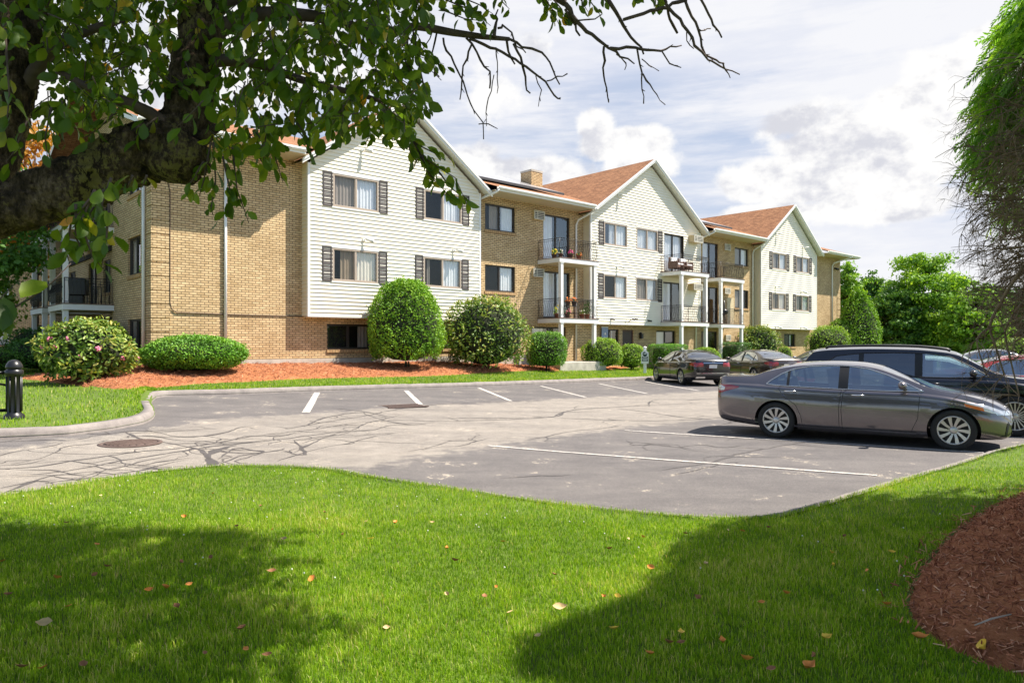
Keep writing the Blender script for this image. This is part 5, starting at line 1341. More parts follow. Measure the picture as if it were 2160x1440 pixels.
SEDAN = dict(L=4.88, xr=1.21, xf=4.035, R=.335, rim=.236, wheel='ten', roofw=.585, plan_max=.92, n=74, arch=.05,
    top=[(0, .88), (.03, 1.02), (.07, 1.125), (.12, 1.150), (.5, 1.152), (.68, 1.162), (.95, 1.262), (1.3, 1.367), (1.7, 1.425), (2.1, 1.445), (2.55, 1.430), (2.85, 1.385), (3.25, 1.235), (3.7, 1.030), (3.85, .99), (4.2, .935), (4.5, .855), (4.72, .755), (4.83, .66), (4.88, .56)],
    belt=[(0, .80), (.06, .92), (.3, .985), (.8, .975), (1.4, .955), (2.4, .925), (3.4, .915), (3.9, .875), (4.3, .80), (4.6, .715), (4.8, .61), (4.88, .50)],
    bot=[(0, .44), (.03, .36), (.12, .285), (.5, .235), (1.2, .19), (2.5, .175), (3.9, .185), (4.5, .19), (4.75, .205), (4.84, .24), (4.88, .31)],
    plan=[(0, .70), (.03, .76), (.10, .81), (.3, .865), (.8, .91), (1.1, .92), (2.4, .915), (3.9, .918), (4.3, .885), (4.6, .80), (4.78, .69), (4.88, .55)],
    ws=(2.95, 3.72), rg=(.70, 1.42), dlo=camry_dlo, seat=.55, sx=(2.25, 1.35), mirror=(3.33, .985),
    win={'front': ins(clip_dlo(camry_dlo, 2.42, 3.62)), 'rear': ins(clip_dlo(camry_dlo, 1.42, 2.28)), 'quarter': ins(clip_dlo(camry_dlo, 1.0, 1.385))},
    pillar=camry_dlo, tints={},
    doors={'front': [(2.35, .27), (3.42, .27), (3.52, .50), (3.55, .90), (3.50, .935), (2.42, .945), (2.36, .90), (2.33, .6)], 'rear': [(1.68, .27), (2.30, .27), (2.29, .6), (2.32, .90), (2.36, .945), (1.28, .965), (1.25, .93), (1.34, .80), (1.56, .64), (1.65, .45)]},
    handles={'front': (2.50, .855), 'rear': (1.36, .885)},
    tail=[([(.12, .80), (.50, .915), (.52, .945), (.34, .965), (.08, .97), (.06, .85)], 'side', .006, 0), ([(.02, .84), (.22, .86), (.24, .92), (.1, .96), (.02, .95)], 'side', .009, 1), ([(.34, .83), (.80, .80), (.80, .965), (.34, .945)], -1, .006, 0)],
    head=[([(4.18, .735), (4.62, .625), (4.76, .60), (4.74, .66), (4.5, .755), (4.2, .80)], 'side', .006, 1), ([(4.20, .735), (4.46, .665), (4.44, .72), (4.18, .78)], 'side', .009, 2), ([(.35, .60), (.72, .60), (.74, .68), (.35, .66)], 1, .006, 1)],
    extra={'grille': [([(-.5, .28), (.5, .28), (.6, .5), (-.6, .5)], 1, .006, 0)], 'bumper_trim': [([(4.66, .25), (4.76, .245), (4.80, .46), (4.77, .47), (4.74, .28)], 'side', .006, 0), ([(.02, .32), (.6, .26), (.62, .24), (.1, .25)], 'side', .005, 0), ([(-.7, .30), (.7, .30), (.7, .40), (-.7, .40)], -1, .005, 0)], 'license_plate': [([(-.16, .62), (.16, .62), (.16, .76), (-.16, .76)], -1, .01, 2)], 'rocker_panel': [([(1.50, .235), (3.5, .235), (3.5, .265), (1.5, .265)], 'side', .008, 4)]},
    fin=1.35)
P_camry = paint('taupe_grey_metallic', (.175, .155, .160), .7, .22)
rw, fw = Vector((4.94, 13.29)), Vector((7.31, 11.72)); hd = (fw - rw).normalized(); rn = Vector((hd.y, -hd.x)); ctr = (rw + fw) / 2 - rn * .90 - hd * .02
make_car('parked_car', 'taupe grey sedan parked nose right beside the near lawn, nearest of all cars', SEDAN, P_camry, (ctr.x, ctr.y, za(ctr.x, ctr.y)), math.atan2(hd.y, hd.x), 'car')

suv_dlo = [(.50, 1.16), (.72, 1.36), (.92, 1.50), (1.4, 1.56), (2.0, 1.575), (2.6, 1.565), (3.0, 1.50), (3.35, 1.32), (3.66, 1.12), (3.0, 1.085), (2.0, 1.095), (1.2, 1.12)]
SUV = dict(L=4.92, xr=1.06, xf=4.055, R=.385, rim=.272, wheel='multi', roofw=.66, plan_max=.975, n=70, arch=.06, bowr=.14,
    top=[(0, .98), (.03, 1.10), (.10, 1.22), (.24, 1.42), (.38, 1.60), (.46, 1.645), (.9, 1.69), (1.6, 1.71), (2.3, 1.70), (2.9, 1.645), (3.1, 1.60), (3.45, 1.40), (3.86, 1.16), (4.0, 1.13), (4.4, 1.08), (4.7, .99), (4.84, .88), (4.90, .76), (4.92, .66)],
    belt=[(0, .92), (.08, 1.05), (.4, 1.11), (1.2, 1.09), (2.4, 1.06), (3.6, 1.045), (4.2, .99), (4.6, .90), (4.85, .74), (4.92, .58)],
    bot=[(0, .55), (.04, .44), (.15, .36), (.6, .30), (1.2, .26), (4, .26), (4.6, .28), (4.82, .32), (4.92, .40)],
    plan=[(0, .76), (.04, .83), (.15, .89), (.5, .945), (1.1, .972), (2.5, .965), (4.0, .972), (4.5, .91), (4.75, .82), (4.88, .70), (4.92, .60)],
    ws=(3.12, 3.88), rg=(.12, .42), dlo=suv_dlo, seat=.75, sx=(2.3, 1.4), mirror=(3.42, 1.12), chrome=False,
    win={'front': ins(clip_dlo(suv_dlo, 2.52, 3.7)), 'rear': ins(clip_dlo(suv_dlo, 1.44, 2.40)), 'quarter': ins(clip_dlo(suv_dlo, .48, 1.36))}, pillar=suv_dlo, tints={'rear': 'tint', 'quarter': 'tint'}, rearglass='tint',
    doors={'front': [(2.46, .38), (3.50, .38), (3.62, .6), (3.64, 1.03), (3.6, 1.07), (2.5, 1.08), (2.46, 1.03)], 'rear': [(1.62, .42), (2.42, .38), (2.42, 1.03), (2.46, 1.08), (1.40, 1.10), (1.38, 1.05), (1.45, .85), (1.58, .65)]},
    handles={'front': (2.62, .97), 'rear': (1.55, .99)},
    tail=[([(.05, .88), (.50, .93), (.52, 1.0), (.08, 1.04)], 'side', .006, 0), ([(.4, .90), (.86, .90), (.86, 1.03), (.4, 1.02)], -1, .006, 0)],
    head=[([(4.40, .86), (4.78, .76), (4.86, .74), (4.84, .84), (4.6, .95), (4.42, .95)], 'side', .006, 1), ([(.45, .74), (.8, .74), (.8, .87), (.45, .85)], 1, .006, 1)],
    extra={'grille': [([(-.42, .50), (.42, .50), (.48, .82), (-.48, .82)], 1, .006, 0)], 'license_plate': [([(-.16, .75), (.16, .75), (.16, .89), (-.16, .89)], -1, .01, 2)], 'sill_trim': [([(1.5, .30), (3.6, .30), (3.6, .36), (1.5, .36)], 'side', .006, 0)]}, rails=(.75, 2.95))
P_suv = paint('blue_black_metallic', (.010, .010, .016), .35, .25)
sc_ = Vector((9.55, 13.50)); sfw = sc_; hs_ = Vector((.850, -.527)).normalized(); srn = Vector((hs_.y, -hs_.x)); sctr = sfw - hs_ * (SUV['xf'] - SUV['xr']) / 2 - srn * .95
make_car('parked_suv', 'black SUV with roof rails parked just behind the taupe grey sedan', SUV, P_suv, (sctr.x, sctr.y, za(sctr.x, sctr.y)), math.atan2(hs_.y, hs_.x), 'suv')

import copy
ES = copy.deepcopy(SEDAN); ES.update(wheel='five', chrome=True, glass='tint', roofw=.60, fin=None)
ES['top'] = [(0, .88), (.03, .99), (.08, 1.07), (.15, 1.10), (.5, 1.12), (.72, 1.14), (1.05, 1.27), (1.4, 1.38), (1.8, 1.45), (2.2, 1.47), (2.6, 1.455), (2.85, 1.41), (3.2, 1.27), (3.66, 1.05), (3.85, 1.01), (4.2, .96), (4.55, .88), (4.76, .78), (4.85, .68), (4.88, .58)]
ES['rg'] = (.76, 1.5); ES['splitlamps'] = True
ES['tail'] = [([(.04, .80), (.42, .86), (.44, .93), (.05, .98)], 'side', .006, 0), ([(.42, .80), (.78, .79), (.80, .96), (.42, .93)], -1, .006, 0)]
ES['extra'] = {'license_plate': [([(-.17, .74), (.17, .74), (.17, .88), (-.17, .88)], -1, .012, 2)], 'bumper_trim': [([(-.72, .33), (-.32, .33), (-.34, .40), (-.7, .40)], -1, .012, 1), ([(.72, .33), (.32, .33), (.34, .40), (.7, .40)], -1, .012, 1), ([(-.42, .935), (.42, .935), (.42, .955), (-.42, .955)], -1, .012, 1), ([(-.7, .52), (.7, .52), (.7, .535), (-.7, .535)], -1, .010, 1), ([(-.32, .335), (.32, .335), (.32, .39), (-.32, .39)], -1, .01, 0)], 'grille': [([(-.4, .40), (.4, .40), (.45, .62), (-.45, .62)], 1, .006, 0)]}
P_blk = paint('gloss_black', (.008, .008, .008), .2, .22); P_brn = paint('dark_brown_metallic', (.055, .040, .030), .55, .3); P_grn = paint('dark_grey_green', (.035, .045, .038), .5, .3)
P_red = paint('bright_red', (.42, .030, .032), .2, .3); P_wht = paint('white_paint_car', (.70, .72, .70), .0, .3); P_nvy = paint('dark_navy', (.018, .022, .04), .4, .28); P_gry = paint('mid_grey_car', (.13, .13, .14), .6, .3)
def place(name, label, sp, pm, p_rear_left, h, group=None, cat='car'):
    """rear left wheel contact point and heading"""
    h = Vector(h).normalized(); rt = Vector((h.y, -h.x)); c = Vector(p_rear_left) + h * (sp['xf'] - sp['xr']) / 2 + rt * .90
    return make_car(name, label, sp, pm, (c.x, c.y, za(c.x, c.y)), math.atan2(h.y, h.x), cat, group)
G1 = 'dark sedans nosed in to the kerb'
e = place('parked_car', 'gloss black sedan with red taillights beside the white post sign', ES, P_blk, (7.06, 29.8), (-.17, .985), G1)
st = empty('emblem', parent=e); X0e = (ES['xr'] + ES['xf']) / 2
b = MB(); c = Vector((-X0e - .004, 0, 1.0)); b.tube([c + Vector((0, .045 * math.cos(a), .045 * math.sin(a))) for a in np.linspace(0, 2 * math.pi, 17)], .005, 5, cap=False)
for a in (90, 210, 330): b.tube([c, c + Vector((0, .045 * math.cos(R(a)), .045 * math.sin(R(a))))], .004, 4)
bpy.data.objects.remove(st); b.build('emblem', M['chrome'], e)
ES2 = copy.deepcopy(ES); ES2['extra'] = {k: v for k, v in ES['extra'].items() if k != 'bumper_trim'}; ES2['glass'] = 'carglass'
place('parked_car', 'dark brown sedan parked directly right of the gloss black sedan', ES2, P_brn, (10.6, 31.2), (-.20, .98), G1)
place('parked_car', 'dark grey sedan with a silvery rear window half hidden behind the SUV', ES2, P_gry, (14.3, 32.6), (-.22, .975), G1)
HB = copy.deepcopy(SUV); HB.update(rails=None, wheel='five', R=.34, rim=.22)
place('parked_suv', 'dark green grey crossover whose rear corner shows left of the SUV roof', HB, P_grn, (17.9, 33.6), (-.25, .97), None, 'suv')
def place_f(name, label, sp, pm, front_right, h, group=None, cat='car'):
    h = Vector(h).normalized(); rt = Vector((h.y, -h.x)); c = Vector(front_right) - h * (sp['xf'] - sp['xr']) / 2 - rt * .90
    return make_car(name, label, sp, pm, (c.x, c.y, za(c.x, c.y)), math.atan2(h.y, h.x), cat, group)
s2 = srn * -1
place_f('parked_car', 'white sedan in the next bay, seen through the front window of the black SUV', ES2, P_wht, sfw - srn * 3.0 + hs_ * .2, hs_)
place_f('parked_car', 'bright red sedan behind the bonnet of the black SUV', ES2, P_red, sfw - srn * 5.8 + hs_ * 2.6, (.92, -.39))
place_f('parked_car', 'dark navy sedan beyond the red sedan at the right edge', ES2, P_nvy, (24.0, 26.5), (.95, -.31))
place_f('parked_car', 'dark sedan far behind the windscreen of the black SUV', ES2, P_gry, (25.0, 33.5), (.95, -.31))
# ------------------------------------------------------------------ leaves, shrubs, trees
def unit(v): return v / (np.linalg.norm(v, axis=-1, keepdims=True) + 1e-9)
def leaves_quad(c, n, t, L_, W):
    """small four-cornered leaves: centre, facing, long axis"""
    s = unit(np.cross(t, n)); L_ = L_[:, None]; W = W[:, None]
    V = np.stack([c - t * L_ * .5, c + s * W * .5 + n * W * .12, c + t * L_ * .5, c - s * W * .5 + n * W * .12], 1).reshape(-1, 3)
    return V, (np.arange(len(c)) * 4)[:, None] + np.arange(4)
def leaves_oval(c, t, n, L_, W):
    """broad oval leaves folded along the rib, held at their stalk end c"""
    s = unit(np.cross(t, n)); n = unit(np.cross(s, t)); P = []
    for k, (a, w, up) in enumerate(((0, 0, 0), (.28, .82, .0), (.62, 1.0, -.01), (.86, .58, -.05), (1, 0, -.10))):
        base = c + t * (L_ * a)[:, None] + n * (L_ * up)[:, None]
        if w == 0: P.append(base)
        else: P += [base - s * (W * w / 2)[:, None] + n * (W * .16 * w)[:, None], base, base + s * (W * w / 2)[:, None] + n * (W * .16 * w)[:, None]]
    V = np.stack(P, 1).reshape(-1, 3); b = (np.arange(len(c)) * 11)[:, None]
    T = np.concatenate([b + np.array(q) for q in ((0, 2, 1), (0, 3, 2), (10, 7, 8), (10, 8, 9))]); Q = np.concatenate([b + np.array(q) for q in ((1, 2, 5, 4), (2, 3, 6, 5), (4, 5, 8, 7), (5, 6, 9, 8))])
    return V, T, Q
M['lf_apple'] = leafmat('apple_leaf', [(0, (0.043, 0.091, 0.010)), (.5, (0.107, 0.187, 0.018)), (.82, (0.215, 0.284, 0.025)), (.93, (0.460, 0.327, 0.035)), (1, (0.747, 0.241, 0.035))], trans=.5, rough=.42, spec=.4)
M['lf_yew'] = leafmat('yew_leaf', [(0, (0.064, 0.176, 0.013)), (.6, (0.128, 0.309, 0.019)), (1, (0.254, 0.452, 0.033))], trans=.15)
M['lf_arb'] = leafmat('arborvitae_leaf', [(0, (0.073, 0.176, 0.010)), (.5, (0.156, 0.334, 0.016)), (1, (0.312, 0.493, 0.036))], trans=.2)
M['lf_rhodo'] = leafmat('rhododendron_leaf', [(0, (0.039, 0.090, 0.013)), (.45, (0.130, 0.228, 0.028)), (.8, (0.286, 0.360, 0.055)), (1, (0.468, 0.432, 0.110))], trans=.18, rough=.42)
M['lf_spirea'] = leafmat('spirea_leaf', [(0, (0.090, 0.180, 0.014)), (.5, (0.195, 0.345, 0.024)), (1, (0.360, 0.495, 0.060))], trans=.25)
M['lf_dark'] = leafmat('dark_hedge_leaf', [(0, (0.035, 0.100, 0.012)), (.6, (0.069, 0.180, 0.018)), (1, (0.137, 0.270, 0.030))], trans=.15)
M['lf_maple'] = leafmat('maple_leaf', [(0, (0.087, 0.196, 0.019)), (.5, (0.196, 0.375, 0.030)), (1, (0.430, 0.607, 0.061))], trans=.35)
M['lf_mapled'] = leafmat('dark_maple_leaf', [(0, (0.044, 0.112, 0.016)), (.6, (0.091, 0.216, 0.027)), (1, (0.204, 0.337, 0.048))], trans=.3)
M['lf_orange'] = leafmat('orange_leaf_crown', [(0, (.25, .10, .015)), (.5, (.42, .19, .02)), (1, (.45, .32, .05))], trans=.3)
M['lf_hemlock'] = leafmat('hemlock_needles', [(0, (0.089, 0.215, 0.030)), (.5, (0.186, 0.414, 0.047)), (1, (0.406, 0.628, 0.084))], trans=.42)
M['petal'] = simple('pink_petal', (.72, .20, .30), .7, var=.35, vscale=8)
M['core'] = simple('opaque_core', (.022, .028, .010), .95, var=.3)  # near black, so shade inside the shrubs sits in the colour
def barkmat():
    m, nt, b = newmat('rough_bark'); v = mapping(nt, 'Object', (1, 1, .45)); n = tnoise(nt, v, 14, 8, .72); n2 = tnoise(nt, v, 3.0, 5, .6); n3 = tnoise(nt, v, 46, 5, .7)
    c = ramp(nt, n, [(.34, (.016, .012, .009)), (.5, (.105, .074, .050)), (.70, (.30, .22, .15))])
    c = mixn(nt, 1.0, c, ramp(nt, n3, [(.36, (.35, .33, .30)), (.62, (1.35, 1.3, 1.25))]), 'MULTIPLY')
    mo = nmath(nt, 'MULTIPLY', nmath(nt, 'GREATER_THAN', nmath(nt, 'ADD', nmath(nt, 'MULTIPLY', n2, .6), nmath(nt, 'MULTIPLY', n3, .45)), .585), .75)
    c = mixn(nt, mo, c, (.24, .20, .065))
    nt.links.new(c, b.inputs['Base Color']); b.inputs['Roughness'].default_value = .95; b.inputs['Specular IOR Level'].default_value = .15
    bump(nt, b, nmath(nt, 'ADD', n, nmath(nt, 'MULTIPLY', n3, .8)), 1.0, .05); return m
M['bark'] = barkmat(); M['twig'] = simple('dark_twig', (.085, .056, .046), .9, var=.35, vscale=15); M['deadtwig'] = simple('dead_grey_twig', (.26, .19, .14), .95, var=.35, vscale=4)

from mathutils import noise as mnoise
def rough_tube(mb, pts, rad, n=14, seg=.05, rough=.10):
    """tapering limb with bark ridges pushed in and out of its surface"""
    P = [Vector(p) for p in pts]; L_ = [0]
    for a, b in zip(P[:-1], P[1:]): L_.append(L_[-1] + (b - a).length)
    k = max(3, int(L_[-1] / seg)); u = np.linspace(0, L_[-1], k); A = np.array([p[:] for p in P]); fx = [pchip([(L_[i], A[i, c]) for i in range(len(P))]) for c in range(3)]; fr = pchip([(L_[i], rad[i]) for i in range(len(P))])
    i0 = len(mb.v); mb.tube([(fx[0](t), fx[1](t), fx[2](t)) for t in u], [fr(t) for t in u], n)
    for j in range(i0, len(mb.v)):
        i = min((j - i0) // n, k - 1); c = Vector((fx[0](u[i]), fx[1](u[i]), fx[2](u[i]))); v = Vector(mb.v[j]); d = v - c
        if n >= 16:
            q = v * 9; h = mnoise.fractal(q, 1.0, 2.0, 2) * .5 + (.5 - abs(mnoise.noise(v * 26))) * .55 + (.5 - abs(mnoise.noise(v * 60))) * .35; f = 1 + rough * h
        else: x, y, z = v; f = 1 + rough * (math.sin(7 * x + 9 * z + 3 * y) * .5 + math.sin(17 * y - 21 * z + 5 * x) * .35 + math.sin(43 * z + 31 * x) * .3)
        mb.v[j] = tuple(c + d * f)

def shrub(name, label, c, rx, ry, h, leafm, n, L_, shape=2.2, bottom=.12, bump_=.10, flowers=0, group=None, tip=0.0, stem=0.0, cat='shrub', rot=0.0, oval=False, flat=0.0, lean=0.0):
    """c: point on the ground; rx, ry half widths; h height; leaves over a lumpy shell and inside it"""
    root = empty(name, c); tag(root, label, cat, group)
    d = unit(rng.normal(size=(n, 3))); d[:, 2] = np.where(d[:, 2] < -.75, -d[:, 2], d[:, 2])
    e = 2 / shape; p = np.sign(d) * np.abs(d) ** e
    if shape > 4:                                     # clipped box: leaves evenly over its flat faces
        p = rng.uniform(-1, 1, (n, 3)); k3 = rng.choice(3, n, p=[.28, .32, .40]); p[np.arange(n), k3] = np.where(k3 == 2, 1.0, np.sign(rng.normal(size=n)))
        p = p / (np.abs(p) ** 9).sum(1, keepdims=True) ** (1 / 9); d = unit(np.sign(p) * np.abs(p) ** 4)
    el = d[:, 2]; ph = np.arctan2(d[:, 1], d[:, 0]); seed = rng.random() * 9
    lump = 1 + bump_ * (np.sin(3.1 * ph + 4 * el + seed) * .5 + np.sin(7.3 * ph - 9 * el + seed * 2) * .35 + np.sin(17 * ph + 15 * el + seed) * .3)
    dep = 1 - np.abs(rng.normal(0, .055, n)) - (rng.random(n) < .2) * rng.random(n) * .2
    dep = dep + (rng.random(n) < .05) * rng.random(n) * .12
    k = (lump * dep)[:, None]
    zz = (p[:, 2] + 1) / 2; nar = 1 - tip * np.clip(zz, 0, 1) ** 1.3
    P = np.stack([p[:, 0] * rx * nar, p[:, 1] * ry * nar, p[:, 2]], 1) * k
    z = stem + (h - stem) * (bottom * 0 + (P[:, 2] + 1) / 2); P[:, 2] = np.where(flat > 0, np.minimum(z, h * (1 - flat * .0)), z); P[:, 0] += lean * P[:, 2]
    nn = unit(np.stack([d[:, 0] / rx, d[:, 1] / ry, d[:, 2] / (h / 2)], 1) + rng.normal(0, .45, (n, 3)) + np.array([0, 0, .25]))
    t = unit(np.cross(nn, rng.normal(size=(n, 3)))); t = unit(t + unit(d) * .6 + np.array([0, 0, .25 if not oval else -.1]))
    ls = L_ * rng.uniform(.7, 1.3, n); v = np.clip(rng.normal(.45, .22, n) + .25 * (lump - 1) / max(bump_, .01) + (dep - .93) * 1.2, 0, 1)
    cr, sr = math.cos(rot), math.sin(rot)
    Rm = np.array([[cr, -sr, 0], [sr, cr, 0], [0, 0, 1]]); P = P @ Rm.T; nn = nn @ Rm.T; t = t @ Rm.T
    if oval:
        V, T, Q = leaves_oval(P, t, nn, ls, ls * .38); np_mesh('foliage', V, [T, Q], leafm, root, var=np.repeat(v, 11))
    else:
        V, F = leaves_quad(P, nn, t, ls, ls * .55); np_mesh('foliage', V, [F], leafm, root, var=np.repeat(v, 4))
    mb = MB(); mb.ball((0, 0, 0), 1, nu=16, nv=10); sq = []  # dark ball filling the shrub, inner shade painted as its colour
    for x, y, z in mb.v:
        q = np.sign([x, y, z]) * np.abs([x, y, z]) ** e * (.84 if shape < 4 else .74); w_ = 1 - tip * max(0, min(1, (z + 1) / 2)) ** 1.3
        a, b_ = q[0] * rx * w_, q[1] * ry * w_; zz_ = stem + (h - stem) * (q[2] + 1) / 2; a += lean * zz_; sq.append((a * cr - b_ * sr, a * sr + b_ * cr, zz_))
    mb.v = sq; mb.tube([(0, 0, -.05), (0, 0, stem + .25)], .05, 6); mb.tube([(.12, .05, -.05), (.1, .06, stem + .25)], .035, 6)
    mb.build('stems_and_core', M['core'], root)
    if flowers:
        hit = np.where((P[:, 1] < .3 * ry) & (P[:, 2] > .25 * h))[0]
        for i in rng.choice(hit, flowers, replace=False):
            f = MB(); p0 = P[i] * np.array([1.02, 1.02, 1.01]); r = rng.uniform(.06, .09)
            for _ in range(9):
                o = unit(rng.normal(size=3)); f.ball(p0 + o * r * .6, r * .45, nu=6, nv=4)
            f.build('flower', M['petal'], root)
    return root
def onw(px, w, dz=0.0):
    r = (px - CX) / FPX; bx, by = P0[0] - w * FD[1], P0[1] + w * FD[0]; u = (r * by - bx) / (FD[0] - r * FD[1]); p = Vector((bx + u * FD[0], by + u * FD[1], 0)); p.z = lawn_z(p.x, p.y) + dz; return p
def shrub_px(name, label, px, w, wpx, top, leafm, n, L_, depth=None, **k):
    p = onw(px, w); s = p.y / FPX; rx = wpx / 2 * s; h = (CAM_H - (top - HOR) * s) - p.z
    return shrub(name, label, p, rx, depth or rx * .9, h, leafm, n, L_, **k)
p = on_lawn(395, 792); s = p.y / FPX
shrub('yew_bush', 'low dense lens shaped yew clipped smooth in front of the brick corner', p + Vector((0, .5, 0)), 112 * s, 1.35, CAM_H - (706 - HOR) * s - p.z, M['lf_yew'], 16000, .075, shape=2.0, bump_=.045, stem=.05)
p = on_lawn(182, 788); s = p.y / FPX
shrub('rhododendron', 'rounded rhododendron with pink flower clusters and yellow green leaves near the left corner', Vector((p.x * 21.3 / p.y, 21.3, p.z - .12)), 92 * s * 21.3 / p.y, 1.05, CAM_H - (678 - HOR) * 21.3 / FPX - p.z + .12, M['lf_rhodo'], 4200, .15, bump_=.16, flowers=16, shape=2.0, oval=True)
shrub_px('arborvitae', 'tall egg shaped clipped evergreen in front of the first gable', 856, -1.3, 176, 590, M['lf_arb'], 19000, .085, shape=2.4, tip=.27, bump_=.085, stem=.08)
shrub_px('rhododendron', 'big rounded rhododendron of many leaves right of the egg shaped evergreen', 1026, -1.7, 172, 630, M['lf_rhodo'], 5000, .15, bump_=.17, shape=2.1, oval=True)
shrub_px('boxwood', 'dark round clipped boxwood just left of the concrete stoop', 1153, -1.6, 88, 699, M['lf_yew'], 7500, .065, shape=2.7, bump_=.05, stem=.10)
G2 = 'yellow green mounds right of the stoop'
shrub_px('spirea', 'yellow green mound directly right of the concrete stoop', 1270, -.9, 88, 713, M['lf_spirea'], 5200, .085, shape=2.1, bump_=.1, group=G2)
shrub_px('spirea', 'yellow green mound between the stoop mound and the white post sign', 1332, -1.3, 62, 726, M['lf_spirea'], 4600, .08, shape=2.1, bump_=.09, group=G2)
shrub_px('hedge', 'flat topped clipped hedge behind the roof of the gloss black sedan', 1408, -1.5, 76, 726, M['lf_yew'], 6500, .07, shape=5.5, bump_=.03, depth=.8, rot=R(42))
shrub_px('spirea', 'low bright green mound between the balcony posts', 1487, -2.2, 66, 732, M['lf_spirea'], 3800, .07, shape=2.1, bump_=.05)
shrub_px('hedge', 'dark flat hedge behind the last balcony post', 1550, -1.4, 62, 722, M['lf_dark'], 4500, .07, shape=5.5, bump_=.03, depth=.8, rot=R(42))
shrub_px('rhododendron', 'loose rhododendron right of the last balcony post', 1600, -.7, 84, 690, M['lf_rhodo'], 3600, .15, bump_=.15, oval=True)
shrub_px('spirea', 'tiny yellow green mound under the third gable', 1655, -1.2, 30, 731, M['lf_spirea'], 1200, .08)
shrub_px('spirea', 'round pale green shrub at the right end of the building', 1747, -2.5, 88, 688, M['lf_spirea'], 5200, .10, bump_=.12)
shrub_px('arborvitae', 'bright green rounded evergreen behind the round pale green shrub', 1776, -.8, 92, 672, M['lf_arb'], 5000, .10, tip=.3, bump_=.06)
shrub_px('arborvitae', 'large pyramid shaped evergreen beyond the right corner of the building', 1810, -1.6, 112, 612, M['lf_arb'], 9000, .13, tip=.62, bump_=.10, shape=2.2)
def at_uw(u, w): p = B2W(u, w); p.z = lawn_z(p.x, p.y); return p
shrub('boxwood', 'mid green round shrub behind the flowering rhododendron', at_uw(UC - 1.0, 4.0), 1.25, 1.1, 1.75, M['lf_dark'], 6500, .08, bump_=.09)
shrub('boxwood', 'dark low shrub between the rhododendron and the balcony posts', at_uw(UC - 2.2, 6.6), 1.3, 1.0, 1.25, M['lf_dark'], 5500, .08, bump_=.08)
shrub('hedge', 'broad low dark hedge at the left edge behind the bollard', at_uw(UC - 5.1, 6.2), 2.3, 1.4, 1.05, M['lf_dark'], 9000, .08, shape=2.6, bump_=.07, rot=R(20))
shrub('spirea', 'bright round shrub high at the left edge beyond the hedge', at_uw(UC - 5.2, 10.0), 1.6, 1.4, 2.35, M['lf_arb'], 6500, .10, bump_=.1)
shrub('hedge', 'dark shrub filling the space under the far balconies', at_uw(UC - 1.2, 12.8), 1.5, 1.3, 1.7, M['lf_dark'], 5000, .1, bump_=.1)

def tree(name, label, base, H_, cr, crown0, leafm, n, L_, group=None, trunk_r=.18, clumps=60, seed=1, upright=0.0, rr=(.16, .34)):
    """trunk with limbs and a crown of leaf clumps with gaps between"""
    r = np.random.default_rng(seed); root = empty(name, base); tag(root, label, 'tree', group)
    mb = MB(); mb.tube([(0, 0, -.3), (.05, 0, H_ * .3), (-.03, .05, H_ * .6), (0, 0, H_ * .9)], [trunk_r, trunk_r * .75, trunk_r * .45, .03], 8)
    C = []
    zc = (crown0 + H_) / 2; hz = (H_ - crown0) / 2
    for _ in range(clumps):
        d = unit(r.normal(size=3)); q = r.uniform(.45, 1.0) ** .5; z = zc + d[2] * hz * q; fz = (z - crown0) / (H_ - crown0)
        wd = cr * (1 - upright * fz) * r.uniform(.8, 1.12); C.append((d[0] * wd * q, d[1] * wd * q, z))
    C = np.array(C)
    for c in C[::2]:
        s = Vector((0, 0, max(.2 * H_, c[2] - np.hypot(c[0], c[1]) * .8))); e = Vector(c); m_ = s.lerp(e, .55) + Vector((0, 0, .15)); mb.tube([s, m_, e], [trunk_r * .35, trunk_r * .2, .015], 5)
    mb.build('trunk', M['bark'], root)
    ci = r.integers(0, clumps, n); rad = r.uniform(*rr, clumps) * cr
    off = r.normal(size=(n, 3)) * (.62 * rad[ci])[:, None] * np.array([1.15, 1.15, .6]); P = C[ci] + off
    nn = unit(off + r.normal(0, .5, (n, 3)) * rad[ci][:, None] + np.array([0, 0, .4]) * rad[ci][:, None]); t = unit(np.cross(nn, r.normal(size=(n, 3))) + np.array([0, 0, -.3])); ls = L_ * r.uniform(.6, 1.4, n)
    cv = r.normal(0, .16, clumps); v = np.clip(.45 + cv[ci] + r.normal(0, .16, n), 0, 1)
    V, F = leaves_quad(P, nn, t, ls, ls * .62); np_mesh('crown', V, [F], leafm, root, var=np.repeat(v, 4)); return root
GT = 'trees beyond the parking lot'
def tpos(px, Y): return ((px - CX) / FPX * Y, Y, -.3)
def th(top, Y): return CAM_H - (top - HOR) / FPX * Y + .3
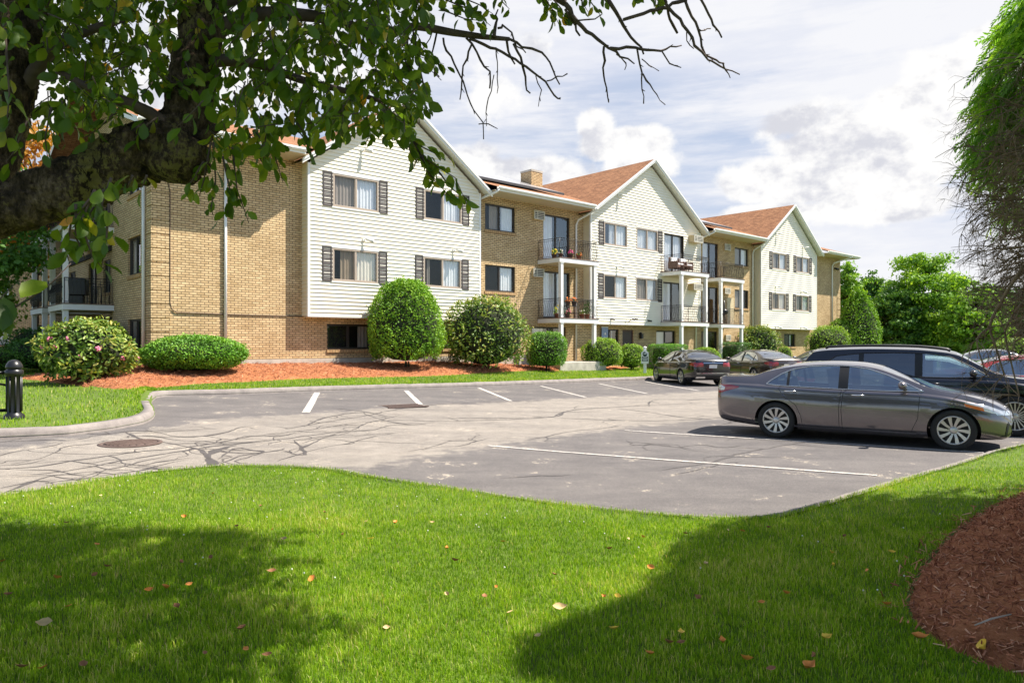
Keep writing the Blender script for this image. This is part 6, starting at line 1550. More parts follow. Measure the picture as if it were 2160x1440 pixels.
for k, (px, Y, top, wpx, c0, lm, lab, n) in enumerate((
    (1785, 74, 548, 90, .5, 'lf_maple', 'slim bright green tree just right of the brick corner', 7000),
    (1838, 80, 575, 90, .2, 'lf_mapled', 'darker green tree between the pyramid evergreen and the tallest maple', 7000),
    (1948, 66, 530, 175, .3, 'lf_maple', 'tallest bright green maple above the roof of the black SUV', 14000),
    (1890, 65.5, 600, 130, .2, 'lf_mapled', 'dark leafy maple in front of the tallest maple', 10000),
    (2030, 70, 585, 130, .2, 'lf_maple', 'yellow green tree right of the tallest maple', 9000),
    (2090, 78, 595, 150, .2, 'lf_mapled', 'dark green tree behind the dead conifer twigs', 8000),
    (2060, 60, 606, 140, .2, 'lf_maple', 'bright green tree directly behind the bare conifer twigs', 9000),
    (2165, 62, 610, 140, .6, 'lf_mapled', 'dark green tree cut by the right edge of the view', 7000))):
    tree('maple_tree', lab, tpos(px, Y), th(top, Y), wpx / 2 * Y / FPX, c0, M[lm], int(n * 1.7), .30, GT, .22, 190, 20 + k, .2, (.09, .20))
shrub('roadside_shrub', 'yellow green shrub at the right edge behind the parked cars', Vector(((2145 - CX) / FPX * 40, 40, 0)), 1.4, 1.2, 2.0, M['lf_spirea'], 3500, .14)
tree('maple_tree', 'dark green tree in front of the left balconies under the apple limb', (-19.8, 26.3, .8), 7.6, 2.3, 2.9, M['lf_mapled'], 9000, .19, 'trees on the left', .12, 50, 41)
tree('maple_tree', 'orange leaved tree glimpsed between limb and trunk at the left edge', (-25.5, 38, .8), 13.4, 3.2, 5, M['lf_orange'], 7000, .3, 'trees on the left', .2, 50, 42)
tree('maple_tree', 'yellow green bush like tree at the far left behind the balcony', (-26.5, 34, .8), 5.2, 2.2, .8, M['lf_spirea'], 5000, .22, 'trees on the left', .1, 40, 43)

# ---- the old apple tree, standing just outside the left edge with its limb across the view
apple = empty('apple_tree', (-3.05, 2.9, .1)); tag(apple, 'old dark apple tree with a thick burled limb and bare hanging twigs across the top', 'tree')
AO = Vector((-3.05, 2.9, .1))
def rel(p): return Vector(p) - AO
tk = MB()
rough_tube(tk, [rel((-3.05, 2.9, .0)), rel((-2.98, 2.92, .8)), rel((-2.85, 2.95, 1.5)), rel(at(-170, 520, 3.0)), rel(at(-60, 430, 3.1))], [.22, .17, .14, .125, .11], 36, .03, .2)
rough_tube(tk, [rel(at(-60, 420, 3.1)), rel(at(-10, 300, 3.2)), rel(at(22, 170, 3.25)), rel(at(50, 40, 3.3)), rel(at(80, -180, 3.4)), rel(at(40, -500, 3.7))], [.11, .10, .095, .09, .08, .05], 44, .014, .4)
rough_tube(tk, [rel(at(-200, 515, 3.0)), rel(at(-60, 466, 3.03)), rel(at(60, 428, 3.06)), rel(at(150, 396, 3.1)), rel(at(240, 352, 3.15)), rel(at(320, 318, 3.2)), rel(at(372, 292, 3.24)), rel(at(396, 235, 3.28)), rel(at(408, 150, 3.32)), rel(at(424, 50, 3.38)), rel(at(440, -100, 3.5)), rel(at(470, -340, 3.7))],
           [.10, .095, .10, .108, .115, .116, .112, .094, .09, .088, .075, .05], 64, .010, .42)
rough_tube(tk, [rel(at(395, 300, 3.2)), rel(at(385, 320, 3.19)), rel(at(368, 345, 3.18)), rel(at(350, 372, 3.17)), rel(at(346, 382, 3.17))], [.10, .115, .11, .075, .02], 44, .009, .5)
rough_tube(tk, [rel(at(395, 305, 3.2)), rel(at(430, 288, 3.18)), rel(at(468, 262, 3.15))], [.032, .026, .018], 8)
tk.build('trunk', M['bark'], apple)
br = MB()
def twig(pts, r0, r1, Y0=3.9, Y1=4.0, knob=True):
    n = len(pts); P = [rel(at(x, y, Y0 + (Y1 - Y0) * i / max(1, n - 1))) for i, (x, y) in enumerate(pts)]; Q = [P[0]]; rad = [r0]
    for i in range(n - 1):
        k = max(2, int((P[i + 1] - P[i]).length / .035))
        for j in range(1, k + 1):
            t = j / k; w = Vector(rng.normal(0, .0045, 3)); Q.append(P[i].lerp(P[i + 1], t) + w); rad.append(r0 + (r1 - r0) * (i + t) / (n - 1) + abs(rng.normal(0, .0007)))
    br.tube(Q, rad, 6)
    if knob:
        for i in range(2, len(Q) - 1):
            if rng.random() < .30:
                d = (Q[i + 1] - Q[i]).normalized(); o = Vector(unit(rng.normal(size=3))); o = (o - d * o.dot(d)).normalized() * .6 + d * .7; br.tube([Q[i], Q[i] + o * rng.uniform(.012, .035)], [.0035, .0015], 4)
# limbs above the picture that carry everything seen hanging into it
def limb(pts, r):
    rough_tube(br, [rel(at(*q)) for q in pts], r, 8, .06, .08)
limb([(425, 30, 3.4), (560, -60, 3.5), (780, -130, 3.7), (1000, -110, 3.85), (1192, 8, 4.0)], [.06, .05, .045, .035, .018])
limb([(780, -130, 3.7), (1050, -240, 3.9), (1240, -120, 4.0), (1283, 0, 4.05)], [.04, .034, .024, .014])
limb([(1050, -240, 3.9), (1300, -220, 4.05), (1404, 8, 4.1)], [.03, .024, .013])
limb([(1300, -220, 4.05), (1440, -120, 4.15), (1446, 4, 4.15)], [.02, .015, .010]); limb([(1440, -120, 4.15), (1479, 0, 4.15)], [.012, .009])
limb([(418, 90, 3.35), (540, 30, 3.5), (690, 40, 3.7), (800, 70, 3.8), (880, 56, 3.85), (967, 71, 3.9), (1040, 80, 3.92), (1075, 83, 3.93)], [.045, .036, .03, .026, .022, .02, .015, .012])
limb([(415, 130, 3.33), (520, 130, 3.4), (640, 170, 3.5), (760, 200, 3.6), (850, 230, 3.65)], [.035, .026, .02, .014, .008])
limb([(380, 290, 3.2), (300, 230, 3.1), (220, 200, 3.0), (120, 150, 2.95)], [.04, .03, .02, .012]); limb([(40, 200, 3.25), (130, 90, 3.2), (260, 40, 3.2)], [.035, .025, .014])
for pts, r0, r1 in (([(1075, 83), (1104, 98), (1142, 108), (1162, 133), (1179, 179)], .009, .004), ([(983, 80), (1004, 110), (1033, 154), (1033, 187)], .008, .004), ([(990, 82), (1062, 112), (1108, 142), (1150, 175), (1172, 200), (1180, 209)], .010, .004),
                    ([(1069, 87), (1076, 110), (1083, 133)], .009, .005), ([(1083, 92), (1100, 125), (1110, 179), (1117, 196)], .009, .004), ([(921, 71), (910, 117), (925, 162)], .007, .003), ([(935, 80), (942, 108), (967, 146), (975, 175), (992, 217), (1017, 262), (1021, 292)], .008, .003),
                    ([(1042, 158), (1029, 221), (1023, 267)], .004, .002), ([(996, 92), (975, 154), (971, 212)], .007, .003), ([(912, 67), (895, 100), (883, 128)], .005, .002), ([(1042, 78), (1046, 50), (1050, 21)], .014, .004), ([(1050, 60), (1064, 54), (1078, 70), (1092, 100), (1108, 110)], .008, .004),
                    ([(1154, 171), (1175, 163), (1196, 155)], .005, .003), ([(885, 128), (905, 145), (930, 172)], .003, .0015), ([(1010, 262), (1030, 260), (1048, 272)], .004, .002), ([(1046, 100), (1050, 150), (1049, 200)], .004, .002), ([(1130, 160), (1140, 190), (1136, 225)], .004, .002),
                    ([(1192, 8), (1217, 46), (1250, 75), (1283, 102), (1310, 120), (1337, 135)], .017, .004), ([(1274, 98), (1275, 146), (1283, 217)], .009, .004), ([(1287, 102), (1337, 100), (1392, 106), (1415, 99), (1437, 98)], .011, .004), ([(1396, 108), (1412, 132), (1437, 146)], .006, .003), ([(1344, 104), (1354, 154), (1360, 217)], .007, .003), ([(1356, 156), (1380, 190), (1404, 225)], .006, .002),
                    ([(1354, 125), (1372, 138), (1390, 150)], .004, .002), ([(1217, 44), (1245, 42), (1268, 35)], .006, .003), ([(1283, 0), (1308, 37), (1333, 79), (1360, 112)], .014, .006), ([(1315, 42), (1383, 21), (1442, 2)], .011, .012), ([(1404, 8), (1442, 54), (1467, 96), (1492, 125), (1529, 146), (1560, 159)], .011, .003), ([(1446, 4), (1460, 35), (1471, 62), (1487, 112), (1510, 128), (1525, 133)], .010, .005),
                    ([(1479, 0), (1500, 42), (1510, 60), (1523, 79)], .009, .006), ([(1408, 14), (1414, 40), (1428, 74)], .009, .008), ([(1471, 62), (1485, 66), (1500, 58)], .005, .003), ([(1450, 62), (1448, 85), (1462, 100)], .004, .002), ([(1525, 133), (1532, 150), (1540, 163)], .006, .003), ([(1192, 20), (1212, 55), (1222, 76)], .010, .007),
                    ([(1440, 54), (1455, 70), (1460, 90)], .004, .002), ([(1300, 115), (1320, 135), (1318, 145)], .004, .002)):
    twig(pts, r0 * .8, r1 * .8)
# leafy twigs
LC, LT, LN, LS, LV = [], [], [], [], []
def add_leaf(p, d, size, v=None):
    LC.append(p); LT.append(d); LN.append(unit(rng.normal(size=3) + np.array([0, 0, .9]))); LS.append(size * rng.choice([.7, .9, 1, 1.1])); LV.append(np.clip(rng.beta(2.2, 2.5) if v is None else v, 0, 1))
def leafy(pts, Y0, Y1, step=.026, size=.068, r0=.005):
    n = len(pts); P = [np.array(rel(at(x, y, Y0 + (Y1 - Y0) * i / (n - 1)))) for i, (x, y) in enumerate(pts)]; br.tube([tuple(p) for p in P], [r0 * (1 - .7 * i / (n - 1)) for i in range(n)], 5)
    for i in range(n - 1):
        seg = P[i + 1] - P[i]; L_ = np.linalg.norm(seg); t0 = seg / L_
        for s in np.arange(0, L_, step):
            d = unit(t0 * .5 + unit(rng.normal(size=3)) * .8 + np.array([0, 0, -.55])); add_leaf(P[i] + t0 * s + rng.normal(0, .012, 3), d, size * rng.uniform(.7, 1.25))
hang = [([(445, 300), (430, 380), (420, 415)], 3.1), ([(450, 300), (455, 380), (445, 440), (450, 455)], 3.1), ([(490, 310), (500, 400), (525, 470)], 3.15), ([(470, 330), (485, 400), (480, 450)], 3.1), ([(430, 340), (400, 390), (395, 405)], 3.1),
        ([(540, 280), (580, 330), (597, 385)], 3.3), ([(520, 270), (545, 330), (565, 360)], 3.3), ([(600, 240), (640, 290), (660, 335)], 3.3), ([(620, 250), (655, 300), (650, 320)], 3.25), ([(560, 260), (560, 320), (555, 340)], 3.2), ([(690, 220), (700, 270), (690, 300)], 3.35),
        ([(850, 220), (870, 290), (900, 340), (930, 370)], 3.6), ([(860, 280), (890, 330), (920, 350), (960, 375), (985, 430)], 3.6), ([(880, 320), (915, 380), (955, 420)], 3.6), ([(850, 260), (865, 320), (880, 345)], 3.55), ([(870, 300), (910, 320), (940, 335)], 3.6), ([(890, 330), (905, 370), (930, 385)], 3.6), ([(920, 355), (950, 395), (985, 425)], 3.65), ([(760, 230), (780, 280), (770, 310)], 3.5), ([(820, 220), (810, 270), (835, 300)], 3.5), ([(720, 230), (735, 270), (715, 300)], 3.4),
        ([(870, 60), (885, 130), (895, 200), (900, 240)], 3.75), ([(860, 70), (860, 140), (880, 180)], 3.7), ([(840, 100), (870, 160), (885, 260)], 3.7), ([(800, 80), (850, 200), (880, 230)], 3.7),
        ([(235, 375), (215, 430), (225, 480), (215, 510)], 2.4), ([(200, 400), (170, 470), (195, 540), (222, 572)], 2.3), ([(190, 420), (150, 470), (140, 530), (145, 550)], 2.3), ([(220, 400), (190, 450), (205, 520)], 2.35), ([(160, 430), (160, 500), (180, 545)], 2.3), ([(230, 430), (225, 500), (215, 560)], 2.3), ([(280, 370), (270, 395), (255, 400)], 2.7), ([(310, 370), (300, 395)], 2.8),
        ([(1040, -40), (1060, 5), (1075, 20)], 3.8), ([(940, 0), (1000, 25), (1035, 55)], 3.8), ([(930, 20), (980, 40), (1020, 45)], 3.75), ([(960, -10), (1010, 10), (1040, 30)], 3.8),
        ([(1130, -30), (1165, 20), (1180, 55)], 3.9), ([(1150, -20), (1185, 20), (1195, 50)], 3.9), ([(1120, -40), (1150, 10), (1170, 40)], 3.9), ([(1220, -30), (1250, 10), (1268, 35)], 3.95), ([(1240, -40), (1275, 0), (1285, 15)], 3.95), ([(1335, -30), (1340, -5), (1345, 4)], 4.0), ([(1380, -30), (1383, 0), (1382, 30)], 4.0), ([(1370, -20), (1395, 5)], 4.0), ([(1200, -30), (1225, 0), (1240, 25)], 3.9),
        ([(60, 250), (30, 320), (15, 340)], 2.9), ([(110, 220), (95, 290), (100, 330)], 2.9), ([(140, 240), (130, 300)], 2.9), ([(10, 60), (20, 200), (10, 300)], 2.6), ([(330, 250), (300, 270), (280, 300)], 3.0), ([(250, 230), (210, 270), (180, 290)], 3.0)]
for pts, Y in hang: leafy(pts, Y, Y + .05)
leafy([(-60, 700), (0, 665), (60, 632), (105, 600), (150, 555)], 1.75, 1.8, .075, .075, .004)
leafy([(-80, 640), (-10, 640), (30, 600)], 1.75, 1.75, .08, .075, .003)
mass = [(-150, -60), (900, -60), (905, 40), (870, 70), (885, 130), (895, 200), (890, 270), (850, 300), (800, 275), (750, 290), (700, 270), (655, 300), (610, 255), (560, 320), (520, 320), (470, 360), (430, 330), (425, 270), (440, 180), (370, 170), (330, 210), (260, 255), (180, 270), (110, 300), (60, 280), (90, 180), (50, 100), (-30, 250), (-150, 300)]
cnt = 0
while cnt < 800:
    x, y = rng.uniform(-150, 905), rng.uniform(-60, 360)
    if not poly_in(mass, x, y): continue
    if poly_in([(60, 130), (140, 140), (120, 230), (60, 250)], x, y) and rng.random() < .75: continue
    if poly_in([(280, 200), (345, 190), (340, 225), (290, 245)], x, y) and rng.random() < .7: continue
    Y = rng.uniform(2.75, 4.3); a = rng.normal(0, 40); b_ = rng.uniform(10, 60); leafy([(x, y - b_), (x + a * .5, y - b_ * .3), (x + a, y + b_ * .3)], Y, Y + rng.normal(0, .1), .036, .068, .003); cnt += 1
# canopy over the camera, above the picture: the part that shades the lawn
edge = np.array([(-7.5, 6.35), (-1.6, 6.3), (1.35, 6.1), (1.1, 5.55), (1.5, 5.25), (1.45, 4.95), (2.04, 4.35), (2.0, 4.05), (1.75, 3.88), (2.1, 3.65), (1.9, 3.3), (1.5, 2.8), (1.0, 2.0), (-.5, 1.2), (-7.5, 1.0)])
n = 0
while n < 5000:
    x, y = rng.uniform(-7.5, 2.3), rng.uniform(1.0, 6.4)
    if not poly_in(edge.tolist(), x, y): continue
    z = rng.uniform(4.95, 5.7); a = rng.random() * 6.28; p = np.array((x, y, z)); q = p + np.array((math.cos(a) * .28, math.sin(a) * .28, -.08)); br.tube([tuple(p - np.array(AO)), tuple(q - np.array(AO))], [.005, .002], 4)
    for s in np.arange(0, 1, .07): add_leaf(p + (q - p) * s - np.array(AO) + rng.normal(0, .05, 3), unit(unit(rng.normal(size=3)) + np.array([0, 0, -.3])), .105 * rng.uniform(.8, 1.2))
    n += 1
for a, b_ in (((-2.2, 3.5, 4.0), (-4.5, 4.5, 5.2)), ((-1.6, 3.5, 3.9), (-.4, 3.8, 5.2)), ((-.4, 3.8, 5.2), (1.5, 4.2, 5.3)), ((-.4, 3.8, 5.2), (1.3, 2.6, 5.3)), ((-1.6, 3.5, 3.9), (-1.5, 5.8, 5.3)), ((-1.9, 3.4, 4.2), (-2.6, 1.8, 5.2))):
    a, b_ = Vector(a), Vector(b_); rough_tube(br, [rel(a), rel(a.lerp(b_, .5) + Vector((0, 0, .15))), rel(b_)], [.06, .045, .02], 8)
br.build('branches', M['twig'], apple)
V, T, Q = leaves_oval(np.array(LC), np.array(LT), np.array(LN), np.array(LS), np.array(LS) * rng.uniform(.48, .62, len(LS)))
np_mesh('crown', V, [T, Q], M['lf_apple'], apple, var=np.repeat(LV, 11), smooth=True)

# ---- the weeping conifer at the right edge: green above, bare dead twigs below
CB_ = np.array((7.36, 4.0, .3)); con = empty('conifer_tree', tuple(CB_)); tag(con, 'big drooping conifer at the right edge, green above and bare dead twigs below', 'tree')
RZ = pchip([(1.2, 3.5), (2.2, 3.85), (3.2, 3.98), (4.2, 3.85), (5.0, 3.25), (6.0, 2.6), (8.0, 1.6), (10.0, .65), (11.4, .02)])
mb = MB(); rough_tube(mb, [(0, 0, -.3), (.05, .0, 2), (0, .05, 6), (0, 0, 11.1)], [.28, .22, .13, .03], 14); mb.build('trunk', M['bark'], con)
ns = 34000; z = 3.1 + (11.3 - 3.1) * rng.random(ns) ** 2.0; r0 = np.array([RZ(q) for q in z]); ph = np.where(rng.random(ns) < .72, R(205) + rng.normal(0, .62, ns), rng.random(ns) * 2 * np.pi)
dep = 1 - np.abs(rng.normal(0, .07, ns)) - (rng.random(ns) < .3) * rng.random(ns) * .35
lim = 3.55 + .35 * np.sin(ph * 5) + .25 * np.sin(ph * 11 + 1) + .55 * np.clip(np.cos(ph - R(205)), 0, 1) * 0
P = np.stack([np.cos(ph) * r0 * dep, np.sin(ph) * r0 * dep, z - CB_[2]], 1); out = np.stack([np.cos(ph), np.sin(ph), np.zeros(ns)], 1)
keep = z > lim - .2 * rng.random(ns); P, out, ns = P[keep], out[keep], int(keep.sum())
ax = unit(out * rng.uniform(.35, .9, ns)[:, None] + np.array([0, 0, -1.0]) * rng.uniform(.25, .9, ns)[:, None] + rng.normal(0, .18, (ns, 3))); Ls = rng.uniform(.16, .34, ns)
sd_ = unit(np.cross(ax, np.array([0, 0, 1.]) + rng.normal(0, .3, (ns, 3)))); nn = np.cross(sd_, ax)
VV, FF, vv = [], [], []; base = 0; sv = np.clip(rng.normal(.45, .22, ns), 0, 1)
for k in range(13):
    f = (k + .5) / 13
    for sg in (-1, 1):
        c = P + ax * (Ls * f)[:, None] - nn * (Ls * .25 * f * f)[:, None]
        d = unit(ax * .75 + sd_ * sg * .75 + rng.normal(0, .12, (ns, 3)) - nn * .1); L2 = Ls * .42 * (1 - .72 * f) * rng.uniform(.8, 1.15, ns); w = .010
        s2 = unit(np.cross(d, nn)) * w; e = c + d * L2[:, None] - nn * (L2 * .18)[:, None]; m_ = c + d * (L2 * .5)[:, None]
        V = np.stack([c, m_ - s2, e, m_ + s2], 1).reshape(-1, 3); VV.append(V); FF.append((np.arange(ns) * 4)[:, None] + np.arange(4) + base); base += len(V); vv.append(np.repeat(np.clip(sv + (f - .5) * .35 + rng.normal(0, .07, ns), 0, 1), 4))
np_mesh('crown', np.concatenate(VV), [np.concatenate(FF)], M['lf_hemlock'], con, var=np.concatenate(vv))
ic = MB(); nr, na = 26, 40; V = []  # opaque shell added inside the crown to block light, green for the gaps
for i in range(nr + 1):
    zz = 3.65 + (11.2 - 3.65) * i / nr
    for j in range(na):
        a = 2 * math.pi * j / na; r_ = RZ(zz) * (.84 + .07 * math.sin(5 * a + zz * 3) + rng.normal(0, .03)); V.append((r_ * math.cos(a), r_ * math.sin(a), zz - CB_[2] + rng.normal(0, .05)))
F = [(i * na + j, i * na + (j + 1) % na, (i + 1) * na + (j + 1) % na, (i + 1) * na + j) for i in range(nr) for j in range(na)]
F.append(tuple(range(na - 1, -1, -1))); ic.mesh(V, F, 0, False); ic.build('opaque_core', simple('inner_green', (.055, .10, .022), .95, var=.6, vscale=9), con)
dt = MB()
def deadbranch(p, d, L_, r, depth=0):
    n = 5; Q = [Vector(p)]; dd = Vector(d).normalized()
    for i in range(n):
        dd = (dd + Vector(rng.normal(0, .22, 3)) + Vector((0, 0, -.10 if depth else -.04))).normalized(); Q.append(Q[-1] + dd * L_ / n)
    dt.tube(Q, [r * (1 - .75 * i / n) for i in range(n + 1)], 3 if depth else 4, cap=False)
    if depth < 2:
        for _ in range(5 if depth == 0 else 3):
            i = rng.integers(1, n); s = (Q[i + 1] - Q[i]).normalized(); o = Vector(unit(rng.normal(size=3))); deadbranch(Q[i], s * .8 + o * .8 + Vector((0, 0, -.15)), L_ * rng.uniform(.35, .6), r * .55, depth + 1)
for _ in range(1650):
    a = rng.normal(R(156), R(17)) if rng.random() < .72 else rng.uniform(R(120), R(250)); zz = rng.uniform(1.8, 3.95) if rng.random() < .88 else rng.uniform(1.2, 3.6); rr = RZ(zz) * rng.uniform(.62, .96); o = Vector((math.cos(a), math.sin(a), 0))
    if zz < 1.9 and rng.random() < .55: continue
    deadbranch(o * rr + Vector((0, 0, zz - CB_[2])), o * .8 + Vector((0, 0, rng.uniform(-.35, .25))) + Vector((-o.y, o.x, 0)) * rng.normal(0, .5), rng.uniform(.28, .58), rng.uniform(.004, .008))
for _ in range(46):
    a = rng.uniform(R(95), R(270)); zz = rng.uniform(1.7, 3.8); o = Vector((math.cos(a), math.sin(a), 0)); rough_tube(dt, [(0, 0, zz), tuple(o * RZ(zz) * .5 + Vector((0, 0, zz + .1))), tuple(o * RZ(zz) * .9 + Vector((0, 0, zz - .15)))], [.035, .022, .007], 6, .15)
cr_ = Vector(CB_)
for pts, r0 in (([(2160, 560, 5.4), (2110, 640, 5.6), (2088, 690, 5.7), (2100, 730, 5.7), (2118, 790, 5.7)], .014), ([(2200, 600, 5.6), (2140, 660, 5.7), (2120, 700, 5.8), (2132, 760, 5.8), (2150, 835, 5.8)], .012), ([(2088, 690, 5.7), (2060, 715, 5.7), (2080, 790, 5.7)], .009)):
    Q = [at(*q) - cr_ for q in pts]; rough_tube(dt, Q, list(np.linspace(r0, r0 * .45, len(Q))), 6, .06)
    for q in Q[1:]:
        for _ in range(4): deadbranch(q, Vector(unit(rng.normal(size=3))) + Vector((-.3, 0, -.1)), rng.uniform(.18, .40), .0045, 1)
dt.build('dead_branches', M['deadtwig'], con)


# ------------------------------------------------------------------ street furniture and small things on the balconies
bp = G(30, 880, .14); zb_ = lawn_z(bp.x, bp.y); bol = empty('bollard', (bp.x, bp.y, zb_)); tag(bol, 'black iron bollard post with domed cap and rails on the left lawn', 'bollard')
mb = MB(); mb.lathe([(.17, -.05), (.17, .06), (.125, .10), (.115, .12), (.115, .80), (.15, .82), (.15, .90), (.115, .92), (.115, .93)], 28)
for k in range(8):
    a = 2 * math.pi * k / 8; mb.tube([(.118 * math.cos(a), .118 * math.sin(a), .13), (.118 * math.cos(a), .118 * math.sin(a), .79)], .016, 6)
mb.build('post', M['black'], bol)
mb = MB(); mb.lathe([(.12, .93), (.14, .95), (.14, .975), (.125, 1.02), (.09, 1.075), (.045, 1.10), (.001, 1.108)], 28); mb.build('cap', M['black'], bol)
for z in (.86, .16):
    mb = MB(); mb.tube([(-.1, 0, z), (-1.2, -.35, z - .02), (-2.4, -.8, z - .03)], .032, 10); mb.build('rail', M['black'], bol)
mb = MB(); mb.tube([(-.11, 0, .62), (-.28, -.06, .66), (-.45, -.12, .80), (-.7, -.2, .84)], .022, 8); mb.build('brace', M['black'], bol)

spx = on_lawn(1364, 788); sg = empty('parking_sign', (spx.x, spx.y, spx.z), R(-8)); tag(sg, 'white post sign with dark green panels at the front left of the gloss black sedan', 'sign')
k = spx.y / FPX; top = CAM_H - (733 - HOR) * k - spx.z
mb = MB(); mb.bbox(-.16, -.02, -.07, .07, -.1, top, .012); mb.lathe([(.10, top), (.11, top + .02), (.05, top + .05), (.001, top + .07)], 4, c=(-.09, 0, 0)); mb.build('post', M['post'], sg)
bz, bt = top - .80, top - .12
pf = [(-.27, bz), (.09, bz), (.09, bt - .12), (.02, bt - .07), (-.04, bt - .01), (-.09, bt + .01), (-.14, bt - .01), (-.20, bt - .07), (-.27, bt - .12)]
mb = MB(); F = [(x, -.115, z) for x, z in pf]; Bq = [(x, -.075, z) for x, z in pf]; mb.face(F); mb.face(Bq[::-1])
for i in range(len(pf)): j = (i + 1) % len(pf); mb.face([Bq[i], Bq[j], F[j], F[i]])
bo = mb.build('board', M['post'], sg)
M['signgreen'] = simple('dark_green_sign', (.020, .055, .058), .5)
mb = MB()
for x0, x1, z0, z1 in ((-.235, .055, bt - .42, bt - .32), (-.235, .055, bt - .56, bt - .45)): mb.box(x0, x1, -.123, -.116, z0, z1)
mb.lathe([(.001, -.121), (.115, -.121), (.115, -.116)], 24, axis='y', c=(-.09, 0, bt - .20))
mb.build('panel', M['signgreen'], bo)
mb = MB()                                             # the pale lines of lettering, too small to read
for x0, x1, z in ((-.20, .02, bt - .385), (-.19, .01, bt - .525), (-.16, -.02, bt - .205)): mb.box(x0, x1, -.1265, -.1235, z, z + .035)
mb.build('lettering', M['post'], bo)
def text(body, size, mat, parent, loc, rot=(R(90), 0, 0), name='lettering', ext=.003):
    c = bpy.data.curves.new(name, 'FONT'); c.body = body; c.size = size; c.extrude = ext; c.align_x = 'CENTER'; c.align_y = 'CENTER'
    o = bpy.data.objects.new(name, c); col.objects.link(o); dg = bpy.context.evaluated_depsgraph_get(); me = bpy.data.meshes.new_from_object(o.evaluated_get(dg)); bpy.data.objects.remove(o)
    q = link(name, me, mat, parent, loc); q.rotation_euler = rot; return q
# office sign beside the entrance window
bs = empty('hanging_sign', B2W(17.66, WW - .10, 1.55), math.atan2(FD[1], FD[0])); tag(bs, 'tall pale blue vertical sign with two white marks by the entrance window', 'sign')
mb = MB(); mb.box(-.26, .26, -.03, .0, 0, 1.06, m=0); mb.box(-.26, .26, -.034, -.0305, .10, .19, m=1); mb.box(-.26, .26, -.034, -.0305, .0, .07, m=2); mb.box(-.28, .28, -.02, .02, 1.06, 1.10, m=2)
mb.build('board', [simple('pale_blue_board', (.25, .31, .44), .5), simple('deep_blue_band', (.05, .06, .30), .5), M['post']], bs)
mb = MB(); [mb.lathe([(.001, -.036), (.075, -.036), (.075, -.031)], 20, axis='y', c=(.02, 0, z)) for z in (.72, .46)]; mb.build('lettering', M['post'], bs)

def potted(name, label, cx, w, z, pot_c, leaf, n, r, h, blossom=None, nb=0, group=None, xf=None):
    p = B2W(cx, w, z); root = empty(name, p, random.random()); tag(root, label, 'potted plant', group)
    mb = MB(); mb.lathe([(.001, 0), (.09, 0), (.13, .2), (.14, .2), (.14, .23), (.12, .23), (.11, .2), (.001, .2)], 16); mb.build('pot', pot_c, root)
    d = unit(rng.normal(size=(n, 3))); d[:, 2] = np.abs(d[:, 2]); P = d * np.array([r, r, h]) * (rng.random(n) ** .4)[:, None] + np.array([0, 0, .2]); V, F = leaves_quad(P, unit(d + rng.normal(0, .4, (n, 3))), unit(d + np.array([0, 0, .3])), rng.uniform(.05, .12, n), rng.uniform(.03, .05, n)); np_mesh('foliage', V, [F], leaf, root, var=np.repeat(rng.random(n), 4))
    if blossom:
        mb = MB()
        for _ in range(nb):
            q = unit(rng.normal(size=3)); q[2] = abs(q[2]); q[1] = -abs(q[1]); mb.ball(q * np.array([r, r, h]) * 1.0 + np.array([0, 0, .22]), .04, nu=6, nv=4)
        mb.build('blossoms', blossom, root)
PT = simple('terracotta_pot', (.30, .12, .07), .8); PB = simple('brown_pot', (.10, .06, .05), .7)
Fy = simple('yellow_blossom', (.72, .55, .03), .7); Fp = simple('magenta_blossom', (.60, .05, .20), .7); Fo = simple('orange_blossom', (.72, .20, .03), .7); Fw = simple('cream_blossom', (.7, .65, .5), .7); Fr = simple('dusty_pink_blossom', (.5, .16, .18), .7)
G3 = 'flower pots on the near balconies'
potted('flower_pot', 'yellow flowers in a pot on the upper near balcony, left corner', 12.95, -.35, 5.96, PB, M['lf_arb'], 60, .14, .30, Fy, 14, G3)
potted('flower_pot', 'small cream flowers beside the yellow pot on the upper near balcony', 12.98, -.75, 5.96, PB, M['lf_dark'], 50, .12, .22, Fw, 6, G3)
potted('flower_pot', 'magenta pink flowers on the upper near balcony behind the front railing', 13.6, -.85, 5.96, PB, M['lf_dark'], 60, .15, .20, Fp, 14, G3)
potted('flower_pot', 'dusty orange flowers in a low pot right of the magenta ones', 14.25, -.8, 5.96, PT, M['lf_dark'], 50, .14, .18, Fo, 5, G3)
potted('flower_pot', 'yellow green plant left of the corner post on the lower near balcony', 12.95, -.55, 3.0, PT, M['lf_spirea'], 80, .22, .40, Fy, 6, G3)
potted('flower_pot', 'dusty pink flowers at floor level behind the lower near railing', 13.4, -.82, 3.0, PB, M['lf_dark'], 60, .18, .22, Fr, 12, G3)
potted('flower_pot', 'tall dark leafy plant at the right end of the lower near balcony', 14.95, -.75, 3.0, PT, M['lf_dark'], 240, .24, .75, None, 0, G3)
potted('flower_pot', 'small grey green plant beside the tall dark leafy one', 14.5, -.8, 3.0, PT, M['lf_rhodo'], 60, .16, .3, Fw, 4, G3)
pl = empty('plant_stand', B2W(13.9, -.62, 3.0), math.atan2(FD[1], FD[0])); tag(pl, 'dark iron plant stand carrying orange flowers on the lower near balcony', 'plant stand')
mb = MB(); [mb.tube([(x, y, 0), (x, y, .62)], .015, 5) for x in (-.4, .4) for y in (-.14, .14)]; mb.box(-.42, .42, -.16, .16, .6, .63); mb.box(-.42, .42, -.16, .16, .25, .27); mb.build('frame', M['iron'], pl)
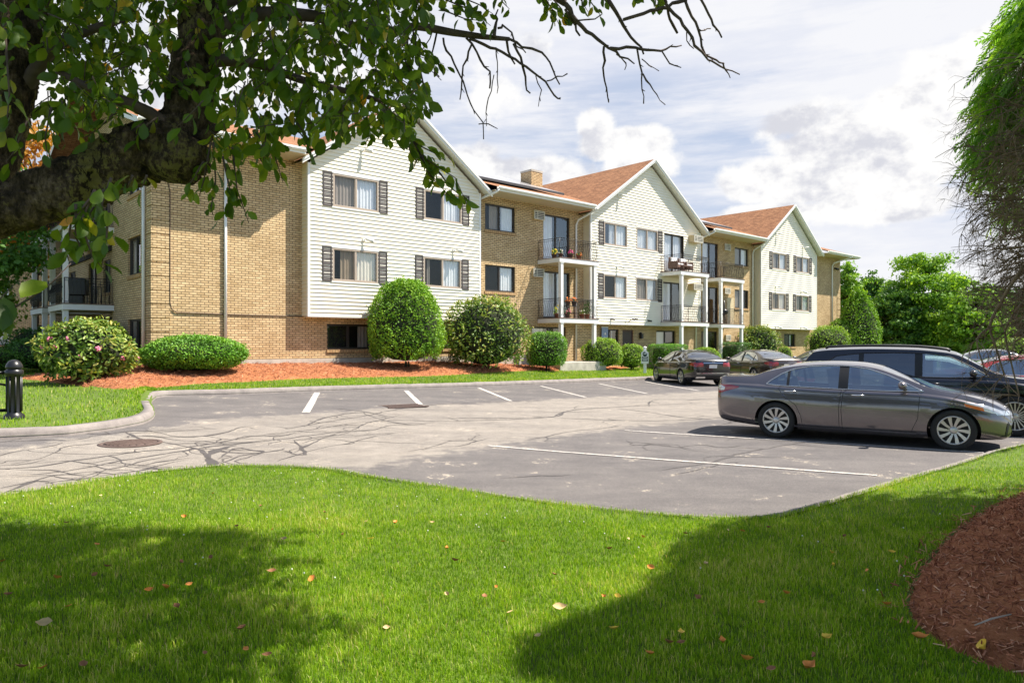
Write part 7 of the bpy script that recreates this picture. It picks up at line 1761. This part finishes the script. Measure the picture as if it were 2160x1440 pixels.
for k, (x, lab) in enumerate(((13.65, 'orange flowers on the left of the iron plant stand'), (14.1, 'orange and red flowers on the right of the iron plant stand'))): potted('flower_pot', lab, x, -.62, 3.63, PB, M['lf_dark'], 60, .16, .2, Fo, 14, G3)
CH = empty('patio_chair', B2W(22.75, -.75, 5.93), math.atan2(FD[1], FD[0])); tag(CH, 'dark wicker chair with white cushions at the left of the second gable balcony', 'chair')
def chair(root):
    mb = MB(); mb.bbox(-.33, .33, -.33, .33, .18, .36, .03); mb.bbox(-.33, .33, .25, .35, .36, .85, .03); mb.bbox(-.37, -.29, -.33, .33, .18, .6, .03); mb.bbox(.29, .37, -.33, .33, .18, .6, .03)
    for x in (-.3, .3):
        for y in (-.3, .3): mb.tube([(x, y, 0), (x, y, .2)], .02, 5)
    mb.build('frame', M['deck'], root); mb = MB(); mb.bbox(-.28, .28, -.32, .24, .365, .47, .04); mb.bbox(-.28, .28, .14, .245, .48, .84, .04); mb.build('cushion', M['curtain'], root)
chair(CH); c2 = copy_tree(CH); c2.location = B2W(23.65, -.75, 5.93); c2['label'] = 'dark wicker chair with white cushions, right of the other on the second gable balcony'; CH['group'] = c2['group'] = 'wicker chairs on the upper balcony'
ct = empty('coffee_table', B2W(23.2, -1.12, 5.93), math.atan2(FD[1], FD[0])); tag(ct, 'low dark wicker table in front of the balcony chairs', 'table'); mb = MB(); mb.bbox(-.5, .5, -.16, .16, .28, .34, .015); mb.build('table_top', M['deck'], ct)
for x in (-.45, .45):
    for y in (-.12, .12): mb = MB(); mb.tube([(x, y, 0), (x, y, .28)], .025, 6); mb.build('leg', M['deck'], ct)
bx = empty('storage_cabinet', B2W(29.2, -.15, 2.97), math.atan2(FD[1], FD[0])); tag(bx, 'tall beige cabinet standing on the lower far balcony', 'cabinet')
mb = MB(); mb.bbox(-.25, .55, -.2, .2, .0, 1.72, .015); mb.box(.14, .16, -.205, -.195, .1, 1.65); mb.build('body', simple('beige_cabinet', (.60, .50, .32), .6), bx)
hv = empty('balcony_grill', B2W(28.3, -.5, 2.97), .5); tag(hv, 'dark covered grill on the lower far balcony', 'grill'); mb = MB(); mb.ball((0, 0, .78), .27, sq=(1, 1, .8)); mb.tube([(0, 0, .5), (0, 0, 1.05), (.02, 0, 1.5)], [.05, .045, .04], 8); [mb.tube([(0, 0, .6), (.25 * math.cos(a), .25 * math.sin(a), 0)], .018, 5) for a in (0, 2.1, 4.2)]; mb.build('bowl', M['black'], hv)
gl_ = empty('balcony_grill', B2W(UC - .9, 7.2, 3.25), .3); tag(gl_, 'black box grill on the left side balcony', 'grill'); mb = MB(); mb.bbox(-.35, .35, -.25, .25, .4, 1.05, .03); mb.bbox(-.25, .25, -.2, .2, 0, .39, .02); mb.build('body', M['black'], gl_)
